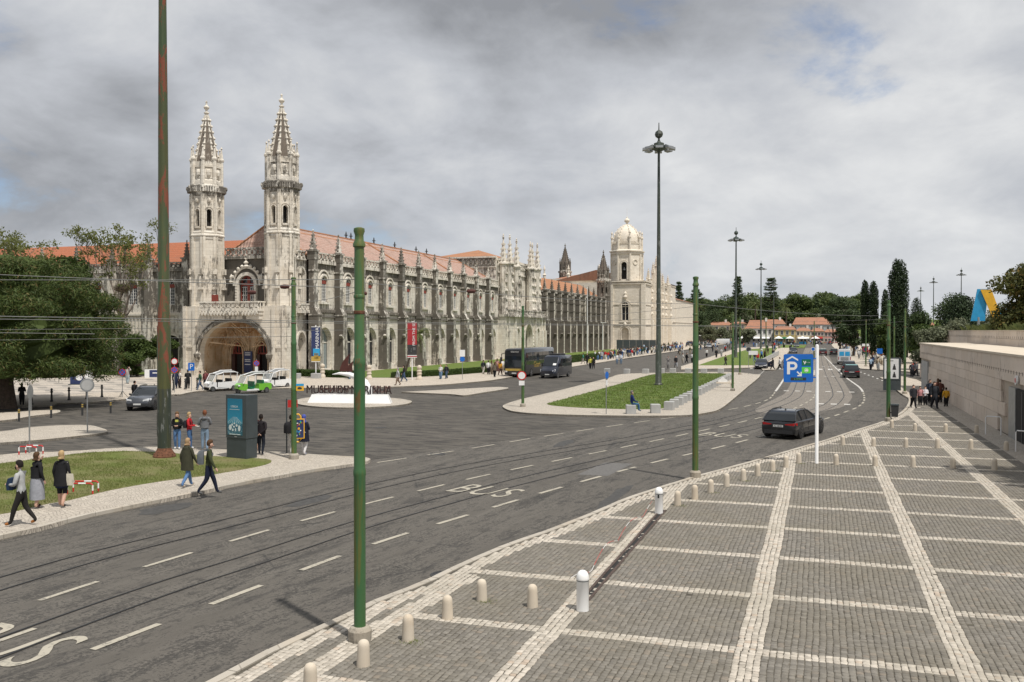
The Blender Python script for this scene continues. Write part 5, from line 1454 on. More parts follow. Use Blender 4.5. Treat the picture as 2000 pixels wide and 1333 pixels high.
# ------------------------------------------------------------------ street furniture
def at3(p, z=0.12):
 return (p[0], p[1], z)
def tram_pole(label, p, h=7.45, mat='pole', z=0.12, r=0.105, collar=True, group='green tram poles'):
 h -= .15
 t = thing('tram_pole', label, 'pole', at3(p, z), 0, group)
 b = MB(); s = r / 0.105
 b.lathe([(r * 1.02, 0.2), (r * 1.02, 2.9), (r * 1.10, 2.93), (r * 1.10, 3.0), (r * .98, 3.06), (r * .98, 4.85), (r * 1.06, 4.88), (r * 1.06, 4.95), (r * .90, 5.02), (r * .84, h - .35)], (0, 0, 0), 16)
 b.build('shaft', M[mat], t, 40)
 b = MB(); b.lathe([(r * .84, h - .36), (r * 1.08, h - .34), (r * 1.08, h - .29), (r * .8, h - .23), (r * .74, h - .14), (r * .98, h - .07), (r * .92, h - .02), (r * .4, h)], (0, 0, 0), 16)
 b.build('cap', M[mat], t, 40)
 if collar:
  b = MB(); b.lathe([(.2, -.03), (.21, .18), (.17, .24), (.1, .25)], (0, 0, 0), 12, sx=1, sy=1); b.build('footing', M['concrete'], t)
 for zc in (5.80, 6.08):
  b = MB(); b.lathe([(r * .92, zc - .03), (r * .98, zc - .02), (r * .98, zc + .02), (r * .92, zc + .03)], (0, 0, 0), 12); b.build('wire_clamp', M['rust' if zc < 6 else mat], t)
 return t
tram_pole('nearest green tram pole with ochre stains, standing at the plaza kerb', (-7.70,14.58), 7.45, r=.102)
tram_pole('green tram pole at the kerb just left of the parked-sign post and bollards', (-4.38,34.83), 7.65, r=.112)
tram_pole('green tram pole with a dark bin fixed to its foot', (3.98,60.01), 7.45, r=.115)
tram_pole('green tram pole beside the concrete wall corner and walking group', (7.02,86.14), 7.5)
tram_pole('green tram pole at the tip of the lawn island by the tram stop', (-21.23,34.29), 7.9, r=.115)
tram_pole('green tram pole carrying the round white no entry sign on the green island', (-20.18,63.00), 7.4)
tram_pole('slim green tram pole behind the stone bench on the green island', (-7.43,85.58), 7.3)
tram_pole('slim green tram pole near the far corner of the green island', (-9.35,117.73), 7.3)
tram_pole('slim green tram pole beside the parked dark saloon on the far lawn', (-9.64,182.42), 7.4)
tram_pole('green tram pole in the median beyond the blue parking sign', (-0.88,179.75), 7.4)
tram_pole('slim green tram pole with a purple round sign before the cypresses', (6.78,150.75), 7.3)
tram_pole('slim green tram pole between the advertising panel and cypress', (8.27,115.72), 7.3)
# --- tall lighting masts
def mast_head():
 b = MB()
 b.lathe([(.12, -.3), (.75, -.05), (.8, .15), (.55, .3), (.5, .55), (.2, .65), (.1, .9), (.1, 1.05)], (0, 0, 0), 12)
 b.lathe([(.06, 1.0), (.34, 1.2), (.42, 1.45), (.34, 1.7), (.06, 1.9), (.04, 2.6)], (0, 0, 0), 8)
 return b.mesh('head', M['pole_teal'])
def lamp_mesh():
 b = MB()   # one flood light on its arm, pointing +X
 b.tube([(.5, 0, .1), (.9, 0, .28), (1.3, 0, .12)], .05, 5)
 b.ring([[(1.0, -.22, .1), (1.0, .22, .1), (1.0, .22, -.1), (1.0, -.22, -.1)], [(1.2, -.36, .14), (1.2, .36, .14), (1.2, .36, -.1), (1.2, -.36, -.1)], [(1.62, -.36, .06), (1.62, .36, .06), (1.62, .36, -.16), (1.62, -.36, -.16)]], 1)
 return b.mesh('flood_light', [M['pole_teal'], M['galv']])
MH, LM = mast_head(), lamp_mesh()
def mast(label, p, h=25.0, z=0.12, mat='pole_teal', r0=.25, r1=.12):
 t = thing('lighting_mast', label, 'lamp post', at3(p, z), 0, 'tall lighting masts')
 b = MB(); b.lathe([(r0 * 1.7, -.05), (r0 * 1.7, .12), (r0 * 1.25, .25), (r0 * 1.18, 3.6), (r0, 3.7), (r1, h - .5)], (0, 0, 0), 14)
 b.build('shaft', M[mat], t, 40)
 o = bpy.data.objects.new('head', MH); link(o, t); o.location = (0, 0, h - .6)
 for k in range(8):
  f = bpy.data.objects.new('flood_light', LM); link(f, o); f.rotation_euler = (0, 0, k * math.pi / 4 + .2)
 return t
mast('tall lighting mast standing on the large green island', (-15.24,92.04), 24.2)
mast('tall lighting mast on the far lawn, second in the row', (-15.97,190.82), 24.3)
mast('tall lighting mast beyond the far lawn, third in the row', (-16.45,283.31), 24.3)
mast('distant lighting mast, last of the row before the houses', (-17.79,393.96), 25.0)
mast('distant lighting mast farthest left above the garden trees', (47.57,496.52), 25.6)
mast('distant lighting mast in the middle of three above the garden trees', (44.06,409.97), 25.6)
mast('lighting mast nearest of three above the garden trees', (47.29,357.29), 25.6)
t = thing('rusty_mast', 'tall green mast with flaking red rust patches on the lawn island', 'lamp post', at3((-26.90,33.07), .12))
b = MB(); b.lathe([(.285, .3), (.285, 5.6), (.25, 5.75), (.235, 9.6), (.225, 9.65), (.20, 14.5), (.16, 20.0), (.13, 25.0)], (0, 0, 0), 20)
b.build('shaft', M['pole_rusty'], t, 40)
b = MB(); b.lathe([(.285, .28), (.287, 2.9), (.284, 3.0)], (0, 0, 0), 20); b.box(-.31, -.27, -.1, .1, .9, 1.9); b.build('base_sleeve', M['pole_teal'], t, 40)
b = MB(); b.lathe([(.48, 0), (.48, .06), (.44, .12), (.32, .32), (.288, .4)], (0, 0, 0), 20)
for k in range(12): a = k * math.pi / 6; b.lathe([(.035, .05), (.035, .16), (.01, .17)], (.42 * math.cos(a), .42 * math.sin(a), 0), 6)
b.build('rusty_flange', M['rust'], t)
o = bpy.data.objects.new('head', MH); link(o, t); o.location = (0, 0, 25)
# --- stone bollards
b = MB(); b.lathe([(.112, -.02), (.108, .1), (.100, .30), (.098, .36), (.088, .41), (.062, .445), (.03, .46), (.005, .463)], (0, 0, 0), 16)
BOL = b.mesh('bollard', M['bollard'], 50)
BP = [(-7.3, 12.23), (-7.06, 13.48), (-6.89, 14.85), (-6.7, 16.21), (-6.48, 17.51), (-5.38, 17.43), (-4.2, 29.03), (-3.82, 30.27), (-3.47, 31.69), (-3.08, 33.12), (-2.61, 34.56), (-2.19, 35.95), (-1.71, 37.32), (-1.25, 38.47), (-0.78, 39.82), (0.67, 39.85), (2.17, 40.05), (3.6, 40.23), (5.06, 40.28), (6.56, 40.35), (1.09, 46.93), (2.46, 46.77), (3.87, 46.83), (5.26, 47.1), (6.68, 47.18), (8.13, 47.08), (3.9, 55.97), (4.98, 54.65), (6.5, 54.62), (8.0, 54.6)]
BL = ['stone bollard cut by the lower picture edge', 'stone bollard right in front of the nearest green pole', 'stone bollard beside a weed, third along the kerb', 'stone bollard fourth along the kerb from the nearest pole',
 'cleaner white stone bollard on the left of the gate rail', 'stained stone bollard just left of the near white steel bollard', 'broken topped stone bollard beside the far white steel bollard']
_rows = [('first', 'along the kerb beyond the far white steel bollard'), ('', ''), ('', '')]
ordw = 'first second third fourth fifth sixth seventh eighth ninth tenth eleventh twelfth thirteenth fourteenth fifteenth sixteenth seventeenth eighteenth nineteenth twentieth'.split()
ordw += ['twenty-' + q for q in ordw[:9]] + ['thirtieth']
for i, p in enumerate(BP):
 if i < 7: lab = BL[i]
 elif i < 15: lab = '%s stone bollard of the curved row after the far white steel bollard' % ordw[i - 7]
 elif i < 20: lab = '%s stone bollard to the right of the parking sign post' % ordw[i - 15]
 elif i < 26: lab = '%s stone bollard from the kerb in the middle cross row of the plaza' % ordw[i - 20]
 else: lab = '%s stone bollard from the bin in the farthest cross row of the plaza' % ordw[i - 26]
 o = bpy.data.objects.new('stone_bollard', BOL); link(o)
 o.location = (p[0], p[1], .115); o.rotation_euler = (rnd.uniform(-.02, .02), rnd.uniform(-.02, .02), rnd.uniform(0, 6)); o.scale = (1, 1, rnd.uniform(.92, 1.03))
 tag(o, lab, 'bollard', 'stone bollards on the plaza')
for i, p in enumerate(BP[:15:2]):
 r = np.random.default_rng(i); n = 90
 P = np.array(p) + r.normal(0, .10, (n, 2)) + [.1, -.05]
 a = r.uniform(0, 6.28, n); V = np.zeros((n, 3, 3)); wd = .012
 V[:, 0, :2] = P; V[:, 1, :2] = P + np.stack([np.cos(a), np.sin(a)], 1) * wd; V[:, :2, 2] = .115; V[:, 2, :2] = P + r.normal(0, .03, (n, 2)); V[:, 2, 2] = .115 + r.uniform(.015, .05, n)
 o = bpy.data.objects.new('weeds', np_mesh('weeds', V.reshape(-1, 3), np.arange(n * 3).reshape(-1, 3), M['blade'])); link(o, plaza); tag(o, kind='stuff')
def steel_bollard(label, p, slot):
 t = thing('steel_bollard', label, 'bollard', at3(p, .115), 0, 'white steel gate bollards')
 b = MB(); b.lathe([(.122, 0), (.122, .60), (.126, .605), (.126, .63), (.118, .70), (.09, .755), (.05, .785), (.01, .795)], (0, 0, 0), 20); b.build('body', M['white_gloss'], t, 40)
 b = MB(); b.lathe([(.1235, .585), (.1245, .59), (.1235, .6)], (0, 0, 0), 20); b.build('seam', M['grey_metal'], t)
 if slot:
  b = MB(); b.box(-.02, .03, -.127, -.115, .48, .58); b.build('lock_slot', M['black'], t)
 return t
steel_bollard('near white steel bollard with domed cap at the gate rail', (-4.38,17.52), False)
steel_bollard('far white steel bollard with a black lock slot at the gate rail', (-4.54,27.55), True)
gx = -4.5
M['old_rail'] = plain('brown_rail', (.075, .052, .042), .8, .1, .4, 9)
t = thing('gate_rail', 'rusty brown sunken gate rail running between two white steel bollards', 'rail', (gx, 18.2, .115))
for dx in (-.075, .075):
 b = MB(); b.box(dx - .03, dx + .03, 0, 9.9, -.02, .02); b.build('rail', M['old_rail'], t)
b = MB(); b.box(-.045, .045, 0, 9.9, -.02, .008); b.build('slot', M['groove'], t)
b = MB(); b.box(-.125, .125, 0, 9.9, -.03, .004); b.build('edging', M['mortar'], t)
t = thing('warning_chain', 'thin red and white chain hanging beside the gate rail', 'chain', (gx - .22, 18.3, .115))
pts = []
for i in range(41):
 u = i / 40; pts.append((.1 * math.sin(u * 9) * .3 - .1, u * 9.6, .12 + .28 * abs(math.cos(u * math.pi * 3)) * (1 - .4 * u)))
for i in range(0, 40, 2):
 b = MB(); b.tube(pts[i:i + 3], .0055, 5); b.build('chain_link', M['red'] if (i // 2) % 3 else M['white'], t)
def rounded(wd, hh, r, n=5):
 out = []
 for cx, cz, a0 in ((wd / 2 - r, hh / 2 - r, 0), (-wd / 2 + r, hh / 2 - r, 90), (-wd / 2 + r, -hh / 2 + r, 180), (wd / 2 - r, -hh / 2 + r, 270)):
  for i in range(n + 1):
   a = R(a0 + 90 * i / n); out.append((cx + r * math.cos(a), cz + r * math.sin(a)))
 return out
# --- blue car park sign on its white post
p = (-0.08,40.06)
t = thing('parking_sign', 'blue car park sign with white P and green squares on a white post', 'sign', at3(p, .115), R(16))
b = MB(); b.lathe([(.08, 0), (.07, .02), (.07, 4.85), (.05, 4.9), (.01, 4.92)], (0, 0, 0), 16); b.build('post', M['white_gloss'], t, 40)
b = MB(); b.extr(rounded(1.20, 1.16, .07), (-.78, -.10, 3.93), (1, 0, 0), (0, 0, 1), (0, .05, 0)); pan = b.build('panel', M['blue_sign'], t)
FP = -.104
def sgn(poly, m, name, off=0.0):
 bb = MB(); bb.extr(poly, (-.78, FP - off, 3.93), (1, 0, 0), (0, 0, 1), (0, .003, 0)); return bb.build(name, m, pan)
sgn([(-.50, .30), (-.26, .44), (-.02, .30), (-.02, .37), (-.26, .51), (-.50, .37)], M['white'], 'roof_mark')
sgn([(-.47, -.25), (-.35, -.25), (-.35, .27), (-.47, .27)], M['white'], 'letter_stem')
bb = MB()
for k in range(12):
 a0, a1 = R(90 - 15 * k), R(90 - 15 * (k + 1))
 bb.extr([(-.22 + .17 * math.cos(a0), .10 + .17 * math.sin(a0)), (-.22 + .17 * math.cos(a1), .10 + .17 * math.sin(a1)), (-.22 + .07 * math.cos(a1), .10 + .07 * math.sin(a1)), (-.22 + .07 * math.cos(a0), .10 + .07 * math.sin(a0))], (-.78, FP, 3.93), (1, 0, 0), (0, 0, 1), (0, .003, 0))
for z0, z1 in ((.17, .27), (-.07, .03)): bb.extr([(-.35, z0), (-.22, z0), (-.22, z1), (-.35, z1)], (-.78, FP, 3.93), (1, 0, 0), (0, 0, 1), (0, .003, 0))
bb.build('letter_bowl', M['white'], pan)
sgn([(x_ + .05, z_ - .03) for x_, z_ in ((-.13, -.13), (-.09, -.09), (.03, -.21), (.03, -.12), (.08, -.12), (.08, -.30), (-.10, -.30), (-.10, -.25), (-.01, -.25))], M['white'], 'arrow')
sgn([(.13, .11), (.50, .11), (.50, .37), (.13, .37)], M['green_dk'], 'green_field')
sgn([(.13, -.21), (.50, -.21), (.50, .05), (.13, .05)], M['green_lt'], 'light_green_field')
sgn([(-.32, -.50), (.31, -.50), (.31, -.38), (-.32, -.38)], M['iron'], 'display')
sgn([(.18, .30), (.22, .30), (.245, .22), (.27, .30), (.31, .30), (.26, .17), (.22, .17), (.23, .20)], M['white'], 'leaf_mark', .003)
bb = MB()
for k in range(14):
 a0, a1 = R(25 * k), R(25 * k + 22)
 bb.extr([(.315 + .085 * math.cos(a0), -.08 + .085 * math.sin(a0)), (.315 + .085 * math.cos(a1), -.08 + .085 * math.sin(a1)), (.315 + .068 * math.cos(a1), -.08 + .068 * math.sin(a1)), (.315 + .068 * math.cos(a0), -.08 + .068 * math.sin(a0))], (-.78, FP - .003, 3.93), (1, 0, 0), (0, 0, 1), (0, .003, 0))
bb.extr([(.26, -.12), (.40, -.12), (.39, -.08), (.35, -.04), (.29, -.05), (.26, -.08)], (-.78, FP - .003, 3.93), (1, 0, 0), (0, 0, 1), (0, .003, 0))
bb.build('car_mark', M['white'], pan)
M['led'] = plain('led_green', (0.10, 0.42, 0.22), 0.5)
text_obj('display_text', 'LIVRE', M['led'], pan, (-.785, FP - .004, 3.487), (R(90), 0, 0), .105, .001, 1.15, 1, spacing=1.25)
text_obj('small_print', 'via verde', M['white'], pan, (-.40, FP - .004, 4.17), (R(90), 0, 0), .05, .001)
for z in (3.55, 4.33):
 b = MB(); b.box(-.2, -.06, -.05, -.02, z - .025, z + .025); b.build('bracket', M['blue_sign'], t)
# --- street sign posts
def post_sign(name, label, p, h, parts, rz=0.0, z=.12, r=.03, tripod=False, mat='galv'):
 t = thing(name, label, 'sign', at3(p, z), rz)
 b = MB(); b.lathe([(r, 0), (r, h)], (0, 0, 0), 8); b.build('post', M[mat], t)
 if tripod:
  for k in range(3):
   a = k * 2.094
   b = MB(); b.cyl((0, 0, .5), (.42 * math.cos(a), .42 * math.sin(a), 0), .02, n=6); b.build('foot', M['iron'], t)
 for kind, zc, sz, col in parts:
  if kind == 'disc':
   b = MB(); b.cyl((0, -.05, zc), (0, -.03, zc), sz, n=24); o = b.build('disc', M[col[0]], t)
   if len(col) > 1: b = MB(); b.cyl((0, -.056, zc), (0, -.04, zc), sz * .78, n=24); b.build('disc_face', M[col[1]], o)
   if len(col) > 2:
    for s in ((1, -1) if len(col) > 3 else (1,)): b = MB(); b.extr([(-sz * .62, s * sz * .5), (-sz * .5, s * sz * .62), (sz * .62, -s * sz * .5), (sz * .5, -s * sz * .62)], (0, -.06, zc), (1, 0, 0), (0, 0, 1), (0, .01, 0)); b.build('stroke', M[col[2]], o)
  else:
   b = MB(); b.extr(rounded(sz[0], sz[1], .03), (0, -.05, zc), (1, 0, 0), (0, 0, 1), (0, .02, 0)); o = b.build('plate', M[col[0]], t)
   if len(col) > 1: text_obj('sign_letter', col[1], M[col[2]], o, (0, -.056, zc), (R(90), 0, 0), sz[1] * col[3], .002)
 return t
FC_ = R(30)
post_sign('round_sign', 'grey back of a round road sign at the edge of the lawn island', (-33.53,32.27), 3.05, [('disc', 2.72, .33, ('galv',)), ('plate', 2.15, (.3, .5), ('galv',))], R(115), r=.035)
post_sign('round_sign', 'grey back of a round road sign on the small paved island', (-37.32,39.75), 2.9, [('disc', 2.55, .36, ('galv', 'cube_stone'))], R(35), r=.035)
post_sign('no_stopping_sign', 'blue and red no stopping sign on a tripod in the forecourt', (-54.41,61.79), 2.35, [('disc', 2.05, .30, ('red', 'blue_sign', 'red', 1))], R(30), tripod=True)
post_sign('no_entry_sign', 'white disc above blue no stopping disc beside the rusty mast', (-54.08,67.85), 3.1, [('disc', 2.75, .29, ('red', 'white')), ('disc', 2.0, .29, ('red', 'blue_sign', 'red', 1))], R(30))
post_sign('parking_plate', 'small blue square P sign beside the entrance porch', (-54.00,70.06), 2.6, [('plate', 2.2, (.55, .72), ('blue_sign', 'P', 'white', .85))], R(30))
post_sign('no_stopping_sign', 'blue and red no stopping sign before the museum doors', (-50.10,74.45), 2.8, [('disc', 2.4, .28, ('red', 'blue_sign', 'red', 1)), ('plate', 1.85, (.28, .5), ('white',))], R(30))
post_sign('no_stopping_sign', 'purple blue round sign with white plate before the facade lawn', (-37.73,95.68), 3.1, [('disc', 2.3, .28, ('blue_sign',)), ('plate', 2.95, (.6, .75), ('white',))], R(20))
post_sign('blue_round_sign', 'blue round sign seen edge on at the green island kerb', (-13.25,59.31), 2.9, [('disc', 2.55, .30, ('galv', 'blue_sign')), ('plate', 2.05, (.22, .35), ('white',))], R(75))
post_sign('crossing_sign', 'blue square pedestrian crossing sign before the dark garden trees', (8.20,141.32), 2.9, [('plate', 2.55, (.75, .75), ('blue_sign',))], R(2))
post_sign('purple_round_sign', 'purple round sign with small white plate by the far pavement', (6.90,155.16), 3.2, [('disc', 2.55, .42, ('red', 'navy')), ('plate', 3.2, (1.0, .4), ('white',))], R(2))
post_sign('white_plate_sign', 'white rectangular plate on post beside the dark car with open door', (-7.78,118.26), 2.9, [('plate', 2.7, (1.1, .5), ('white',))], R(8))
post_sign('round_sign', 'dark round sign on a thin post beside the dark car', (-8.42,119.47), 3.4, [('disc', 3.1, .33, ('galv', 'iron'))], R(8))
post_sign('direction_sign', 'stack of white direction boards far along the street', (7.5, 215.0), 4.2, [('plate', 3.9, (2.4, .5), ('white',)), ('plate', 3.2, (2.4, .5), ('white',)), ('plate', 2.5, (2.4, .5), ('white',))], 0)
post_sign('keep_right_sign', 'small blue keep right disc on a striped post in the median', (-0.89,151.44), 3.0, [('disc', 2.7, .32, ('white', 'blue_sign'))], 0, 0)
b = MB(); b.box(-.35, .35, 0, 16, -.02, .16); o = b.build('median_kerb', M['kerb']); o.location = (-.35, 118, 0); tag(o, kind='structure')
q = (-20.18,63.00)
t = thing('no_vehicles_sign', 'white round sign with red rim hung on the green pole', 'sign', (q[0] - .04, q[1] - .14, .12), R(20))
b = MB(); b.cyl((0, -.02, 2.25), (0, 0, 2.25), .33, n=28); o = b.build('rim', M['red'], t)
b = MB(); b.cyl((0, -.03, 2.25), (0, -.015, 2.25), .25, n=28); b.build('face', M['white'], o)
b = MB(); b.box(-.2, .2, -.02, 0, 1.55, 1.88); b.build('plate', M['white'], t)
q = (3.98,60.01)
t = thing('litter_bin', 'dark grey litter bin hanging on the green tram pole', 'bin', (q[0] + .36, q[1] - .05, .12))
b = MB(); b.ring([[(-.17, -.15, .28), (.17, -.15, .28), (.17, .15, .28), (-.17, .15, .28)], [(-.21, -.18, .95), (.21, -.18, .95), (.21, .18, .95), (-.21, .18, .95)]]); b.build('body', M['iron'], t)
b = MB(); b.box(-.23, .23, -.2, .2, .97, 1.05); b.box(-.2, .2, .12, .18, .9, 1.0); b.build('lid', M['grey_metal'], t)
b = MB(); b.box(-.36, -.18, -.02, .02, .5, .56); b.build('bracket', M['iron'], t)
# --- advertising column
M['ad_print'], _k, _b = new_mat('teal_poster')
_tc = _k.n('ShaderNodeTexCoord'); _sp = _k.n('ShaderNodeSeparateXYZ', {0: _tc.outputs['Object']})
_ramp = _k.n('ShaderNodeValToRGB', {0: _k.mapr(_sp.outputs[2], .98, 2.5)})
_e = _ramp.color_ramp.elements
_e[0].position = 0; _e[0].color = (.01, .09, .14, 1); _e[1].position = 1; _e[1].color = (.012, .17, .28, 1)
for pp, cc in ((.32, (.01, .11, .17, 1)), (.36, (.05, .26, .36, 1)), (.5, (.02, .24, .38, 1))): x_ = _e.new(pp); x_.color = cc
_nz = _k.noise(_k.mapping(_tc.outputs['Object'], (14, 14, 22)), 1.0, 5, .7)
_c = _k.mix(_k.math('MULTIPLY', _k.mapr(_nz, .5, .7), _k.mapr(_sp.outputs[2], 1.75, 1.45)), _ramp.outputs[0], (.28, .50, .55))
_k.set(_b, 'Base Color', _c); _k.set(_b, 'Roughness', .15); _k.set(_b, 'Coat Weight', .6)
pa, pb_ = Vector((*(-24.24,33.79), 0)), Vector((*(-22.99,33.54), 0))
t = thing('advertising_column', 'dark grey advertising column with a teal poster reading LISBOA on the lawn island', 'poster column', (pa.x, pa.y, .12), math.atan2(pb_.y - pa.y, pb_.x - pa.x))
AW = 1.16
b = MB(); b.box(0, AW, 0, .62, -.02, .86); b.build('plinth', M['grey_metal'], t)
b = MB(); b.box(-.02, AW + .02, -.02, .64, .875, 2.72); cab = b.build('cabinet', M['grey_metal'], t)
b = MB(); b.box(.08, AW - .2, -.030, -.021, 1.0, 2.56); pp_ = b.build('poster', M['ad_print'], t)
M['pw'] = plain('poster_white', (.62, .68, .68), .3)
text_obj('poster_title', 'LISBOA', M['pw'], pp_, (.50, -.033, 2.22), (R(90), 0, 0), .12, .001, 1.1)
b = MB(); b.box(.22, .80, -.034, -.0305, 2.09, 2.105); b.build('poster_line', M['pw'], pp_)
for k in range(7):
 x0 = .50 + (k - 3) * .035; x1 = .50 + (k - 3) * .13
 b = MB(); b.extr([(x0, 1.78), (x0 + .006, 1.78), (x1 + .014, 1.52), (x1, 1.52)], (0, -.034, 0), (1, 0, 0), (0, 0, 1), (0, .003, 0)); b.build('poster_ray', M['pw'], pp_)
for (cx_, cz_, rx_, rz__) in ((.25, 1.32, .09, .12), (.36, 1.44, .05, .05), (.63, 1.42, .06, .06), (.78, 1.30, .07, .13), (.40, 1.22, .045, .06), (.56, 1.24, .04, .07), (.50, 1.50, .05, .035), (.47, 1.36, .05, .04)):
 b = MB(); b.extr([(cx_ + rx_ * math.cos(a_ * .628), cz_ + rz__ * math.sin(a_ * .628)) for a_ in range(10)], (0, -.034, 0), (1, 0, 0), (0, 0, 1), (0, .003, 0)); b.build('poster_shape', M['pw'], pp_)
b = MB(); b.box(.2, .85, -.034, -.0305, 1.02, 1.05); b.build('poster_line', M['pw'], pp_)
b = MB(); b.box(.5, .64, -.034, -.021, .91, .96); b.build('maker_plate', M['galv'], cab)
q = (6.33,90.92)
t = thing('advertising_panel', 'tall panel with black and white portrait poster on the far corner pavement', 'poster column', at3(q, .12), R(2))
b = MB(); b.box(-.75, .75, -.1, .1, 0, .95); b.build('plinth', M['grey_metal'], t)
b = MB(); b.box(-.75, .75, -.12, .12, .96, 3.0); b.build('cabinet', M['grey_metal'], t)
b = MB(); b.box(-.66, .55, -.135, -.122, 1.08, 2.9); o = b.build('poster', M['white'], t)
for cx_, cz_ in ((-.3, 2.2), (.18, 2.2), (-.3, 1.5), (.18, 1.5)):
 b = MB(); b.extr([(cx_ - .16, cz_ - .3), (cx_ + .16, cz_ - .3), (cx_ + .1, cz_), (cx_ + .05, cz_ + .08), (cx_ + .06, cz_ + .2), (cx_ - .06, cz_ + .2), (cx_ - .05, cz_ + .08), (cx_ - .1, cz_)], (0, -.14, 0), (1, 0, 0), (0, 0, 1), (0, .004, 0)); b.build('portrait', M['iron'], o)
b = MB(); b.box(-.55, .1, -.14, -.136, 2.68, 2.74); b.build('title_line', M['iron'], o)
# --- MUSEU DE MARINHA monument
m0, m1 = Vector((*(-36.85,61.40), 0)), Vector((*(-30.41,62.52), 0))
t = thing('museum_sign', 'white monument with dark red MUSEU DE MARINHA letters, curved prow and brown sails', 'sign', (m0.x, m0.y, .12), math.atan2(m1.y - m0.y, m1.x - m0.x))
Lm = (m1 - m0).length
b = MB(); b.ring([[(0, 0, 0), (Lm, 0, 0), (Lm - .3, 1.5, 0), (.2, 1.5, 0)], [(.25, .3, .62), (Lm - .3, .3, .62), (Lm - .5, 1.2, .62), (.4, 1.2, .62)]]); b.build('plinth', M['white'], t)
M['corten_dk'] = plain('dark_brown_metal', (.022, .010, .009), .6)
text_obj('lettering', 'MUSEU DE MARINHA', M['corten_dk'], t, (Lm / 2 - .12, .34, .96), (R(90), 0, 0), .92, .04, (Lm - .75) / 7.45, .98)
text_obj('rear_lettering', 'MUSEU DE MARINHA', M['corten'], t, (Lm / 2 + .1, 1.15, .98), (R(90), 0, math.pi), .78, .03, (Lm - .75) / 7.45, .98)
prow = [(4.5, 0), (4.52, .5), (4.28, .95), (3.75, 1.35), (3.05, 1.58), (2.3, 1.66), (1.72, 1.58)]
wd_ = [.45, .40, .35, .30, .23, .14, .03]
rings = []
for i, (x_, z_) in enumerate(prow):
 a = prow[max(i - 1, 0)]; c = prow[min(i + 1, 6)]; tx, tz = c[0] - a[0], c[1] - a[1]; Ln = math.hypot(tx, tz); nx, nz = tz / Ln, -tx / Ln
 hgt = [.62, .58, .52, .42, .30, .17, .03][i]
 rings.append([(x_ + nx * hgt * .6 * math.cos(k * .785), .75 + wd_[i] * math.sin(k * .785), .55 + z_ + nz * hgt * .6 * math.cos(k * .785)) for k in range(8)])
b = MB(); b.ring(rings); b.build('prow', M['white_gloss'], t, 60)
for (x0, x1, z0, z1, bx_) in ((2.30, 3.10, 2.36, 3.72, .55), (2.95, 3.42, 2.34, 3.2, .3)):
 pl = [(x0, z0)] + [(x0 + (x1 - x0) * (u ** 1.0) + .18 * math.sin(math.pi * u) * -1, z0 + (z1 - z0) * u) for u in (.25, .5, .75, 1.0)] + [(x1 - .12, z0 + (z1 - z0) * .5), (x1 - .1, z0)]
 b = MB(); b.extr(pl, (0, .72, 0), (1, 0, 0), (0, 0, 1), (0, .06, 0)); b.build('sail', M['corten'], t)
for x_ in (2.45, 2.85, 3.2): b = MB(); b.cyl((x_, .75, 2.15), (x_, .75, 2.45), .03, n=6); b.build('sail_foot', M['galv'], t)
# --- tram stop furniture at the island tip
q = (-21.61,35.35)
t = thing('tram_stop_sign', 'tall thin tram stop post with a red flag plate', 'sign', ((-22.51,35.76)[0], (-22.51,35.76)[1], .12), R(25))
b = MB(); b.lathe([(.03, 0), (.03, 2.45)], (0, 0, 0), 8); b.build('post', M['grey_metal'], t)
b = MB(); b.box(.05, .48, -.02, .02, 2.05, 2.38); b.build('red_flag', M['red'], t)
q = (-21.47,34.88)
t = thing('map_stand', 'yellow framed map board on looped tube beside the tram stop pole', 'sign', at3(q, .12), R(35))
b = MB(); b.tube([(-.18, 0, 0), (-.18, 0, 1.7), (-.1, 0, 1.85), (.1, 0, 1.85), (.18, 0, 1.75), (.18, 0, .75), (.1, 0, .65), (-.18, 0, .65)], .035, 8); b.build('tube_frame', M['yellow'], t, 60)
b = MB(); b.box(-.12, .34, -.06, .0, .80, 1.66); b.build('board', M['yellow'], t)
b = MB(); b.box(-.08, .30, -.068, -.061, .84, 1.62); o = b.build('map', M['navy'], t)
for k in range(14):
 x_, z_ = rnd.uniform(-.06, .22), rnd.uniform(.88, 1.52)
 b = MB(); b.box(x_, x_ + rnd.uniform(.03, .09), -.072, -.069, z_, z_ + rnd.uniform(.03, .1)); b.build('map_patch', M[rnd.choice(['white', 'yellow', 'sky_print', 'red', 'green_lt'])], o)
q = (-21.23,34.29)
t = thing('tour_plate', 'small blue and yellow plate fixed to the green tram pole', 'sign', (q[0] + .12, q[1] - .05, .12), R(28))
b = MB(); b.box(.02, .34, -.01, .01, 2.92, 3.22); b.build('plate', M['yellow'], t)
b = MB(); b.box(.02, .34, -.016, -.0105, 3.12, 3.22); b.build('blue_band', M['sky_print'], t)
b = MB(); b.extr([(.09, 2.98), (.24, 2.98), (.27, 3.03), (.2, 3.08), (.12, 3.08), (.07, 3.03)], (0, -.016, 0), (1, 0, 0), (0, 0, 1), (0, .004, 0)); b.build('dark_mark', M['iron'], t)
def ang_of2(a, c):
 return math.atan2(c[1] - a[1], c[0] - a[0])
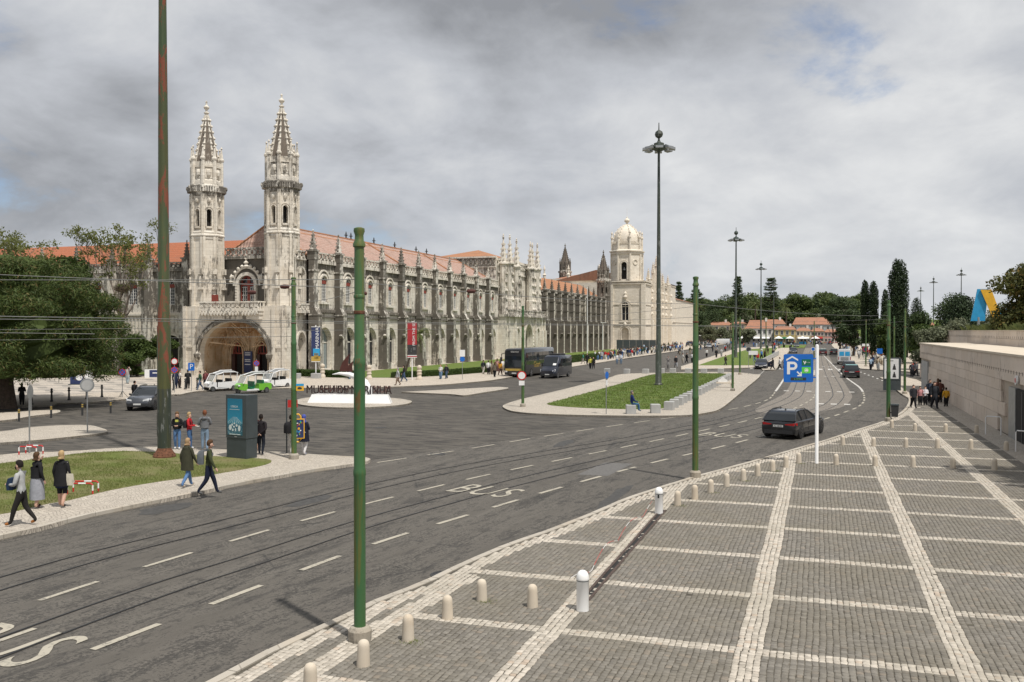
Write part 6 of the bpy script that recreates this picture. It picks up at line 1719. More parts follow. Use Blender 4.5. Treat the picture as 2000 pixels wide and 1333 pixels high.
# --- small red and white hoop barriers
def hoop(label, p, rz):
 t = thing('hoop_barrier', label, 'barrier', at3(p, .125), rz)
 for dy in (0, .45):
  for seg, m in (([(-.42, 0), (-.42, .15)], 'red'), ([(-.42, .15), (-.42, .30), (-.36, .36)], 'white'), ([(-.36, .36), (-.05, .36)], 'red'), ([(-.05, .36), (.2, .36)], 'white'), ([(.2, .36), (.36, .36), (.42, .3)], 'red'), ([(.42, .3), (.42, .12)], 'white'), ([(.42, .12), (.42, 0)], 'red')):
   b = MB(); b.tube([(x_, dy, z_) for x_, z_ in seg], .028, 6); b.build('tube_section', M[m], t)
 return t
hoop('low red and white hoop barrier on the grass beside the woman in black', (-23.44,24.62), R(20))
hoop('low red and white hoop barrier at the foot of the round sign', (-33.06,31.71), R(10))
# --- grey stone cubes
b = MB(); b.ring([[(-.31, -.31, 0), (.31, -.31, 0), (.31, .31, 0), (-.31, .31, 0)], [(-.31, -.31, .56), (.31, -.31, .56), (.31, .31, .56), (-.31, .31, .56)], [(-.28, -.28, .59), (.28, -.28, .59), (.28, .28, .59), (-.28, .28, .59)]])
CUBE = b.mesh('cube', M['cube_stone'])
CP = [(-11.76, 60.05), (-10.32, 61.1)] + [(-9.8 + .01 * k, 63.75 + 2.2 * k) for k in range(21)]
for k, p in enumerate(CP):
 o = bpy.data.objects.new('stone_block', CUBE); link(o); o.location = (p[0], p[1], .12); o.rotation_euler = (0, 0, R(18) if k < 2 else rnd.uniform(-.1, .1))
 tag(o, 'grey stone block with a man sitting on it' if k == 0 else 'lone grey stone block right of the seated man' if k == 1 else '%s grey stone block from the corner in the long row edging the lawn' % ordw[k - 2], 'stone block', 'stone blocks round the green island')
for k, p in enumerate([(-25.92, 116.6), (-23.23, 116.0), (-20.96, 116.8), (-19.28, 118.8), (-17.9, 119.3), (-16.02, 119.9), (-14.08, 120.5), (-12.01, 121.2)]):
 o = bpy.data.objects.new('stone_block', CUBE); link(o); o.location = (p[0], p[1], .12); o.scale = (1.15, 1.1, 1); o.rotation_euler = (0, 0, rnd.uniform(-.1, .1))
 tag(o, '%s grey stone block from the left along the back edge of the green island' % ordw[k], 'stone block', 'stone blocks behind the green island')
for k, p in enumerate([(-56.8, 92.2), (-54.6, 92.9), (-59.4, 91.2)]):
 o = bpy.data.objects.new('stone_block', CUBE); link(o); o.location = (p[0], p[1], .12); o.scale = (1.6, 1, 1)
 tag(o, '%s pale stone block on the pavement before the first hedge' % ('middle', 'right', 'left')[k], 'stone block', 'stone blocks before the hedge')
t = thing('low_fence', 'low grey panel fence along the far lawn edge', 'fence', (-8.6, 150, .12))
for i in range(16):
 b = MB(); b.box(-.06, .06, i * 4.1, i * 4.1 + 4.0, .1, .95); b.build('panel', M['cube_stone'], t)
q = (-8.79,90.69)
t = thing('stone_bench', 'pale stone bench with curved white back on the green island', 'bench', at3(q, .12), R(8))
b = MB(); b.box(-1.1, 1.1, -.28, .28, .38, .5); b.build('seat', M['bollard'], t)
for s in (-.85, .85): b = MB(); b.box(s - .12, s + .12, -.22, .22, 0, .38); b.build('leg', M['bollard'], t)
b = MB(); b.extr([(-.45, .5), (.45, .5), (.42, .7), (.2, .82), (.08, .98), (-.1, .98), (-.2, .8), (-.42, .68)], (0, .1, 0), (1, 0, 0), (0, 0, 1), (0, .14, 0)); b.build('back', M['white'], t)
# --- black iron posts round the forecourt
b = MB(); b.lathe([(.11, 0), (.11, .08), (.075, .12), (.06, .62), (.10, .66), (.10, .70), (.05, .74), (.09, .82), (.06, .9), (.01, .93)], (0, 0, 0), 10)
IP = b.mesh('iron_post', M['iron'])
for k, p in enumerate([(-55.13,53.27), (-56.05,56.06), (-55.99,57.73), (-55.50,59.04), (-56.01,61.26), (-56.02,70.14), (-55.95,71.71), (-55.88,73.33)]):
 o = bpy.data.objects.new('iron_post', IP); link(o); o.location = at3(p); o.scale = (1.1, 1.1, 1.12)
 tag(o, '%s black iron post from the pine trunk along the forecourt kerb' % ordw[k], 'bollard', 'iron posts along the forecourt')
b = MB(); b.lathe([(.06, 0), (.06, .78), (.04, .82), (.01, .83)], (0, 0, 0), 10); b.lathe([(.064, .55), (.064, .62)], (0, 0, 0), 10, 1); b.lathe([(.064, .68), (.064, .75)], (0, 0, 0), 10, 1)
IP2 = b.mesh('dark_bollard', [M['iron'], M['gold']])
for k, p in enumerate([(-46.63,44.09), (-46.59,46.55), (-46.04,48.60), (-45.37,50.41)]):
 o = bpy.data.objects.new('dark_bollard', IP2); link(o); o.location = at3(p, 0)
 tag(o, '%s thin dark bollard from the picture edge in the shade of the pine' % ordw[k], 'bollard', 'thin dark bollards in the road')
b = MB(); b.lathe([(.34, 0), (.34, .25), (.26, .32), (.22, .55), (.30, .62), (.24, .72), (.27, .9), (.3, 1.0), (.18, 1.12), (.26, 1.25), (.28, 1.4), (.2, 1.55), (.03, 1.64)], (0, 0, 0), 12)
SPM = b.mesh('carved_post', M['bollard'], 50)
for k, p in enumerate([(-54.80,94.70), (-48.09,93.37), (-42.28,94.16)]):
 o = bpy.data.objects.new('carved_post', SPM); link(o); o.location = at3(p)
 tag(o, '%s pale carved stone post before the facade lawn' % ('left', 'middle', 'right')[k], 'bollard', 'carved stone posts')
# --- banners
def banner(label, p, h, z0, z1, wd, ground, blocks, txt):
 t = thing('banner_stand', label, 'banner', at3(p), R(28))
 b = MB(); b.lathe([(.06, 0), (.06, h)], (0, 0, 0), 8); b.build('post', M['white'], t)
 b = MB(); b.box(-wd / 2, wd / 2, -.10, -.07, z0, z1); o = b.build('cloth', M[ground], t)
 for (x0, x1, a0, a1, m) in blocks:
  b = MB(); b.box(x0, x1, -.107, -.101, a0, a1); b.build('print', M[m], o)
 text_obj('banner_text', txt[0], M['white'], o, (txt[2], -.11, txt[3]), (R(90), R(-90), 0), txt[1], .002)
 for z_ in (z0, z1): b = MB(); b.box(-wd / 2, wd / 2, -.12, -.05, z_ - .03, z_ + .03); b.build('rail', M['white'], t)
banner('navy blue vertical banner with white lettering beside the right tower', (-54.94,93.44), 6.1, 1.9, 5.9, 1.0, 'navy', [(-.5, .5, 1.95, 2.5, 'gold'), (-.3, .45, 2.6, 3.4, 'sky_print'), (-.2, .3, 2.2, 2.9, 'gold')], ('MARINHA', .55, .18, 4.6))
banner('red vertical banner with white lettering and dark photograph before the facade', (-43.04,93.91), 6.5, 2.5, 6.4, 1.05, 'red_print', [(-.52, .52, 2.75, 3.9, 'iron'), (-.3, -.05, 3.1, 3.5, 'galv'), (.1, .4, 3.3, 3.6, 'galv'), (-.52, .52, 2.66, 2.74, 'white')], ('FROM THE SEA', .42, .2, 5.2))
t = thing('info_stand', 'navy blue information totem on the patterned forecourt', 'sign', at3((-71.10,74.34)), R(25))
b = MB(); b.box(-.75, .75, -.3, .3, 0, .08); b.build('foot', M['grey_metal'], t)
b = MB(); b.box(-.62, .62, -.08, .08, .08, 2.0); o = b.build('board', M['navy'], t)
b = MB(); b.box(-.5, .2, -.088, -.081, 1.6, 1.75); b.box(-.5, .3, -.088, -.081, 1.2, 1.3); b.cyl((.25, -.09, .75), (.25, -.081, .75), .32, n=20); b.build('white_print', M['white'], o)
t = thing('info_stand', 'low navy and white sign block on the forecourt near the mast', 'sign', at3((-73.28,88.54)), R(25))
b = MB(); b.box(-1.1, 1.1, -.3, .3, 0, .95); b.build('block', M['white'], t)
b = MB(); b.box(-.55, 1.05, -.32, -.301, .08, .9); o = b.build('board', M['navy'], t)
b = MB(); b.box(-.2, .5, -.33, -.321, .5, .62); b.extr([(.6, .3), (.85, .5), (.6, .7), (.7, .5)], (0, -.325, 0), (1, 0, 0), (0, 0, 1), (0, .004, 0)); b.build('white_print', M['white'], o)
t = thing('door_panel', 'tall navy panel with white print between the two museum doors', 'sign', (-67.95, 99.2, 0))
b = MB(); b.box(-.6, .6, -.06, .06, .3, 3.0); o = b.build('board', M['navy'], t)
for z_ in (2.75, 2.5, 1.9, 1.7, 1.3): b = MB(); b.box(-.45, .35, -.068, -.061, z_, z_ + .09); b.build('white_print', M['white'], o)
t = thing('white_pedestal', 'small white stone pedestal at the edge of the lawn under the pine', 'pedestal', at3((-78.02,83.39)))
b = MB(); b.lathe([(.5, 0), (.5, .3), (.38, .4), (.36, 1.2), (.45, 1.3), (.3, 1.6), (.1, 1.7)], (0, 0, 0), 8); b.build('pedestal', M['white'], t)
for k, (q, h) in enumerate((((-50.10,204.49), 15.0), ((-52.35,230.08), 7.5))):
 t = thing('white_pole', ('tall thin white pole before the gallery wing', 'white lamp post with flat head before the gallery wing')[k], 'pole', at3(q))
 b = MB(); b.lathe([(.12, 0), (.07, h)], (0, 0, 0), 8); b.build('shaft', M['white'], t)
 b = MB(); b.box(-.5, .9, -.12, .12, h - .1, h + .05) if k else b.lathe([(.07, h), (.12, h + .1), (.02, h + .25)], (0, 0, 0), 8); b.build('head', M['white'], t)
# --- concrete and limestone building on the right (cultural centre wall)
ccb = thing('limestone_wall_building', 'low building of rough pinkish limestone blocks with a terrace on the right', 'building', (WALLX, 50.0, 0))
ZT = 4.35
b = MB(); b.box(WALLX + .12, 40, -30, 97.9, -.05, ZT - .06); wb(b, 'core', M['stone_wall'], ccb)
b = MB(); b.box(WALLX - .08, WALLX + 4.6, -30, 98.2, ZT - .06, ZT + .06); wb(b, 'coping', M['bollard'], ccb)
BW = [MB() for _ in range(5)]
M['blk'] = [stone('limestone_block_%d' % i, c, .28, dark=(.15, .125, .105), joints=0, warm=.1) for i, c in enumerate([(.62, .535, .455), (.575, .495, .42), (.65, .565, .485), (.60, .525, .455), (.56, .49, .42)])]
for i, q in enumerate(BW): q.box(0, 1, 0, 1, 0, 1)
BM_ = [q.mesh('limestone_block', M['blk'][i]) for i, q in enumerate(BW)]
def blocks(x0, rows, y0, y1, parent, holes=(), near=38.0, t=.12):
 L = parent.location
 for z0, z1, ln, ph in rows:
  y = y0 + ph
  while y < y1:
   ye = min(y + ln * rnd.uniform(.85, 1.15), y1)
   if y1 - ye < .5: ye = y1
   if ye > near and not any(ye > h[0] and y < h[1] and z0 < h[3] and z1 > h[2] for h in holes):
    o = bpy.data.objects.new('limestone_block', BM_[rnd.randrange(5)]); link(o, parent)
    d = rnd.uniform(0, .012)
    o.location = (x0 - d - L.x, y + .008 - L.y, z0 + .008 - L.z); o.scale = (t + d, ye - y - .016, z1 - z0 - .016)
   y = ye
DOOR = (47.0, 53.35, 0, 2.75)
blocks(WALLX, [(.12, 1.05, 4.2, 0), (1.05, 1.75, 3.1, -.6), (1.75, 2.35, 3.4, -1.5), (2.35, 2.95, 2.6, -.3), (2.95, 3.5, 3.2, -1.0), (3.5, ZT - .07, 3.0, -2.0)], 40.0, 98.0, ccb, [DOOR, (91.0, 96.6, 0, 2.8)])
for i in range(70):
 y = 48.0 + i * .7
 b = MB(); b.box(WALLX - .016, WALLX + .02, y, y + .045, 3.38, 3.56); wb(b, 'weep_slot', M['dark'], ccb)
b = MB(); b.box(WALLX - .03, WALLX + .1, 91.2, 96.4, .12, 2.75); wb(b, 'pale_panel', M['cube_stone'], ccb)
b = MB(); b.box(WALLX - .05, WALLX + .3, 51.6, 53.3, .1, 2.72); wb(b, 'door_leaf', M['galv'], ccb)
b = MB(); b.box(WALLX - .02, WALLX + .11, 47.0, 51.6, .1, 2.7); wb(b, 'doorway', M['dark'], ccb)
b = MB(); b.box(WALLX - .05, WALLX + .1, 49.9, 50.1, .1, 2.6); wb(b, 'door_frame', M['iron'], ccb)
b = MB(); b.cyl((WALLX - .06, 51.0, 3.14), (WALLX - .16, 51.0, 3.14), .24, n=20); o = wb(b, 'round_emblem', M['white'], ccb)
b = MB(); b.cyl((WALLX - .16, 51.0, 3.14), (WALLX - .17, 51.0, 3.14), .13, n=16); wb(b, 'emblem_mark', M['red'], o)
up = thing('terrace_wall', 'upper limestone parapet wall set back on the terrace', 'wall', (WALLX + 4.6, 60, ZT))
XU = WALLX + 4.6
b = MB(); b.box(XU + .12, XU + .6, 30, 119, .0, 5.55); wb(b, 'core', M['stone_wall'], up)
b = MB(); b.box(XU - .05, XU + .65, 30, 119.05, 5.55, 5.63); wb(b, 'coping', M['bollard'], up)
blocks(XU, [(ZT - .25, 4.95, 2.6, 0), (4.95, 5.55, 2.4, -1.2)], 60.0, 119.0, up)
for i in range(58):
 y = 74.0 + i * .75
 b = MB(); b.box(XU - .016, XU + .02, y, y + .05, 4.98, 5.15); wb(b, 'weep_slot', M['dark'], up)
b = MB(); b.box(WALLX - 1.35, WALLX, 30, 90, .1, .128); o = b.build('wall_foot_strip', M['calcada']); tag(o, kind='structure')
for k, (ra, rb_) in enumerate((((8.34,53.94), (9.02,53.67)), ((8.44,46.63), (9.03,46.27)))):
 t = thing('tube_railing', ('white tube railing hoop at the wall foot farther from the doorway', 'white tube railing hoop cut by the picture edge by the doorway')[k], 'railing', (ra[0], ra[1], .115), ang_of2(ra, rb_))
 ln_ = math.dist(ra, rb_)
 b = MB(); b.tube([(0, 0, 0), (0, 0, .9), (.05, 0, .97), (ln_ - .05, 0, .97), (ln_, 0, .9), (ln_, 0, 0)], .03, 8); b.build('tube', M['white'], t, 60)
# --- blue and yellow sculpture letters on the terrace
t = thing('letter_sculpture', 'large leaning blue and yellow metal letter panels above the terrace', 'sculpture', (16.2, 105.0, 3.9))
t.scale = (1.34, 1.34, 1.34)
for (poly, m, y) in (([(-1.05, 2.0), (-.05, 2.0), (.15, 4.45), (-.6, 4.45)], 'sky_print', 0), ([(-.4, 4.4), (.35, 4.4), (1.15, 2.0), (.55, 2.0)], 'yellow', -.15), ([(.75, 2.0), (1.75, 2.5), (1.6, 3.0), (.9, 2.75)], 'sky_print', .1), ([(2.2, 2.6), (3.0, 2.6), (2.8, 3.3), (2.4, 3.4)], 'yellow', 0)):
 b = MB(); b.extr(poly, (0, y, 0), (1, 0, 0), (0, 0, 1), (0, .12, 0)); b.build('panel', M[m], t)
for x_ in (-.5, 1.2): b = MB(); b.cyl((x_, .05, 0), (x_, .05, 2.3), .09, n=8); b.build('post', M['galv'], t)
# --- overhead wires
def wire(label, a, c, r=.012, sag=0.0, mid=None, group='overhead tram wires'):
 b = MB(); n = 10
 pts = [tuple(a[k] + (c[k] - a[k]) * i / n - (4 * sag * (i / n) * (1 - i / n) if k == 2 else 0) for k in range(3)) for i in range(n + 1)]
 b.tube(pts, r * .6, 4)
 return tag(b.build('overhead_wire', M['wire']), label, 'wire', group)
P1, P2, P3, P4, P5 = (*(-7.70,14.58), 0), (*(-4.38,34.83), 0), (*(3.98,60.01), 0), (*(7.02,86.14), 0), (*(-21.23,34.29), 0)
up_ = lambda p, z: (p[0], p[1], z)
PL = (-34.0, 9.0, 0)
wire('span wire leaving the nearest pole towards the upper left edge', up_(P1, 6.35), up_(PL, 7.9), .011, .15)
wire('span wire rising from the left edge towards the nearest pole', up_(P1, 6.5), (-40.0, 14.0, 7.3), .011, .10)
wire('span wire from the nearest pole to the lawn island pole', up_(P1, 6.3), up_(P5, 6.9), .011, .12)
wire('span wire from the nearest pole to the second kerb pole', up_(P1, 6.45), up_(P2, 6.6), .011, .1)
wire('span wire across the street from the second kerb pole', up_(P2, 6.1), (-20.6, 64.4, 6.5), .012, .15)
wire('span wire from the second kerb pole to the pole with the bin', up_(P2, 6.6), up_(P3, 6.5), .012, .15)
wire('span wire across the tracks from the pole with the bin', up_(P3, 6.3), (-7.39, 86.7, 6.5), .013, .15)
wire('span wire from the corner pole across to the median', up_(P4, 6.4), (-.8, 118, 6.4), .014, .2)
for nm, line, z in (('lawn side', [(-17.15, 4), (-17.0, 18.5), (-15.2, 29.6), (-11.2, 42.0), (-6.0, 57.5), (-2.15, 79.0), (-1.85, 110.0), (-1.9, 260)], 5.85), ('plaza side', [(-13.7, 4), (-13.5, 16.5), (-11.3, 29.5), (-8.4, 39.6), (-1.2, 63.5), (1.4, 80.5), (1.55, 102.0), (.9, 260)], 5.85)):
 for dz, r in ((0, .008),):
  b = MB(); b.tube([(p[0], p[1], z + dz) for p in smooth_line(line, 4)], r, 4)
  tag(b.build('overhead_wire', M['wire']), '%s overhead wire above the %s tram track' % ('contact' if dz == 0 else 'carrier', nm), 'wire', 'overhead tram wires')
wire('low wire crossing the porch from the lawn island pole', up_(P5, 5.75), (-62.0, 38.0, 5.5), .016)
wire('low wire running from the lawn island pole towards the green island pole', up_(P5, 5.6), (-20.6, 64.3, 5.75), .013)
wire('low lower wire crossing below the balcony to the left edge', up_(P5, 5.35), (-52.0, 30.0, 4.95), .014)
wire('long wire over the green island towards the second kerb pole', (-20.6, 64.3, 6.4), up_(P2, 6.5), .012, .1)
for k, p in enumerate(((-9.6, 15.2, 6.43), (-10.6, 15.6, 6.35), (-6.9, 18.0, 6.42), (-8.9, 17.0, 6.36))):
 b = MB(); b.lathe([(.01, -.1), (.035, -.08), (.045, 0), (.035, .08), (.01, .1)], (0, 0, 0), 8); o = b.build('insulator', M['corten']); o.location = p; o.rotation_euler = (0, R(90), 0)
 tag(o, '%s brown egg shaped insulator counted from the nearest pole' % ordw[k], 'insulator', 'wire insulators')
for k, p in enumerate(((-27.6, 18.9, 5.72), (-26.7, 19.2, 5.71))):
 t = thing('wire_fitting', 'white bell shaped wire fitting %s of the pair before the pine tree' % ('left', 'right')[k], 'insulator', p)
 b = MB(); b.lathe([(.14, -.12), (.13, .02), (.07, .08), (.06, .13), (.09, .16), (.05, .2)], (0, 0, 0), 10); b.build('bell', M['cube_stone'], t)
wire('wire carrying the white bell shaped fittings', (-29.0, 18.4, 5.62), (-20.0, 21.6, 5.50), .014)
# ------------------------------------------------------------------ trees, hedges
def leaf_cloud(clumps, n, size, seed, flat=0.5, shell=0.55, aspect=0.55):
 """n small pointed leaf faces spread through ellipsoid clumps (x, y, z, rx, ry, rz)"""
 r = np.random.default_rng(seed)
 C = np.array(clumps, float)
 vol = (C[:, 3] * C[:, 4] * C[:, 5]) ** (2 / 3)
 idx = r.choice(len(C), n, p=vol / vol.sum())
 d = r.normal(size=(n, 3)); d /= np.linalg.norm(d, axis=1, keepdims=True)
 rad = shell + (1 - shell) * r.random(n) ** 0.7
 rad *= r.uniform(.88, 1.10, n)
 P = C[idx, :3] + d * C[idx, 3:6] * rad[:, None]
 nrm = d * (1 - flat) + np.array([0, 0, 1.0]) * flat + r.normal(0, .55, (n, 3)); nrm /= np.linalg.norm(nrm, axis=1, keepdims=True)
 t = np.cross(nrm, r.normal(size=(n, 3))); t /= np.linalg.norm(t, axis=1, keepdims=True)
 bt = np.cross(nrm, t)
 s = size * r.uniform(.6, 1.35, n)[:, None]
 V = np.stack([P - t * s, P + bt * s * aspect, P + t * s, P - bt * s * aspect], 1)
 return V.reshape(-1, 3), np.arange(n * 4).reshape(-1, 4)
def cloud_obj(name, clumps, n, size, seed, mat, parent, **kw):
 V, F = leaf_cloud(clumps, n, size, seed, **kw)
 o = bpy.data.objects.new(name, np_mesh(name, V, F, mat)); link(o, parent)
 return o
def limb(b, p, d, L, r, depth, rg, tips, spread=.6, n=6):
 """recursive tapered limb"""
 p = Vector(p); d = Vector(d).normalized(); pts = [p]; q = p
 k = 4
 for i in range(k):
  d = (d + Vector((rg.uniform(-.16, .16), rg.uniform(-.16, .16), rg.uniform(-.02, .12)))).normalized()
  q = q + d * L / k; pts.append(q)
 b.tube(pts, [r * (1 - .45 * i / k) for i in range(k + 1)], n)
 if depth == 0:
  tips.append(q); return
 for i in range(rg.choice((2, 3, 3))):
  dd = (d + Vector((rg.uniform(-1, 1), rg.uniform(-1, 1), rg.uniform(-.1, .6))) * spread).normalized()
  limb(b, pts[rg.choice((3, 4, 4))], dd, L * rg.uniform(.6, .85), r * .52, depth - 1, rg, tips, spread, max(4, n - 1))
 tips.append(q)
def broad_tree(name, label, p, h, cr, mat, seed, n=5000, leaf=.28, trunk=.28, bark='bark', z=0.0, clump=1.0, fork=.35, group=None, cat='tree', flat=.45, ccount=16):
 t = thing(name, label, cat, (p[0], p[1], z), 0, group)
 rg = random.Random(seed)
 b = MB(); tips = []
 b.tube([(0, 0, -.3), (rg.uniform(-.1, .1), rg.uniform(-.1, .1), h * fork * .5), (rg.uniform(-.2, .2), rg.uniform(-.2, .2), h * fork)], [trunk * 1.25, trunk, trunk * .8], 8)
 for i in range(5):
  a = i * 1.256 + rg.uniform(-.4, .4)
  limb(b, (0, 0, h * fork * rg.uniform(.8, 1)), (math.cos(a) * .7, math.sin(a) * .7, .9), h * .24, trunk * .5, 1, rg, tips)
 b.build('trunk', M[bark], t)
 cl = []
 ch = h * (1 - fork) * .5
 for i in range(ccount):
  a = rg.uniform(0, 6.28); u = rg.uniform(0, 1) ** .6; v = rg.uniform(-1, 1)
  w_ = math.sqrt(max(0, 1 - (v * .92) ** 2))
  s = rg.uniform(.26, .46) * clump
  cl.append((cr * .72 * u * w_ * math.cos(a), cr * .72 * u * w_ * math.sin(a), h * fork + ch * (1 + v * .78), cr * s, cr * s, cr * s * .72))
 cloud_obj('crown', cl, n, leaf, seed, M[mat], t, flat=flat, shell=.5)
 return t
# --- the big pine on the left
pp = (-56.8, 52.5)
t = thing('pine_tree', 'large dark spreading pine tree filling the left side', 'tree', (pp[0], pp[1], 0))
b = MB(); rg = random.Random(4)
b.tube([(1.6, -1.2, -.2), (1.2, -1.0, 1.5), (.9, -.8, 3.0), (.5, -.3, 5.0), (0, 0, 8.0)], [.62, .5, .44, .38, .2], 12)
for i in range(14):
 a = i * 2.4; z = 2.8 + i * .42; L = 5.5 - i * .22
 b.tube([(.7, -.6, z), (L * .5 * math.cos(a), L * .5 * math.sin(a), z + .5), (L * math.cos(a), L * math.sin(a), z + .9)], [.2, .13, .05], 6)
b.build('trunk', M['bark'], t)
cl = []
for i in range(330):
 a = rg.uniform(0, 6.283); zz_ = rg.uniform(0, 1)
 zc = 2.5 + zz_ * 8.2
 rmax = 9.0 * math.sqrt(max(0.04, 1 - ((zc - 4.2) / 7.2) ** 2)) if zc > 4.2 else 8.4
 u = math.sqrt(rg.uniform(.42, 1))
 s = rg.uniform(.8, 1.4)
 cl.append((rmax * .92 * u * math.cos(a), rmax * .92 * u * math.sin(a), zc, s * 1.1, s * 1.1, s * .62))
cloud_obj('crown', cl, 125000, .16, 5, M['pine'], t, flat=.2, shell=.35, aspect=.20)
b = MB(); rows = []
for i in range(15):
 z_ = 2.4 + 8.4 * i / 14; rr = (8.9 * math.sqrt(max(.02, 1 - ((z_ - 4.2) / 7.2) ** 2)) if z_ > 4.2 else 8.0) * .70
 rows.append([(rr * math.cos(k * .2618) * rg.uniform(.86, 1.04), rr * math.sin(k * .2618) * rg.uniform(.86, 1.04), z_ + rg.uniform(-.25, .25)) for k in range(24)])
b.ring(rows); b.build('inner_crown', M['pine'], t)
for k, (px_, s) in enumerate((((-80.5, 87.0), 1.0), ((-76.8, 88.6), .75), ((-83.5, 85.5), .9))):
 broad_tree('shrub', ('round dark shrub behind the pine on the lawn', 'smaller round shrub next to the forecourt lawn edge', 'dark shrub deepest behind the pine')[k], px_, 4.2 * s, 2.6 * s, 'leaf', 31 + k, 5200, .15, .1, fork=.12, cat='shrub', ccount=14)
t_ = broad_tree('small_tree', 'small round evergreen tree with crooked trunk left of the entrance tower', (-77.6, 90.6), 5.2, 2.9, 'leaf', 44, 9000, .15, .16, fork=.42, ccount=20)
broad_tree('small_tree', 'small round evergreen tree touching the entrance tower corner', (-74.9, 91.7), 4.9, 2.1, 'leaf', 45, 6000, .15, .14, fork=.40, ccount=14)
broad_tree('dark_tree', 'dense dark tree rising between the pine and orange roof', (-86.5, 88.5), 15.0, 4.2, 'leaf', 46, 9000, .26, .3, fork=.35, ccount=20)
def sparse_tree(label, p, h, cr, seed, n):
 t = thing('sparse_tree', label, 'tree', (p[0], p[1], 0)); rg = random.Random(seed)
 b = MB(); tips = []
 b.tube([(0, 0, -.3), (.2, 0, h * .2), (.1, .1, h * .36)], [.36, .30, .24], 9)
 for i in range(7):
  a = i * .9 + rg.uniform(-.3, .3)
  limb(b, (.1, .1, h * rg.uniform(.25, .38)), (math.cos(a) * .62, math.sin(a) * .62, 1.15), h * .26, .13, 2, rg, tips, .55)
 b.build('trunk', M['bark_grey'], t)
 cl = [(q.x, q.y, q.z, .95, .95, .8) for q in tips if q.z > h * .48]
 cloud_obj('crown', cl, n, .16, seed, M['leaf_light'], t, flat=.3, shell=.1)
 cl = [(q.x, q.y, q.z, .9, .9, .5) for q in tips if q.z <= h * .55]
 if cl: cloud_obj('twigs', cl, n // 2, .30, seed + 1, M['leaf_brown'], t, flat=.2, shell=.1, aspect=.05)
 return t
sparse_tree('tall half bare tree with sparse spring leaves above the orange roof', (-80.9, 91.6), 20.5, 6, 12, 4200)
sparse_tree('half bare tree with thin leaves at the left picture edge', (-93.0, 87.5), 18.6, 5, 17, 3600)
# --- hedges
def hedge(label, pts, wd, h, seed, dens=230):
 L = [(Vector((*a, 0)), Vector((*c, 0))) for a, c in zip(pts, pts[1:])]
 t = thing('hedge', label, 'hedge', (pts[0][0], pts[0][1], .12), 0, 'clipped hedges before the facade')
 r = np.random.default_rng(seed); Vs = []; Fs = []; off = 0
 b = MB()
 for a, c in L:
  d = (c - a); ln = d.length; d.normalize(); nn = Vector((-d.y, d.x, 0))
  q = [a + nn * wd * .42, a - nn * wd * .42, c - nn * wd * .42, c + nn * wd * .42]
  b.prism([(v.x - pts[0][0], v.y - pts[0][1]) for v in q], -.05, h * .92)
  n = int(ln * (wd + 2 * h) * dens)
  s = r.random(n); u = r.uniform(-.5, .5, n); v = r.random(n); side = r.random(n) < wd / (wd + 2 * h)
  u = np.where(side, u, np.where(u > 0, .5, -.5)); v = np.where(side, 1.0, v)
  base = np.array([a.x - pts[0][0], a.y - pts[0][1]]) + np.outer(s * ln, [d.x, d.y]) + np.outer(u * wd + r.normal(0, .04, n), [nn.x, nn.y])
  P = np.concatenate([base, (v * h + r.normal(0, .04, n))[:, None]], 1)
  nrm = r.normal(size=(n, 3)); nrm /= np.linalg.norm(nrm, axis=1, keepdims=True); tt = np.cross(nrm, r.normal(size=(n, 3))); tt /= np.linalg.norm(tt, axis=1, keepdims=True); bt = np.cross(nrm, tt)
  sz = .075
  Vs.append(np.stack([P - tt * sz, P + bt * sz * .6, P + tt * sz, P - bt * sz * .6], 1).reshape(-1, 3)); Fs.append(np.arange(n * 4).reshape(-1, 4) + off); off += n * 4
 b.build('core', M['hedge'], t)
 o = bpy.data.objects.new('foliage', np_mesh('foliage', np.concatenate(Vs), np.concatenate(Fs), M['hedge'])); link(o, t)
 return t
hedge('clipped hedge running right from the entrance tower behind the white prow', [(-60.5, 97.2), (-55.0, 96.0), (-50.6, 95.6)], 1.2, .75, 1)
hedge('clipped hedge along the pavement from the red banner past the strolling couple', [(-46.6, 96.6), (-43.6, 104.0), (-41.8, 113.0), (-41.2, 128.0)], 1.1, .62, 2, 200)
hedge('clipped hedge beside the parked coach', [(-41.2, 130.0), (-41.0, 146.0)], 1.2, .7, 3, 160)
hedge('thick box hedge behind the parked minibus', [(-41.0, 148.0), (-40.5, 176.0)], 2.2, 1.0, 4, 110)
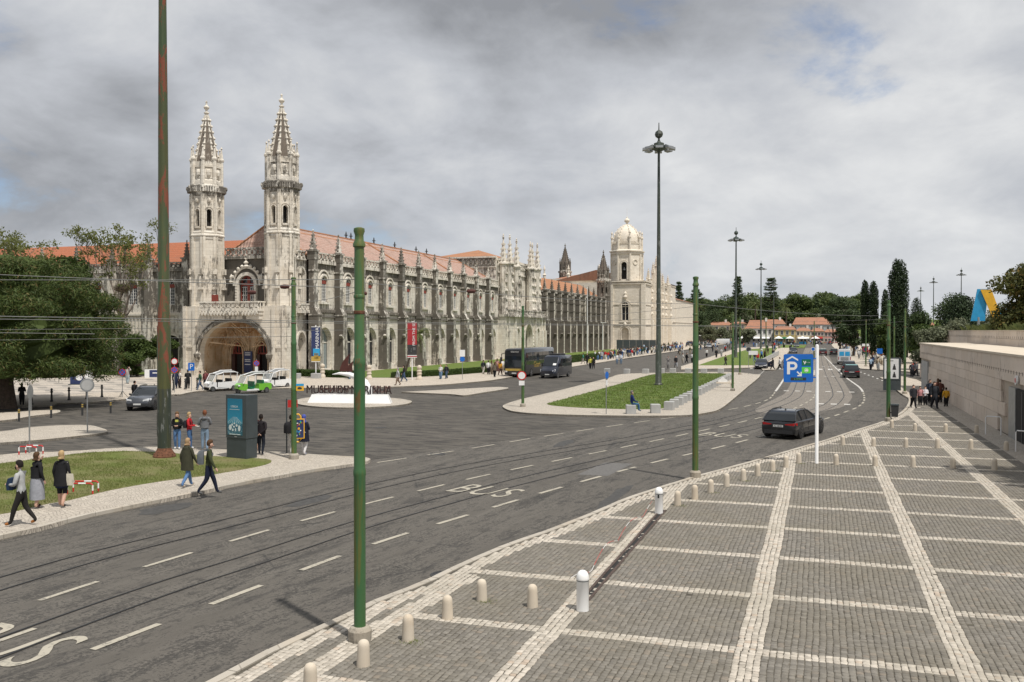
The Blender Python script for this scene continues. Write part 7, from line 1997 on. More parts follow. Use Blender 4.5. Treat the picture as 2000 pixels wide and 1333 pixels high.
# --- leaning palm
def palm(label, p, lean, h, seed, z=0.0, trunk=.12, fr=2.2):
 t = thing('palm_tree', label, 'tree', (p[0], p[1], z)); rg = random.Random(seed)
 b = MB(); b.tube([(0, 0, -.1), (lean[0] * .3, lean[1] * .3, h * .35), (lean[0] * .65, lean[1] * .65, h * .7), (lean[0], lean[1], h)], [trunk * 1.2, trunk, trunk, trunk * 1.1], 8)
 b.build('trunk', M['bark'], t)
 b = MB()
 for i in range(26):
  a = rg.uniform(0, 6.28); el = rg.uniform(-.5, 1.1); L = fr * rg.uniform(.75, 1.1)
  pts = []
  for k in range(7):
   u = k / 6; e = el - u * 1.25
   pts.append(Vector((lean[0] + math.cos(a) * L * u * math.cos(el * .6), lean[1] + math.sin(a) * L * u * math.cos(el * .6), h + L * (math.sin(el) * u - .55 * u * u))))
  sd = Vector((-math.sin(a), math.cos(a), 0))
  for k in range(6):
   for s in (-1, 1):
    for j in range(3):
     q = pts[k].lerp(pts[k + 1], j / 3); q2 = q + sd * s * L * .17 * (1 - .5 * k / 6) + (pts[k + 1] - pts[k]) * .9 + Vector((0, 0, -.08 * L * .5))
     b.face([q, q + (pts[k + 1] - pts[k]) * .22, q2])
 b.build('frond', M['palm'], t)
 b = MB()
 for i in range(30): a = rg.uniform(0, 6.28); b.cyl((lean[0] + .1 * math.cos(a), lean[1] + .1 * math.sin(a), h), (lean[0] + .3 * math.cos(a), lean[1] + .3 * math.sin(a), h - rg.uniform(.6, 1.4)), .035, .01, 4)
 b.build('dead_skirt', M['leaf_brown'], t)
 return t
palm('small palm with leaning thin trunk on the facade lawn', (-47.6, 101.5), (1.8, .5), 5.1, 3, .12)
# --- cypresses on the right
def cypress(label, p, h, r, seed, n=9000, z=0.0, blunt=.5, mat='leaf_cypress'):
 t = thing('cypress_tree', label, 'tree', (p[0], p[1], z), 0, 'cypresses along the garden'); rg = random.Random(seed)
 b = MB(); b.tube([(0, 0, -.2), (0, 0, h * .5)], [r * .22, r * .1], 6); b.build('trunk', M['bark'], t)
 cl = []
 for i in range(110):
  u = (i + rg.random()) / 110; z_ = .5 + u * (h - .9)
  rr = r * min(1, .6 + u * 2.2) * (1 - max(0, (u - blunt) / (1 - blunt)) ** 2.6 * .62)
  a = i * 2.4 + rg.uniform(-.4, .4); s = rr * rg.uniform(.42, .56)
  cl.append((rr * .52 * math.cos(a), rr * .52 * math.sin(a), z_, s, s, s * 1.5))
 cloud_obj('crown', cl, n + n // 2, .13, seed, M[mat], t, flat=.15, shell=.7, aspect=.6)
 return t
cypress('tallest thick dark cypress right of the street', (12.2, 162.0), 17.3, 1.72, 61, 16000, blunt=.72)
cypress('slender cypress leftmost of the pair above the pavement crowd', (8.9, 203.0), 16.3, .88, 62, 8000, blunt=.8)
cypress('slender cypress right of the pair above the pavement crowd', (10.5, 202.0), 16.0, 1.05, 63, 9000, blunt=.75)
cypress('pointed cypress between the pair and the tallest cypress', (12.6, 200.0), 14.2, .95, 64, 7000, blunt=.6)
cypress('small distant cypress right of the tallest one', (23.0, 250.0), 14.0, 1.7, 65, 6000, blunt=.6)
cypress('broad conical cypress before the blue sculpture', (17.4, 132.0), 10.3, 2.6, 66, 11000, z=0, blunt=.35)
cypress('dark conical cypress half hidden by the blue sculpture', (21.5, 154.0), 10.8, 2.0, 67, 6000, blunt=.4)
# --- dark garden trees and olives behind the low building
rgk = random.Random(77)
GT = [(4.6, 228, 13.5, 5.2, 'leaf_hill2'), (7.0, 212, 11.0, 3.6, 'leaf_hill2'), (13.0, 186, 9.5, 4.0, 'leaf_hill2'), (11.5, 172, 7.5, 3.0, 'leaf'), (16.0, 168, 9.0, 4.5, 'leaf_hill2'), (17.0, 205, 9.0, 5.0, 'leaf_hill2'),
 (14.6, 140, 7.0, 3.4, 'leaf'), (30.0, 240, 14.5, 7.5, 'leaf_hill2'), (42.0, 250, 12.0, 7.0, 'leaf_hill')]
for k, (x, y, h, r, m) in enumerate(GT):
 broad_tree('garden_tree', '%s dark leafy garden tree counted from the street on the right' % ordw[k], (x, y), h, r, m, 100 + k, 6500, .26, .25, fork=.16, ccount=18, group='garden trees on the right')
OT = [(14.5, 116, 7.0, 3.2), (17.5, 112, 7.4, 3.0), (16.0, 122, 6.8, 3.2), (20.5, 118, 7.0, 3.2), (23.0, 112, 6.6, 3.0), (26.0, 110, 6.4, 3.0), (19.0, 104, 6.0, 2.2), (12.9, 124, 6.0, 2.6)]
for k, (x, y, h, r) in enumerate(OT):
 broad_tree('olive_tree', '%s grey green olive tree in the clump behind the terrace wall' % ordw[k], (x, y), h, r, 'leaf_olive', 140 + k, 5200, .17, .2, fork=.2, ccount=16, group='olive trees behind the wall')
# --- tree standing on the terrace, right edge
broad_tree('terrace_tree', 'bronze green tree overhanging the terrace at the right picture edge', (17.0, 89.0), 6.8, 4.1, 'leaf_autumn', 170, 15000, .15, .18, z=ZT, fork=.12, ccount=30)
broad_tree('terrace_tree', 'second bronze green tree behind the terrace at the right picture edge', (19.5, 87.0), 6.4, 4.2, 'leaf_autumn', 171, 8000, .16, .18, z=ZT, fork=.12, ccount=20)
broad_tree('terrace_tree', 'leafy terrace tree just outside the right picture edge shading the plaza', (11.6, 37.0), 6.4, 3.4, 'leaf', 172, 7000, .17, .18, z=ZT, fork=.2, ccount=18)
t = thing('terrace_plants', 'spiky leaved plants along the terrace parapet', 'plant', (XU + 1.0, 92, ZT))
b = MB(); rg = random.Random(8)
for i in range(420):
 y = rg.uniform(-14, 16); x = rg.uniform(-.3, .8); a = rg.uniform(0, 6.28); L = rg.uniform(.6, 1.4)
 d = Vector((math.cos(a) * .5, math.sin(a) * .5, 1)).normalized(); p = Vector((x, y, .9)); sd = Vector((-math.sin(a), math.cos(a), 0)) * .04
 b.face([p - sd, p + sd, p + d * L * .7 + sd * .6, p + d * L * .9 + Vector((math.cos(a), math.sin(a), -.3)) * .25])
b.build('leaves', M['palm'], t)
# --- wooded hill behind the houses
b = MB()
nx_, ny_ = 40, 14
def hz(x, y):
 u = max(0, (y - 440) / 260.0)
 return -0.5 + 15.0 * min(1, u) ** 1.2 * (0.75 + .25 * math.sin(x * .013 + 1)) - max(0, x - 40) * .02
HX = [-420 + i * 26 for i in range(nx_ + 1)]; HYs = [425 + j * 26 for j in range(ny_ + 1)]
for i in range(nx_):
 for j in range(ny_):
  b.face([(x, y, hz(x, y)) for x, y in ((HX[i], HYs[j]), (HX[i + 1], HYs[j]), (HX[i + 1], HYs[j + 1]), (HX[i], HYs[j + 1]))])
tag(b.build('hill', M['grass'], None, 60), kind='structure')
wood = []
r_ = random.Random(21)
def hill_tree(label, x, y, h, r, m, seed, n=4200, leaf=.62, name='hill_tree', fork=.18, ccount=20, **kw):
 return broad_tree(name, label, (x, y), h, r, m, seed, n, leaf, .4, z=hz(x, y), fork=fork, ccount=ccount, group='trees on the wooded hill', **kw)
HT = []
for k in range(30):
 y = r_.uniform(505, 600); bear = -.175 + .215 * k / 29
 x = y * bear / 1.0
 HT.append((x, y, r_.uniform(17, 23), r_.uniform(9, 12), r_.choice(['leaf_hill', 'leaf_hill', 'leaf_hill2'])))
for k in range(14):
 y = r_.uniform(470, 500); x = y * (-.165 + .19 * k / 13)
 HT.append((x, y, r_.uniform(12, 17), r_.uniform(6, 9), r_.choice(['leaf_hill', 'leaf_hill2', 'leaf_olive'])))
posn = ['far left', 'left', 'centre left', 'middle', 'centre right', 'right', 'far right']
for k, (x, y, h, r, m) in enumerate(HT):
 tone_ = {'leaf_hill': 'mid green', 'leaf_hill2': 'deep green', 'leaf_olive': 'grey green'}[m]
 hill_tree('%s leafy tree, %s from the left in the %s row of the wood' % (tone_, ordw[k if k < 30 else k - 30], 'upper' if k < 30 else 'lower'), x, y, h, r, m, 200 + k)
def monkey(label, x, y, h, seed, spread, z=0.0, mat='leaf_hill2', tiers=9, name='conifer_tree'):
 t = thing(name, label, 'tree', (x, y, z)); rg = random.Random(seed)
 b = MB(); b.tube([(0, 0, -1), (0, 0, h * .95)], [.5, .12], 7); cl = []
 for i in range(tiers * 2):
  u = .30 + .68 * (i + rg.random() * .8) / (tiers * 2)
  for k in range(5):
   a = k * 1.256 + i * 1.9 + rg.uniform(-.3, .3); L = spread * (1 - .88 * (u - .30) / .7) * rg.uniform(.55, 1.15)
   e = Vector((L * math.cos(a), L * math.sin(a), h * u + L * rg.uniform(-.05, .25)))
   b.tube([(0, 0, h * u), (e.x * .5, e.y * .5, h * u), e], [.14, .1, .05], 4)
   for q in (.4, .7, 1.0): s_ = rg.uniform(.6, 1.1); cl.append((e.x * q, e.y * q, h * u + (e.z - h * u) * q, s_, s_, s_ * .7))
 b.build('trunk', M['bark'], t)
 cloud_obj('crown', cl, 9000, .36, seed, M[mat], t, flat=.3, shell=.1, aspect=.35)
 return t
monkey('open whorled conifer left of the lighting mast on the hill', -58.0, 465.0, 27.0, 301, 8.0, hz(-58, 465), tiers=7)
monkey('tall pointed conifer beside the second lighting mast', -38.5, 470.0, 33.0, 302, 6.0, hz(-38, 470), tiers=12)
monkey('dark conifer behind the third lighting mast', -23.0, 480.0, 32.0, 303, 8.0, hz(-23, 480), tiers=9)
monkey('small pointed conifer right of the church choir', -69.0, 480.0, 31.0, 304, 4.5, hz(-69, 480), tiers=12)
for k, (x, y, h) in enumerate(((-55.0, 448.0, 17), (-29.0, 452.0, 18), (-15.0, 455.0, 17))):
 palm('%s tall palm among the trees behind the houses' % ('left', 'middle', 'right')[k], (x, y), (.3, .2), h, 310 + k, hz(x, y), .35, 5.0)
for k, (x, y, h, r) in enumerate(((-44.0, 400.0, 8.0, 4.5), (-38.0, 385.0, 6.5, 4.0), (-33.0, 405.0, 7.0, 4.5), (-28.0, 395.0, 6.0, 4.0), (-49.0, 415.0, 14.0, 6.5), (-47.0, 435.0, 20.0, 8.0))):
 broad_tree('street_tree', '%s small leafy tree between the church end and houses' % ordw[k], (x, y), h, r, 'leaf_olive' if k < 4 else 'leaf_hill2', 330 + k, 4200, .34, .22, fork=.22, ccount=16, group='trees at the church end')
# ------------------------------------------------------------------ vehicles (local: x forward, y left)
def paint(name, c, rough=.28, metal=.3):
 return plain(name, c, rough, metal, .04, 2.0, .5, .8)
M['car_black'] = paint('black_paint', (.014, .015, .018))
M['car_navy'] = paint('navy_paint', (.012, .016, .030))
M['car_grey'] = paint('grey_paint', (.075, .080, .090), .3, .5)
M['car_silver'] = paint('silver_paint', (.30, .31, .32), .3, .6)
M['car_white'] = paint('white_paint_car', (.62, .63, .64), .3, 0)
M['car_teal'] = paint('teal_paint', (.10, .42, .38), .35, 0)
M['car_red'] = paint('dark_red_paint', (.085, .022, .024), .3, .2)
M['car_green'] = paint('green_grey_paint', (.06, .075, .065), .3, .4)
M['lime'] = paint('lime_paint', (.16, .46, .035), .35, 0)
M['tail'] = plain('tail_light', (.36, .010, .010), .25)
M['head'] = plain('head_light', (.62, .63, .64), .15)
M['rim'] = plain('alloy_rim', (.34, .34, .35), .3, .8)
M['rim_dark'] = plain('dark_alloy_rim', (.10, .10, .105), .3, .8)
M['trim'] = plain('black_trim', (.020, .020, .021), .6)
M['plate'] = plain('number_plate', (.60, .60, .58), .5)
M['clear'], _k, _b = new_mat('clear_plastic')
_tr = _k.n('ShaderNodeBsdfTransparent', {'Color': (.75, .78, .78, 1)}); _gl = _k.n('ShaderNodeBsdfGlossy', {'Roughness': .1})
_mx = _k.n('ShaderNodeMixShader', {0: .22, 1: _tr.outputs[0], 2: _gl.outputs[0]})
_k.set([x for x in _k.t.nodes if x.type == 'OUTPUT_MATERIAL'][0], 'Surface', _mx.outputs[0])
def wheel(parent, x, y, r, wd=.22, rim='rim', spokes=5):
 s = 1 if y > 0 else -1
 b = MB(); b.cyl((x, y - s * wd, r), (x, y, r), r, n=24); o = b.build('wheel', M['black'], parent)
 b = MB(); b.cyl((x, y - .02 * s, r), (x, y + .004 * s, r), r * .70, n=20); b.build('rim_well', M['trim'], o)
 b = MB()
 for k in range(spokes):
  a = 2 * math.pi * k / spokes
  d = Vector((math.cos(a), 0, math.sin(a))); n_ = Vector((-math.sin(a), 0, math.cos(a)))
  c = Vector((x, y + .012 * s, r))
  b.face([c + n_ * r * .10, c - n_ * r * .10, c + d * r * .66 - n_ * r * .13, c + d * r * .66 + n_ * r * .13])
 b.cyl((x, y, r), (x, y + .02 * s, r), r * .16, n=10)
 n = 20
 for k in range(n):
  a0, a1 = 2 * math.pi * k / n, 2 * math.pi * (k + 1) / n
  b.face([(x + r * q * math.cos(a), y + .014 * s, r + r * q * math.sin(a)) for q, a in ((.62, a0), (.72, a0), (.72, a1), (.62, a1))])
 b.build('rim', M[rim], o)
 return o
def car(label, p, ang, L=4.5, W=1.8, H=1.46, belt=.95, hood=.92, nose=.62, gh=None, mat='car_black', roof_mat=None, wagon=True, group=None, wheels=.33, rim='rim', cat='car', rails=False, plate_rear=True, suv=0.0, open_door=False):
 t = thing('car', label, cat, (p[0], p[1], 0.012), ang, group)
 h = L / 2; w = W / 2; g0 = .20 + suv
 rb, rr, fr_, fb = gh or (-h + .12, -h + .55, h * .10, h * .42)
 st = [(-h, .78, .86, g0 + .16), (-h + .06, belt - .06, .95, g0 + .05), (-h + .22, belt, .985, g0), (-h * .45, belt + .005, 1, g0), (0, belt, 1, g0), (fb - .25, belt, 1, g0), (fb + .05, hood + .03, .99, g0), (h * .72, hood - .06, .97, g0), (h - .18, nose + .06, .90, g0 + .02), (h - .03, nose - .10, .80, g0 + .08), (h, nose - .22, .74, g0 + .16)]
 rings = []
 for x, zt, k, zb in st:
  y = w * k
  rings.append([(x, -y * .93, zb), (x, -y * .985, zb + .12), (x, -y, zb + (zt - zb) * .55), (x, -y * .965, zt - .06), (x, -y * .90, zt), (x, 0, zt + .025), (x, y * .90, zt), (x, y * .965, zt - .06), (x, y, zb + (zt - zb) * .55), (x, y * .985, zb + .12), (x, y * .93, zb)])
 b = MB(); b.ring(rings)
 body = b.build('body', M[mat], t, 32)
 zt = belt + .01; zr = H
 secs = []
 prof = [(rb, zt, .90), (rb + (rr - rb) * .5, zt + (zr - zt) * .62, .80), (rr, zr - .04, .72), (rr + .35, zr, .70), ((rr + fr_) / 2, zr + .015, .71), (fr_ - .25, zr - .005, .70), (fr_, zr - .05, .70), (fr_ + (fb - fr_) * .5, zt + (zr - zt) * .5, .78), (fb, zt, .88)]
 b = MB()
 up = [Vector((x, w * k, z)) for x, z, k in prof]
 base = [Vector((x, w * .905, zt)) for x, z, k in prof]
 mir = lambda v: Vector((v.x, -v.y, v.z))
 for i in range(len(prof) - 1):
  a, c, d_, e = base[i], base[i + 1], up[i + 1], up[i]
  if (a - e).length < 1e-4: fs = [c, d_, a]
  elif (c - d_).length < 1e-4: fs = [a, c, e]
  else: fs = [a, c, d_, e]
  b.face(fs, 1); b.face([mir(v) for v in reversed(fs)], 1)
  mid_roof = 2 <= i <= 5
  b.face([up[i], up[i + 1], mir(up[i + 1]), mir(up[i])], 0 if mid_roof else 1)
 b.build('cabin', [M[roof_mat or mat], M['car_glass']], body, 28)
 def rail(pts, r_=.035, m=mat):
  for sg in (1, -1):
   bb = MB(); bb.tube([(x, sg * y, z) for x, y, z in pts], r_, 5); bb.build('pillar', M[m], body)
 rail([(v.x, v.y, v.z) for v in up[0:3]], .045); rail([(v.x, v.y, v.z) for v in up[6:9]], .04); rail([(v.x, v.y + .005, v.z) for v in up[2:7]], .03, roof_mat or mat)
 mx = (rr + fb) / 2 - .1
 rail([(mx, w * .905, zt), (mx - .02, w * .715, zr - .02)], .04, 'trim')
 if wagon: rail([(rr + .45, w * .905, zt), (rr + .38, w * .72, zr - .03)], .06)
 if rails:
  for sg in (1, -1): bb = MB(); bb.tube([(rr + .1, sg * w * .68, zr + .02), (rr + .3, sg * w * .68, zr + .07), (fr_ - .4, sg * w * .68, zr + .07), (fr_ - .2, sg * w * .68, zr + .02)], .02, 5); bb.build('roof_rail', M['trim'], body)
  bb = MB(); bb.ring([[(rr + .35, -.03, zr + .01), (rr + .35, .03, zr + .01), (rr + .55, .01, zr + .01), (rr + .55, -.01, zr + .01)], [(rr + .36, -.01, zr + .09), (rr + .36, .01, zr + .09), (rr + .4, .005, zr + .09), (rr + .4, -.005, zr + .09)]]); bb.build('aerial', M['trim'], body)
 for sg in (1, -1):
  bb = MB(); bb.ring([[(-h - .012, sg * w * .38, .735), (-h - .012, sg * w * .38, .785), (-h - .012, sg * w * .86, .84), (-h - .012, sg * w * .86, .71)], [(-h + .10, sg * w * .38, .735), (-h + .10, sg * w * .38, .785), (-h + .22, sg * w * 1.0, .85), (-h + .22, sg * w * 1.0, .73)]]); bb.build('tail_light', M['tail'], body)
  bb = MB(); bb.ring([[(h - .02, sg * w * .42, nose - .16), (h - .02, sg * w * .42, nose - .04), (h - .06, sg * w * .80, nose + .0), (h - .06, sg * w * .80, nose - .12)], [(h - .24, sg * w * .5, nose - .12), (h - .24, sg * w * .5, nose + .02), (h - .36, sg * w * .955, nose + .09), (h - .36, sg * w * .955, nose - .04)]]); bb.build('headlight', M['head'], body)
  bb = MB(); bb.ring([[(fb - .10, sg * w * .93, belt - .02), (fb - .10, sg * w * .93, belt + .12), (fb - .10, sg * w * 1.13, belt + .14), (fb - .10, sg * w * 1.13, belt + .01)], [(fb + .08, sg * w * .93, belt), (fb + .08, sg * w * .93, belt + .08), (fb + .06, sg * w * 1.08, belt + .10), (fb + .06, sg * w * 1.08, belt + .02)]]); bb.build('mirror', M['trim'], body)
  for xd in (fb - .15, mx, rr + .35):
   bb = MB(); bb.box(xd - .006, xd + .006, sg * w * .99, sg * (w + .002), g0 + .18, belt - .07); bb.build('door_gap', M['trim'], body)
  for xd in (mx + .12, rr + .5):
   bb = MB(); bb.box(xd, xd + .2, sg * w * .97, sg * (w + .02), belt - .16, belt - .125); bb.build('door_handle', M[mat], body)
  bb = MB(); bb.box(-h * .42, h * .5, sg * (w * .93), sg * (w * .995), g0 - .02, g0 + .10); bb.build('sill', M['trim'], body)
  for xw in (-h + .82, h - .88):
   bb = MB(); y0, y1 = sg * w * .80, sg * (w + .006)
   ringp = [(xw + (wheels + .055) * math.cos(R(a)), wheels + (wheels + .055) * math.sin(R(a))) for a in range(-10, 191, 20)]
   bb.extr(ringp, (0, y0, 0), (1, 0, 0), (0, 0, 1), (0, y1 - y0, 0)); bb.build('wheel_arch', M['trim'], body)
   wheel(t, xw, sg * (w + .012), wheels, .22, rim)
 bb = MB(); bb.box(-h - .03, -h + .15, -w * .80, w * .80, g0 + .08, g0 + .26); bb.build('rear_bumper', M['trim'], body)
 bb = MB(); bb.box(h - .12, h + .012, -w * .62, w * .62, g0 + .06, g0 + .20); bb.build('front_grille', M['trim'], body)
 bb = MB(); bb.box(-h - .03, -h - .012, -.26, .26, .62 + suv * .5, .73 + suv * .5); o = bb.build('plate', M['plate'], body)
 text_obj('plate_text', 'AZ 48 RZ', M['trim'], o, (-h - .034, 0, .675 + suv * .5), (R(90), 0, R(-90)), .105, .001)
 bb = MB(); bb.box(h, h + .02, -.26, .26, .42, .53); bb.build('plate', M['plate'], body)
 if open_door:
  bb = MB(); bb.ring([[(fb - .2, w, g0 + .1), (fb - .2, w, belt), (fb - .22, w + .05, belt), (fb - .22, w + .05, g0 + .1)], [(fb - .75, w + .85, g0 + .1), (fb - .75, w + .85, belt + .35), (fb - .78, w + .9, belt + .35), (fb - .78, w + .9, g0 + .1)]]); bb.build('open_door', M[mat], body)
 return t
def ang_of(a, c):
 return math.atan2(c[1] - a[1], c[0] - a[0])
hd = ang_of((-4.23, 46.0), (0.2, 60.0))
q = (-1.96,49.40)
car('black estate car with red tail lights driving away behind the parking sign post', (q[0] + 2.38 * math.cos(hd), q[1] + 2.38 * math.sin(hd)), hd, 4.95, 1.88, 1.42, .93, .94, .70, (-2.36, -1.80, .0, .95), 'car_black', rim='rim_dark', rails=True)
q = (-44.60,52.32)
car('grey crossover car with orange indicators facing the camera left of the rusty mast', (q[0] - .95, q[1] + 2.0), R(-70), 4.3, 1.84, 1.60, 1.02, 1.02, .80, (-2.05, -1.6, .1, .95), 'car_grey', suv=.05, rails=True, rim='rim_dark')
for k, (px_, lab, kw) in enumerate((
 ((3.62,115.40), 'black taxi with teal roof waiting behind another dark car', dict(mat='car_black', roof_mat='car_teal', H=1.55, suv=.04)),
 ((3.73,129.21), 'dark car standing between the white van and teal roofed taxi', dict(mat='car_black', H=1.55, suv=.04)),
 ((3.23,222.40), 'dark car driving away left of the white van', dict(mat='car_black')),
 ((0.77,217.06), 'dark red car with pale teal roof on the tram track', dict(mat='car_red', roof_mat='car_teal')),
 ((4.34,394.96), 'distant dark green car far up the street', dict(mat='car_green')))):
 car(lab, (px_[0], px_[1] + 2.2), R(91), group='cars driving up the street', **kw)
for k, (px_, lab, kw, an) in enumerate((
 ((-8.02,137.08), 'dark parked saloon with its door open beside the far lawn', dict(mat='car_navy', open_door=True, wagon=False, gh=(-1.75, -1.0, .15, .95), H=1.44), -88),
 ((-6.01,234.08), 'dark car coming towards the camera on the left of the tracks', dict(mat='car_navy'), -89),
 ((-7.23,319.54), 'grey green car coming towards the camera far up the street', dict(mat='car_green'), -89))):
 car(lab, (px_[0], px_[1] + 2.2), R(an), group='cars coming down the street', **kw)
for k, (x, y, m, lab) in enumerate(((-33.5, 300, 'car_silver', 'silver car far off on the road before the church'), (-40.5, 352, 'car_green', 'dark green car parked near the church end trees'), (-46.5, 362, 'car_navy', 'navy car parked leftmost near the church end trees'), (-44.0, 340, 'car_grey', 'grey car parked by the church choir wall'))):
 car(lab, (x, y), R((-85, 10, 15, 5)[k]), mat=m, group='cars near the church end')
# --- vans and coach
def box_body(b, L, W, H, z0, ch=.12, front=None):
 """rounded box; front: list of (dx, dz) trimming of the nose"""
 st = front or [(-L / 2, .94, 0), (-L / 2 + .15, 1, 0), (L / 2 - .6, 1, 0), (L / 2 - .15, .98, -.12), (L / 2, .92, -.35)]
 rings = []
 for x, k, dz in st:
  y = W / 2 * k; zt = H + dz
  rings.append([(x, -y * .96, z0), (x, -y, z0 + .25), (x, -y, zt * .55), (x, -y * .97, zt - ch * 2), (x, -y * .90, zt - ch * .6), (x, -y * .75, zt), (x, y * .75, zt), (x, y * .90, zt - ch * .6), (x, y * .97, zt - ch * 2), (x, y, zt * .55), (x, y, z0 + .25), (x, y * .96, z0)])
 b.ring(rings)
def pane(body, pts, m='car_glass', name='window', t=.012):
 pts = [Vector(p) for p in pts]; n_ = (pts[1] - pts[0]).cross(pts[-1] - pts[0]).normalized() * t
 b = MB(); A = [p + n_ for p in pts]; b.face(A); b.face([p - n_ for p in reversed(pts)])
 for i in range(len(pts)): j = (i + 1) % len(pts); b.face([pts[i] - n_, pts[j] - n_, A[j], A[i]])
 return b.build(name, M[m], body)
q = (-33.94,104.13)
hb = R(-91.5)
bus = thing('coach', 'black tour coach with gold stripe parked at the kerb before the facade', 'coach', (q[0] - .35, q[1] + 6.0, .01), hb)
L, W, H = 12.0, 2.55, 3.45
b = MB(); box_body(b, L, W, H, .32, .12, [(-L / 2, .96, 0), (-L / 2 + .2, 1, 0), (L / 2 - .5, 1, 0), (L / 2 - .12, .99, -.08), (L / 2, .95, -.22)])
body = b.build('body', M['car_black'], bus, 35)
pane(body, [(L / 2 + .012, -1.12, 1.25), (L / 2 + .012, 1.12, 1.25), (L / 2 - .02, 1.08, 2.95), (L / 2 - .02, -1.08, 2.95)], 'car_glass', 'windscreen')
pane(body, [(L / 2 + .02, -1.1, .78), (L / 2 + .02, 1.1, .78), (L / 2 + .02, 1.1, 1.05), (L / 2 + .02, -1.1, 1.05)], 'gold', 'gold_band')
for sg in (1, -1):
 for i in range(7):
  x0 = L / 2 - .8 - i * 1.55
  pane(body, [(x0, sg * 1.278, 1.45), (x0 - 1.47, sg * 1.278, 1.45), (x0 - 1.47, sg * 1.262, 2.95), (x0, sg * 1.262, 2.95)], 'car_glass', 'window')
 pane(body, [(L / 2 + .02, sg * .85, .62), (L / 2 + .02, sg * 1.12, .62), (L / 2 + .02, sg * 1.12, .78), (L / 2 + .02, sg * .85, .78)], 'head', 'headlight')
 b = MB(); b.tube([(L / 2 - .1, sg * 1.2, 2.9), (L / 2 + .35, sg * 1.45, 2.8), (L / 2 + .4, sg * 1.5, 2.2)], .05, 6); b.build('mirror_arm', M['trim'], body)
 b = MB(); b.box(L / 2 + .3, L / 2 + .45, sg * 1.38, sg * 1.62, 1.9, 2.4); b.build('mirror', M['trim'], body)
 for xw in (L / 2 - 2.6, -L / 2 + 3.2): wheel(bus, xw, sg * 1.29, .50, .3)
text_obj('coach_lettering', 'Gisart', M['gold'], body, (1.2, 1.30, 1.42), (R(90), 0, math.pi), 1.0, .004, 1.0)
text_obj('coach_front_text', 'Gisartour', M['plate'], body, (L / 2 + .03, .1, 3.06), (R(90), 0, R(90)), .26, .004)
pane(body, [(L / 2 + .03, -.28, .45), (L / 2 + .03, .28, .45), (L / 2 + .03, .28, .57), (L / 2 + .03, -.28, .57)], 'plate', 'plate')
q = (-29.94,103.00)
mb_ = thing('minibus', 'dark navy minibus parked beside the black coach', 'minibus', (q[0] + .1, q[1] + 3.2, .01), R(-93))
L, W, H = 6.5, 1.98, 2.65
b = MB(); box_body(b, L, W, H, .3, .14, [(-L / 2, .95, -.03), (-L / 2 + .15, 1, 0), (L / 2 - 2.1, 1, 0), (L / 2 - 1.75, .99, -.12), (L / 2 - .95, .99, -1.25), (L / 2 - .25, .95, -1.52), (L / 2, .82, -1.75)])
body = b.build('body', M['car_navy'], mb_, 32)
pane(body, [(L / 2 - .98, -.86, 1.42), (L / 2 - .98, .86, 1.42), (L / 2 - 1.70, .78, 2.42), (L / 2 - 1.70, -.78, 2.42)], 'car_glass', 'windscreen', .03)
for sg in (1, -1):
 for i, (x0, x1) in enumerate(((1.45, .75), (.65, -.55), (-.65, -1.85), (-1.95, -3.05))):
  pane(body, [(x0, sg * .998, 1.35), (x1, sg * .998, 1.35), (x1, sg * .965, 2.25), (x0 - (.35 if i == 0 else 0), sg * .965, 2.25)], 'car_glass', 'window', .012)
 pane(body, [(L / 2 - .06, sg * .55, .80), (L / 2 - .22, sg * .90, .80), (L / 2 - .36, sg * .90, 1.08), (L / 2 - .2, sg * .55, 1.02)], 'head', 'headlight', .03)
 b = MB(); b.box(1.45, 1.65, sg * 1.0, sg * 1.25, 1.35, 1.75); b.build('mirror', M['trim'], body)
 for xw in (L / 2 - 1.0, -L / 2 + 1.4): wheel(mb_, xw, sg * 1.0, .34, .22)
b = MB(); b.box(L / 2 - .2, L / 2 + .03, -.85, .85, .30, .58); b.build('bumper', M['trim'], body)
b = MB(); b.box(-1.6, .6, -.65, .65, 2.62, 2.82); b.build('roof_unit', M['trim'], body)
pane(body, [(L / 2 + .045, -.26, .42), (L / 2 + .045, .26, .42), (L / 2 + .045, .26, .53), (L / 2 + .045, -.26, .53)], 'plate', 'plate')
pane(body, [(L / 2 - 1.03, .35, 1.5), (L / 2 - 1.03, .75, 1.5), (L / 2 - 1.2, .75, 1.72), (L / 2 - 1.2, .35, 1.72)], 'white', 'paper', .045)
q = (3.90,159.84)
wv = thing('delivery_van', 'white delivery van seen from behind on the street', 'van', (q[0], q[1] + 2.8, .01), R(91))
L, W, H = 5.6, 2.0, 2.5
b = MB(); box_body(b, L, W, H, .35, .14, [(-L / 2, .95, -.04), (-L / 2 + .12, 1, 0), (L / 2 - 1.8, 1, 0), (L / 2 - 1.5, .99, -.12), (L / 2 - .8, .99, -1.2), (L / 2 - .2, .95, -1.5), (L / 2, .82, -1.75)])
body = b.build('body', M['car_white'], wv, 32)
for sg in (1, -1):
 pane(body, [(-L / 2 - .01, sg * .08, 1.45), (-L / 2 - .01, sg * .82, 1.45), (-L / 2 - .0, sg * .78, 2.15), (-L / 2 - .0, sg * .08, 2.15)], 'sky_print', 'rear_window')
 pane(body, [(-L / 2 - .01, sg * .86, .85), (-L / 2 - .01, sg * .96, .85), (-L / 2 - .01, sg * .96, 1.3), (-L / 2 - .01, sg * .86, 1.3)], 'tail', 'tail_light')
 for xw in (L / 2 - .95, -L / 2 + 1.1): wheel(wv, xw, sg * 1.0, .34, .22)
b = MB(); b.box(-L / 2 - .08, -L / 2 + .1, -.95, .95, .32, .58); b.build('bumper', M['trim'], body)
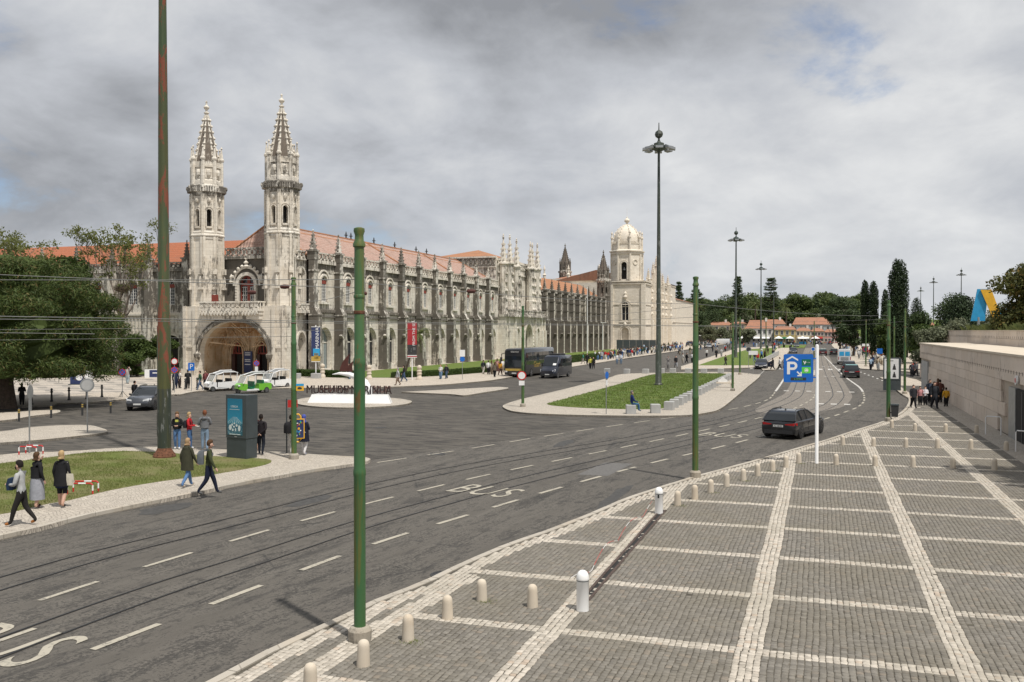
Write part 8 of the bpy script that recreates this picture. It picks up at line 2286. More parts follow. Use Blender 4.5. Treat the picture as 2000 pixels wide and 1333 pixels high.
pane(body, [(-L / 2 - .02, -.6, .75), (-L / 2 - .02, .6, .75), (-L / 2 - .02, .6, 1.25), (-L / 2 - .02, -.6, 1.25)], 'galv', 'tail_panel')
b = MB(); b.box(-.006, .006, -.01, .01, 0, 1);
wv2 = thing('delivery_van', 'small white van parked far off before the houses', 'van', (-36.0, 372.0, .01), R(175))
b = MB(); box_body(b, 5.2, 1.95, 2.3, .35); b.build('body', M['car_white'], wv2, 32)
for sg in (1, -1):
 for xw in (1.6, -1.6): wheel(wv2, xw, sg * .98, .33, .22)
lor = thing('dark_coach', 'dark coach parked below the trees beyond the church', 'coach', (-46.0, 402.0, .01), R(5))
b = MB(); box_body(b, 11.5, 2.5, 3.3, .35); b.build('body', M['car_black'], lor, 32)
for sg in (1, -1):
 for xw in (3.5, -3.5): wheel(lor, xw, sg * 1.25, .5, .3)
# --- open electric tuk-tuks
def tuk(label, p, ang, col, trike, L=3.9):
 t = thing('tuk_tuk', label, 'tuk-tuk', (p[0], p[1], .012), ang, 'tuk-tuks before the entrance')
 w = .78; h = L / 2
 b = MB(); b.ring([[(-h, -w, .38), (-h, w, .38), (-h, w, .95), (-h, -w, .95)], [(-h + .25, -w, .30), (-h + .25, w, .30), (-h + .25, w, 1.0), (-h + .25, -w, 1.0)], [(-h + 1.5, -w, .30), (-h + 1.5, w, .30), (-h + 1.5, w, .92), (-h + 1.5, -w, .92)]])
 b.build('rear_body', M[col], t, 30)
 b = MB(); b.ring([[(-h + 1.4, -w, .28), (-h + 1.4, w, .28), (-h + 1.4, w, .42), (-h + 1.4, -w, .42)], [(h - .9, -w * .95, .28), (h - .9, w * .95, .28), (h - .9, w * .95, .42), (h - .9, -w * .95, .42)]]); b.build('floor_pan', M['white'], t)
 b = MB(); b.ring([[(h - 1.0, -w * .95, .3), (h - 1.0, w * .95, .3), (h - 1.0, w * .95, .95), (h - 1.0, -w * .95, .95)], [(h - .45, -w * .75, .34), (h - .45, w * .75, .34), (h - .45, w * .75, 1.05), (h - .45, -w * .75, 1.05)], [(h - .05, -w * .4, .5), (h - .05, w * .4, .5), (h - .05, w * .4, .85), (h - .05, -w * .4, .85)]]); nose_ = b.build('nose', M[col if trike else 'white'], t, 30)
 for sg in (1, -1): b = MB(); b.cyl((h - .28, sg * .4, .80), (h - .08, sg * .4, .78), .10, n=12); b.build('headlight', M['head'], nose_)
 pane(t, [(h - .55, -w * .78, 1.02), (h - .55, w * .78, 1.02), (h - .95, w * .85, 1.72), (h - .95, -w * .85, 1.72)], 'clear', 'windscreen')
 for sg in (1, -1):
  for x0, z0, x1 in ((h - .5, 1.0, h - .98), (.05, .9, .0), (-h + .2, 1.0, -h + .12)):
   b = MB(); b.tube([(x0, sg * w * .92, z0), (x1, sg * w * .92, 1.85)], .045, 6); b.build('post', M['white'], t)
  b = MB(); b.tube([(h - 1.0, sg * w * .93, 1.75), (h - 1.6, sg * w * .95, 1.90), (0, sg * w * .96, 1.98), (-h + .4, sg * w * .95, 1.98), (-h + .05, sg * w * .93, 1.86)], .06, 6); b.build('roof_edge', M['white'], t)
 rings = []
 for x, z in ((h - .95, 1.74), (h - 1.6, 1.93), (0, 2.03), (-h + .4, 2.03), (-h + .02, 1.88)):
  rings.append([(x, y, z + .10 * (1 - (y / w) ** 2)) for y in (-w, -w * .5, 0, w * .5, w)])
 b = MB(); b.ring(rings, cap=False, closed=False); b.build('roof', M['clear' if trike else 'galv'], t, 60)
 for y in (0,):
  b = MB(); b.tube([(x, y, z + .12) for x, z in ((h - .95, 1.74), (h - 1.6, 1.93), (0, 2.03), (-h + .4, 2.03))], .04, 5); b.build('roof_spine', M['white'], t)
 for x, z in ((.35, .45), (-.75, .55)):
  b = MB(); b.box(x - .25, x + .25, -w * .85, w * .85, z, z + .18); b.box(x - .32, x - .2, -w * .85, w * .85, z + .1, z + .75); b.build('seat', M['black' if not trike else 'green_dk'], t)
 if not trike: b = MB(); b.box(-h + .3, h - 1.1, w - .02, w + .01, .4, .95); b.build('side_panel', M['white'], t)
 t.scale = (.84, .84, .88)
 for sg in (1, -1): wheel(t, -h + .6, sg * (w + .03), .29, .17)
 if trike: wheel(t, h - .28, .07, .27, .14)
 else:
  for sg in (1, -1): wheel(t, h - .55, sg * (w + .01), .27, .17)
 return t
tk = ang_of((-47.58,72.63), (-48.74,69.38))
tuk('lime green and white three wheeled tuk-tuk in front of the porch', (-48.23,70.96), tk - .12, 'lime', True, 3.8)
tuk('white tuk-tuk with black seats left of the green one', (-52.66,72.44), tk - .1, 'white', False, 3.6)
tuk('white tuk-tuk partly hidden behind the green one', (-49.96,77.32), tk + .1, 'white', False, 3.6)
# ------------------------------------------------------------------ people
def skin_body(name, joints, edges, root, sub=1):
 """continuous body grown with a Skin modifier; returns the evaluated mesh"""
 names = list(joints)
 idx = {n_: i for i, n_ in enumerate(names)}
 me = bpy.data.meshes.new(name)
 me.from_pydata([joints[n_][0] for n_ in names], [(idx[a], idx[c]) for a, c in edges], [])
 o = bpy.data.objects.new(name, me); scene.collection.objects.link(o)
 sk = o.modifiers.new('s', 'SKIN'); sk.use_smooth_shade = True; sk.branch_smoothing = .35
 for i, n_ in enumerate(names):
  r = joints[n_][1]; r = r if isinstance(r, tuple) else (r, r)
  me.skin_vertices[0].data[i].radius = r
  me.skin_vertices[0].data[i].use_root = (n_ == root)
 if sub:
  s = o.modifiers.new('d', 'SUBSURF'); s.levels = sub; s.render_levels = sub
 dg = bpy.context.evaluated_depsgraph_get()
 out = bpy.data.meshes.new_from_object(o.evaluated_get(dg))
 bpy.data.objects.remove(o)
 return out
def seg_dist(P, a, c):
 a = np.array(a); c = np.array(c); ab = c - a
 t = np.clip(((P - a) @ ab) / (ab @ ab + 1e-9), 0, 1)
 return np.linalg.norm(P - (a + t[:, None] * ab), axis=1)
def pose(stride=0.0, arms='down', lean=0.0, sit=False, fat=1.0, female=False, look=0.0, child=1.0, fold=False):
 """joint table of a 1.72 m figure facing +X; y left"""
 s = stride
 hp = .90
 J = {}
 sh = .195 if not female else .172; fat = fat * 1.12
 J['pelvis'] = ((0, 0, hp + .04), (.135 * fat, .115 * fat))
 J['waist'] = ((.02 * lean, 0, 1.10), (.125 * fat, .10 * fat))
 J['chest'] = ((.06 * lean, 0, 1.28), (.150 * fat, .115 * fat))
 J['neck0'] = ((.09 * lean, 0, 1.44), (.075, .06))
 J['neck'] = ((.10 * lean, 0, 1.49), (.052, .052))
 J['head0'] = ((.12 * lean + .015, 0, 1.57), (.072, .078))
 J['head1'] = ((.12 * lean + .01, 0, 1.66), (.078, .092))
 J['head2'] = ((.12 * lean, 0, 1.715), (.05, .06))
 J['jaw'] = ((.12 * lean + .075, 0, 1.575), (.032, .032))
 E = [('pelvis', 'waist'), ('waist', 'chest'), ('chest', 'neck0'), ('neck0', 'neck'), ('neck', 'head0'), ('head0', 'head1'), ('head1', 'head2'), ('head0', 'jaw')]
 for sg, n_ in ((1, 'l'), (-1, 'r')):
  f = s * sg
  if sit:
   J['hip' + n_] = ((.05, .095 * sg, hp - .02), .085); J['knee' + n_] = ((.46, .12 * sg, hp + .0), .062); J['ank' + n_] = ((.50, .12 * sg, hp - .42), .042); J['toe' + n_] = ((.63, .13 * sg, hp - .46), .036)
  else:
   back = f < 0
   J['hip' + n_] = ((0, .09 * sg, hp - .06), .100 * fat)
   J['knee' + n_] = ((.40 * f + (.06 if back else .03), .095 * sg, .49 + .03 * abs(f)), .070 * fat)
   J['ank' + n_] = ((.78 * f - (.10 if back else -.02), .095 * sg, .085 + (.16 * abs(f) if back else .02 * abs(f))), .048)
   J['toe' + n_] = ((J['ank' + n_][0][0] + .15, .11 * sg, .04 + (.02 if not back else .02)), (.042, .034))
  E += [('pelvis', 'hip' + n_), ('hip' + n_, 'knee' + n_), ('knee' + n_, 'ank' + n_), ('ank' + n_, 'toe' + n_)]
  x0 = .08 * lean
  J['sho' + n_] = ((x0, sh * sg, 1.40), .074)
  a = arms if isinstance(arms, str) else arms[0 if sg == 1 else 1]
  if a == 'down': e, hnd = (x0 - .25 * f - .02, (sh + .07) * sg, 1.13), (x0 - .42 * f + .06, (sh + .08) * sg, .90)
  elif a == 'front': e, hnd = (x0 + .04, (sh + .07) * sg, 1.14), (x0 + .27, .07 * sg, 1.13)
  elif a == 'up': e, hnd = (x0 + .22, (sh + .03) * sg, 1.42), (x0 + .26, .06 * sg, 1.62)
  elif a == 'back': e, hnd = (x0 - .12, (sh + .06) * sg, 1.14), (x0 - .17, .03 * sg, .95)
  elif a == 'face': e, hnd = (x0 + .14, (sh + .04) * sg, 1.20), (x0 + .20, .08 * sg, 1.50)
  elif a == 'lap': e, hnd = (x0 + .10, (sh + .07) * sg, 1.13), (x0 + .38, .10 * sg, 1.02)
  elif a == 'out': e, hnd = (x0 + .10, (sh + .06) * sg, 1.15), (x0 + .34, .16 * sg, 1.18)
  J['elb' + n_] = (e, .058); J['wri' + n_] = (hnd, .033)
  d = Vector(hnd) - Vector(e); d.normalize()
  J['pal' + n_] = (tuple(Vector(hnd) + d * .07), (.036, .024)); J['fin' + n_] = (tuple(Vector(hnd) + d * .15), (.022, .014))
  E += [('neck0', 'sho' + n_), ('sho' + n_, 'elb' + n_), ('elb' + n_, 'wri' + n_), ('wri' + n_, 'pal' + n_), ('pal' + n_, 'fin' + n_)]
 return J, E
REG = {'head': [('neck', 'head0'), ('head0', 'head1'), ('head1', 'head2'), ('head0', 'jaw')]}
def dress(me, J, sleeves='long', legs='long', top_to=None, coat=None):
 """give each face skin(0) / top(1) / bottom(2) / shoes(3) by its nearest limb; returns material indices"""
 n = len(me.polygons)
 P = np.zeros(n * 3); me.polygons.foreach_get('center', P); P = P.reshape(-1, 3)
 segs = []
 def add(a, c, m): segs.append((J[a][0], J[c][0], m, (np.max(J[a][1]) + np.max(J[c][1])) / 2))
 add('neck', 'head0', 0); add('head0', 'head1', 0); add('head1', 'head2', 0); add('head0', 'jaw', 0)
 add('pelvis', 'waist', 1); add('waist', 'chest', 1); add('chest', 'neck0', 1)
 for q in 'lr':
  add('neck0', 'sho' + q, 1); add('sho' + q, 'elb' + q, 1); add('elb' + q, 'wri' + q, 1 if sleeves == 'long' else 0); add('wri' + q, 'pal' + q, 0); add('pal' + q, 'fin' + q, 0)
  add('pelvis', 'hip' + q, 2); add('hip' + q, 'knee' + q, 2); add('knee' + q, 'ank' + q, 2 if legs == 'long' else 0); add('ank' + q, 'toe' + q, 3)
 D = np.stack([seg_dist(P, a, c) / max(r, .03) for a, c, m, r in segs], 1)
 mi = np.array([m for _, _, m, _ in segs])[D.argmin(1)]
 zp = J['pelvis'][0][2]
 if abs(J['kneel'][0][0]) < .35 or True:
  mi = np.where((mi == 1) & (P[:, 2] < zp - .03) & (np.abs(P[:, 1]) < .2), 2, mi)
  mi = np.where((mi == 2) & (P[:, 2] > zp + .02) & (np.abs(P[:, 1]) < .25), 1, mi)
 return mi
def hair_mesh(J, style):
 h0, h1 = Vector(J['head1'][0]), Vector(J['head2'][0])
 b = MB(); c = h0 + Vector((-.012, 0, .01)); n = 12
 rows = []
 prof = [(.0, .122), (.050, .108), (.084, .070), (.100, .02), (.100, -.04), (.088, -.085)]
 if style == 'long': prof += [(.105, -.16), (.115, -.24), (.095, -.32), (.06, -.36)]
 if style == 'bob': prof += [(.108, -.13), (.09, -.16)]
 if style == 'scarf': prof += [(.095, -.13), (.12, -.19), (.14, -.23)]
 if style == 'hood': prof += [(.12, -.12), (.16, -.20), (.15, -.25)]
 for i, (r, z) in enumerate(prof):
  ring_ = []
  for k in range(n):
   a = 2 * math.pi * k / n; x, y = math.cos(a), math.sin(a)
   rr = r
   if style not in ('scarf',) and z < .05 and x > .45: rr = r * (.80 if z > .0 else .55)
   if style in ('short',) and z < -.02: rr = r * (1.0 if x < .3 else .5)
   ring_.append((c.x + x * rr * 1.08 - (0 if z > -.1 else .03), c.y + y * rr * .93, c.z + z))
  rows.append(ring_)
 b.ring(rows)
 return b
PEOPLE_N = [0]
SHOE = {}
def person(label, p, face, J, E, top, bottom, shoes=(.03, .03, .03), hair='short', hair_c=(.03, .02, .015), skin=None, height=1.72, sleeves='long', legs='long', extras=(), z=.12, cat='person', group=None, sub=1, hood=False):
 t = thing('person', label, cat, (p[0], p[1], z), face, group)
 me = skin_body('body', J, E, 'pelvis', sub)
 mi = dress(me, J, sleeves, legs)
 me.materials.clear()
 for m_ in (skin or M['skin'], cloth(top), cloth(bottom), cloth(shoes)): me.materials.append(m_)
 me.polygons.foreach_set('material_index', mi.astype(np.int32)); me.shade_smooth(); me.update()
 o = bpy.data.objects.new('body', me); link(o, t)
 b = hair_mesh(J, hair); b.build('hair' if hair != 'scarf' else 'headscarf', cloth(hair_c), t, 60)
 hd = Vector(J['head0'][0]); b = MB(); b.ring([[tuple(hd + Vector((.062, y, z_))) for y, z_ in ((-.014, -.005), (.014, -.005), (.010, .05), (-.010, .05))], [tuple(hd + Vector((.098, y, z_))) for y, z_ in ((-.006, .004), (.006, .004), (.003, .02), (-.003, .02))]]); b.build('nose', skin or M['skin'], t)
 for sg in (1, -1): b = MB(); b.lathe([(.002, -.008), (.011, 0), (.002, .008)], tuple(hd + Vector((.076, .030 * sg, .062))), 6); b.build('eye', M['trim'], t)
 for sg in (1, -1): b = MB(); b.lathe([(.004, -.03), (.016, -.01), (.018, .012), (.004, .03)], tuple(hd + Vector((.0, .083 * sg, .04))), 6, sx=1.2, sy=.5); b.build('ear', skin or M['skin'], t)
 for ex in extras: ex(t, J)
 s = height / 1.735
 t.scale = (s, s, s)
 return t
def ring_cloth(name, rows, col, dx=0.0, n=16, wob=.0, seed=0):
 """garment hanging round the body: rows of (z, rx, ry)"""
 def f(t, J):
  b = MB(); rg = random.Random(seed); ph = [rg.uniform(-1, 1) for _ in range(n)]
  rr = []
  for i, (z, rx, ry) in enumerate(rows):
   u = i / (len(rows) - 1)
   rr.append([(dx * u + rx * math.cos(2 * math.pi * k / n) * (1 + wob * u * ph[k]), ry * math.sin(2 * math.pi * k / n) * (1 + wob * u * ph[k]), z) for k in range(n)])
  b.ring(rr, cap=False); b.build(name, cloth(col), t, 60)
 return f
def backpack(col, x=-.2, z=1.22, s=1.0):
 def f(t, J):
  b = MB(); b.ring([[(x + .05, y * s, z + dz * s) for y, dz in ((-.14, -.22), (.14, -.22), (.15, .1), (.1, .23), (-.1, .23), (-.15, .1))], [(x - .10 * s, y * s, z + dz * s) for y, dz in ((-.14, -.22), (.14, -.22), (.14, .1), (.09, .2), (-.09, .2), (-.14, .1))], [(x - .15 * s, y * s, z + dz * s) for y, dz in ((-.09, -.18), (.09, -.18), (.09, .05), (.06, .12), (-.06, .12), (-.09, .05))]])
  o = b.build('backpack', cloth(col), t, 50)
  for sg in (1, -1): b = MB(); b.tube([(x + .05, .09 * sg, z + .2), (.02, .12 * sg, z + .24), (.13, .12 * sg, z + .08), (.05, .13 * sg, z - .14)], .016, 5); b.build('strap', cloth(col), o)
 return f
def bag(col, c, s=(.12, .28, .32), strap=None):
 def f(t, J):
  b = MB(); x, y, z = c; a, w_, h_ = s
  b.ring([[(x - a * .5, y - w_ * .5, z - h_ * .5), (x + a * .5, y - w_ * .5, z - h_ * .5), (x + a * .5, y + w_ * .5, z - h_ * .5), (x - a * .5, y + w_ * .5, z - h_ * .5)], [(x - a * .6, y - w_ * .55, z), (x + a * .6, y - w_ * .55, z), (x + a * .6, y + w_ * .55, z), (x - a * .6, y + w_ * .55, z)], [(x - a * .3, y - w_ * .5, z + h_ * .5), (x + a * .3, y - w_ * .5, z + h_ * .5), (x + a * .3, y + w_ * .5, z + h_ * .5), (x - a * .3, y + w_ * .5, z + h_ * .5)]])
  o = b.build('bag', cloth(col), t, 50)
  if strap: b = MB(); b.tube(strap, .012, 5); b.build('strap', cloth(col), o)
 return f
BLK, NAVY, JEAN, GREY, WHT = (.016, .016, .018), (.014, .020, .045), (.10, .19, .36), (.22, .225, .23), (.62, .61, .58)
HB, HBL, HBK = (.075, .042, .022), (.36, .25, .13), (.018, .014, .012)
def img_dir(dx, dy):
 """heading whose ground direction runs dx to the viewer's right and dy away from the viewer"""
 a = math.atan(1 / 3)
 return math.atan2(dx * math.sin(a) + dy * math.cos(a), dx * math.cos(a) - dy * math.sin(a))
J, E = pose(.30, ('front', 'front'), .5)
person('bearded man in grey sweater and dark trousers walking left holding a blue bag', (-21.23,20.15), img_dir(-1, -.12), J, E, (.36, .365, .36), (.022, .020, .019), (.30, .12, .035), 'short', HBK, height=1.80,
 extras=(bag((.018, .035, .07), (.26, 0, 1.14), (.15, .26, .32)), lambda t, J_: (lambda b: (b.lathe([(.02, -.05), (.055, -.02), (.06, .03), (.03, .06)], (J_['jaw'][0][0] - .01, 0, J_['jaw'][0][2] - .005), 8, sx=.8), b.build('beard', cloth(HBK), t, 60)))(MB())))
J, E = pose(.03, ('face', 'down'), 0, female=True)
person('woman in black leather jacket and long grey skirt standing on the island pavement', (-22.87,22.28), img_dir(.5, .85), J, E, BLK, (.30, .31, .34), (.05, .03, .03), 'bob', HB, height=1.70, legs='bare',
 extras=(ring_cloth('skirt', [(1.02, .165, .15), (.85, .19, .185), (.55, .20, .22), (.28, .20, .24)], (.27, .28, .31), wob=.12, seed=2), ring_cloth('jacket_hem', [(1.30, .17, .21), (1.1, .165, .19), (.96, .18, .19)], BLK)))
J, E = pose(.05, 'down', 0, female=True)
person('blond woman in black coat with pale tote bag seen from behind', (-22.27,22.65), img_dir(.1, 1), J, E, BLK, BLK, (.02, .02, .02), 'bob', HBL, height=1.72, legs='bare',
 extras=(ring_cloth('coat', [(1.36, .15, .20), (1.15, .17, .20), (.92, .20, .225), (.68, .21, .25)], BLK, wob=.05), ring_cloth('skirt', [(.95, .16, .17), (.62, .18, .19)], NAVY), bag((.55, .51, .42), (-.05, -.27, .88), (.06, .26, .36), [(-.05, -.24, 1.05), (-.02, -.2, 1.42)])))
J, E = pose(.30, 'down', .2, female=True)
person('woman in olive parka and blue jeans walking along the island pavement', (-20.95,26.94), img_dir(.45, .8), J, E, (.045, .045, .028), JEAN, (.45, .38, .30), 'bob', (.30, .20, .11), height=1.68,
 extras=(ring_cloth('parka', [(1.42, .13, .19), (1.2, .17, .21), (.95, .19, .22), (.62, .20, .24)], (.045, .045, .028), wob=.05), ring_cloth('hood', [(1.50, .10, .10), (1.42, .15, .15), (1.36, .12, .14)], (.05, .05, .032))))
J, E = pose(.30, 'down', .4)
person('man in green jacket with grey backpack walking off the island kerb', (-19.29,25.90), img_dir(.95, .25), J, E, (.050, .060, .028), (.014, .018, .036), (.10, .10, .10), 'short', HB, height=1.80, extras=(backpack((.11, .12, .13)),))
J, E = pose(.02, 'front', 0, female=True)
person('woman in open black jacket over yellow top and jeans holding a phone', (-28.08,35.40), img_dir(.2, -1), J, E, BLK, JEAN, (.7, .7, .7), 'long', (.16, .09, .045), height=1.70,
 extras=(lambda t, J_: (lambda b: (b.box(.095, .135, -.07, .07, 1.05, 1.40), b.build('yellow_top', cloth((.48, .50, .10)), t)))(MB()), ring_cloth('jacket_hem', [(1.30, .16, .215), (1.1, .16, .20), (.98, .17, .20)], BLK)))
person('blond woman in red jacket and blue jeans holding a leaflet', (-27.55,35.58), img_dir(1, .0), J, E, (.42, .022, .028), (.06, .12, .24), (.7, .7, .7), 'bob', HBL, height=1.68, extras=(bag((.62, .62, .60), (.40, 0, 1.10), (.12, .16, .01)), backpack((.02, .02, .025), -.16, 1.2, .8)))
J, E = pose(.04, 'front', .1)
person('man in grey hooded sweatshirt and light jeans with his back turned', (-26.64,35.49), img_dir(-.3, 1), J, E, (.16, .165, .175), (.20, .28, .38), (.6, .6, .6), 'short', (.16, .06, .03), height=1.80, extras=(ring_cloth('hood', [(1.50, .10, .10), (1.43, .15, .15), (1.37, .12, .14)], (.15, .155, .165)), ring_cloth('hem', [(1.25, .16, .21), (1.0, .165, .185)], (.16, .165, .175))))
J, E = pose(.03, 'back', 0)
person('man in dark hooded jacket with hands behind his back beside the advertising column', (-23.30,34.96), img_dir(.1, 1), J, E, (.020, .017, .020), (.016, .020, .030), (.5, .5, .5), 'short', HBK, height=1.76, extras=(ring_cloth('hem', [(1.3, .17, .22), (1.1, .17, .20), (.92, .18, .20)], (.020, .017, .020)),))
J, E = pose(.02, 'down', 0)
person('person in shorts half hidden behind the advertising column', (-23.95,35.46), img_dir(-.2, -1), J, E, (.05, .02, .02), BLK, BLK, 'short', HBK, height=1.76, legs='bare')
J, E = pose(.04, 'front', 0, female=True)
person('woman in navy coat, blue headscarf and white trousers at the tram stop map', (-21.51,35.56), img_dir(.4, .9), J, E, (.012, .014, .026), (.66, .65, .66), (.3, .32, .4), 'scarf', (.06, .08, .30), height=1.74,
 extras=(ring_cloth('coat', [(1.42, .14, .20), (1.2, .17, .215), (.95, .19, .215), (.60, .22, .26)], (.012, .014, .026)), lambda t, J_: (lambda b: (b.tube([(-.08, .16, 1.46), (-.19, .0, 1.2), (-.16, -.2, 1.0)], .010, 5), b.build('bag_strap', cloth((.5, .5, .5)), t)))(MB())))
person('person with black backpack hidden behind the green tram stop pole', (-22.22,35.68), img_dir(.6, .8), J, E, BLK, (.6, .58, .55), (.6, .6, .6), 'short', HBK, height=1.70, extras=(backpack(BLK, -.18, 1.2, 1.15),))
J, E = pose(.0, ('lap', 'lap'), .3, sit=True)
person('man in blue jacket sitting on a grey stone block', (-11.72, 60.05), img_dir(1, .1), J, E, (.022, .035, .14), (.06, .14, .26), (.03, .06, .08), 'short', (.16, .14, .13), height=1.74, z=-.13)
# --- mid-distance figures: a few shared bodies dressed by object materials
TEMPL = []
for (st, ar, fem, hr, coat) in ((.0, 'down', False, 'short', None), (.28, 'down', False, 'short', None), (.0, 'front', True, 'long', None), (.25, 'down', True, 'bob', 1), (.03, 'up', False, 'short', None), (-.32, 'down', True, 'long', None), (-.2, 'down', False, 'short', 1), (.02, 'front', False, 'short', None)):
 J, E = pose(st, ar, .15, female=fem, fat=1.08)
 me = skin_body('body', J, E, 'pelvis', 0)
 mi = dress(me, J)
 import bmesh
 bm = bmesh.new(); bm.from_mesh(me); n0 = len(bm.faces)
 hm = hair_mesh(J, hr).mesh('h', M['skin'])
 bm.from_mesh(hm)
 n1 = len(bm.faces)
 if coat:
  cb = MB(); nn = 10
  cb.ring([[(rx * math.cos(2 * math.pi * k / nn), ry * math.sin(2 * math.pi * k / nn), z_) for k in range(nn)] for z_, rx, ry in ((1.38, .15, .20), (1.1, .18, .21), (.8, .21, .24))], cap=False)
  bm.from_mesh(cb.mesh('c', M['skin']))
 out = bpy.data.meshes.new('person_body'); bm.to_mesh(out); nt = len(bm.faces); bm.free()
 full = np.concatenate([mi, np.full(n1 - n0, 4), np.full(nt - n1, 1)]).astype(np.int32)
 for _ in range(5): out.materials.append(M['skin'])
 out.polygons.foreach_set('material_index', full); out.shade_smooth(); out.update()
 TEMPL.append(out)
TOPS = [('black', BLK), ('navy', NAVY), ('white', (.60, .60, .59)), ('grey', GREY), ('beige', (.38, .31, .22)), ('blue', (.05, .14, .38)), ('red', (.40, .03, .03)), ('olive', (.07, .075, .04)), ('pale blue', (.32, .42, .52)), ('brown', (.12, .065, .04)), ('charcoal', (.03, .03, .033)), ('dark grey', (.06, .062, .066)), ('dark green', (.03, .06, .045)), ('cream', (.50, .46, .38)), ('dark blue', (.02, .04, .10)), ('light grey', (.36, .37, .38))]
BOTS = [('black', BLK), ('blue jeans', JEAN), ('dark', (.03, .03, .035)), ('grey', (.18, .18, .185)), ('beige', (.36, .30, .22)), ('navy', NAVY), ('white', (.55, .55, .53))]
SKINS = [M['skin'], plain('skin_tan', (.36, .20, .13), .55), plain('skin_dark', (.14, .075, .05), .55)]
HAIRS = [HB, HBK, HBK, HBL, (.15, .09, .05), (.30, .29, .28)]
def walker(label, p, face, k, top, bot, hair=HBK, h=1.70, z=.12, group=None, skin=None, pack=None):
 o = bpy.data.objects.new('person', TEMPL[k % 8]); link(o)
 o.location = (p[0], p[1], z); o.rotation_euler = (0, 0, face); s = h / 1.735; o.scale = (s, s, s)
 for i, m_ in enumerate((skin or M['skin'], cloth(top), cloth(bot), cloth((.05, .05, .05)), cloth(hair))):
  o.material_slots[i].link = 'OBJECT'; o.material_slots[i].material = m_
 tag(o, label, 'person', group)
 return o
ip = img_dir
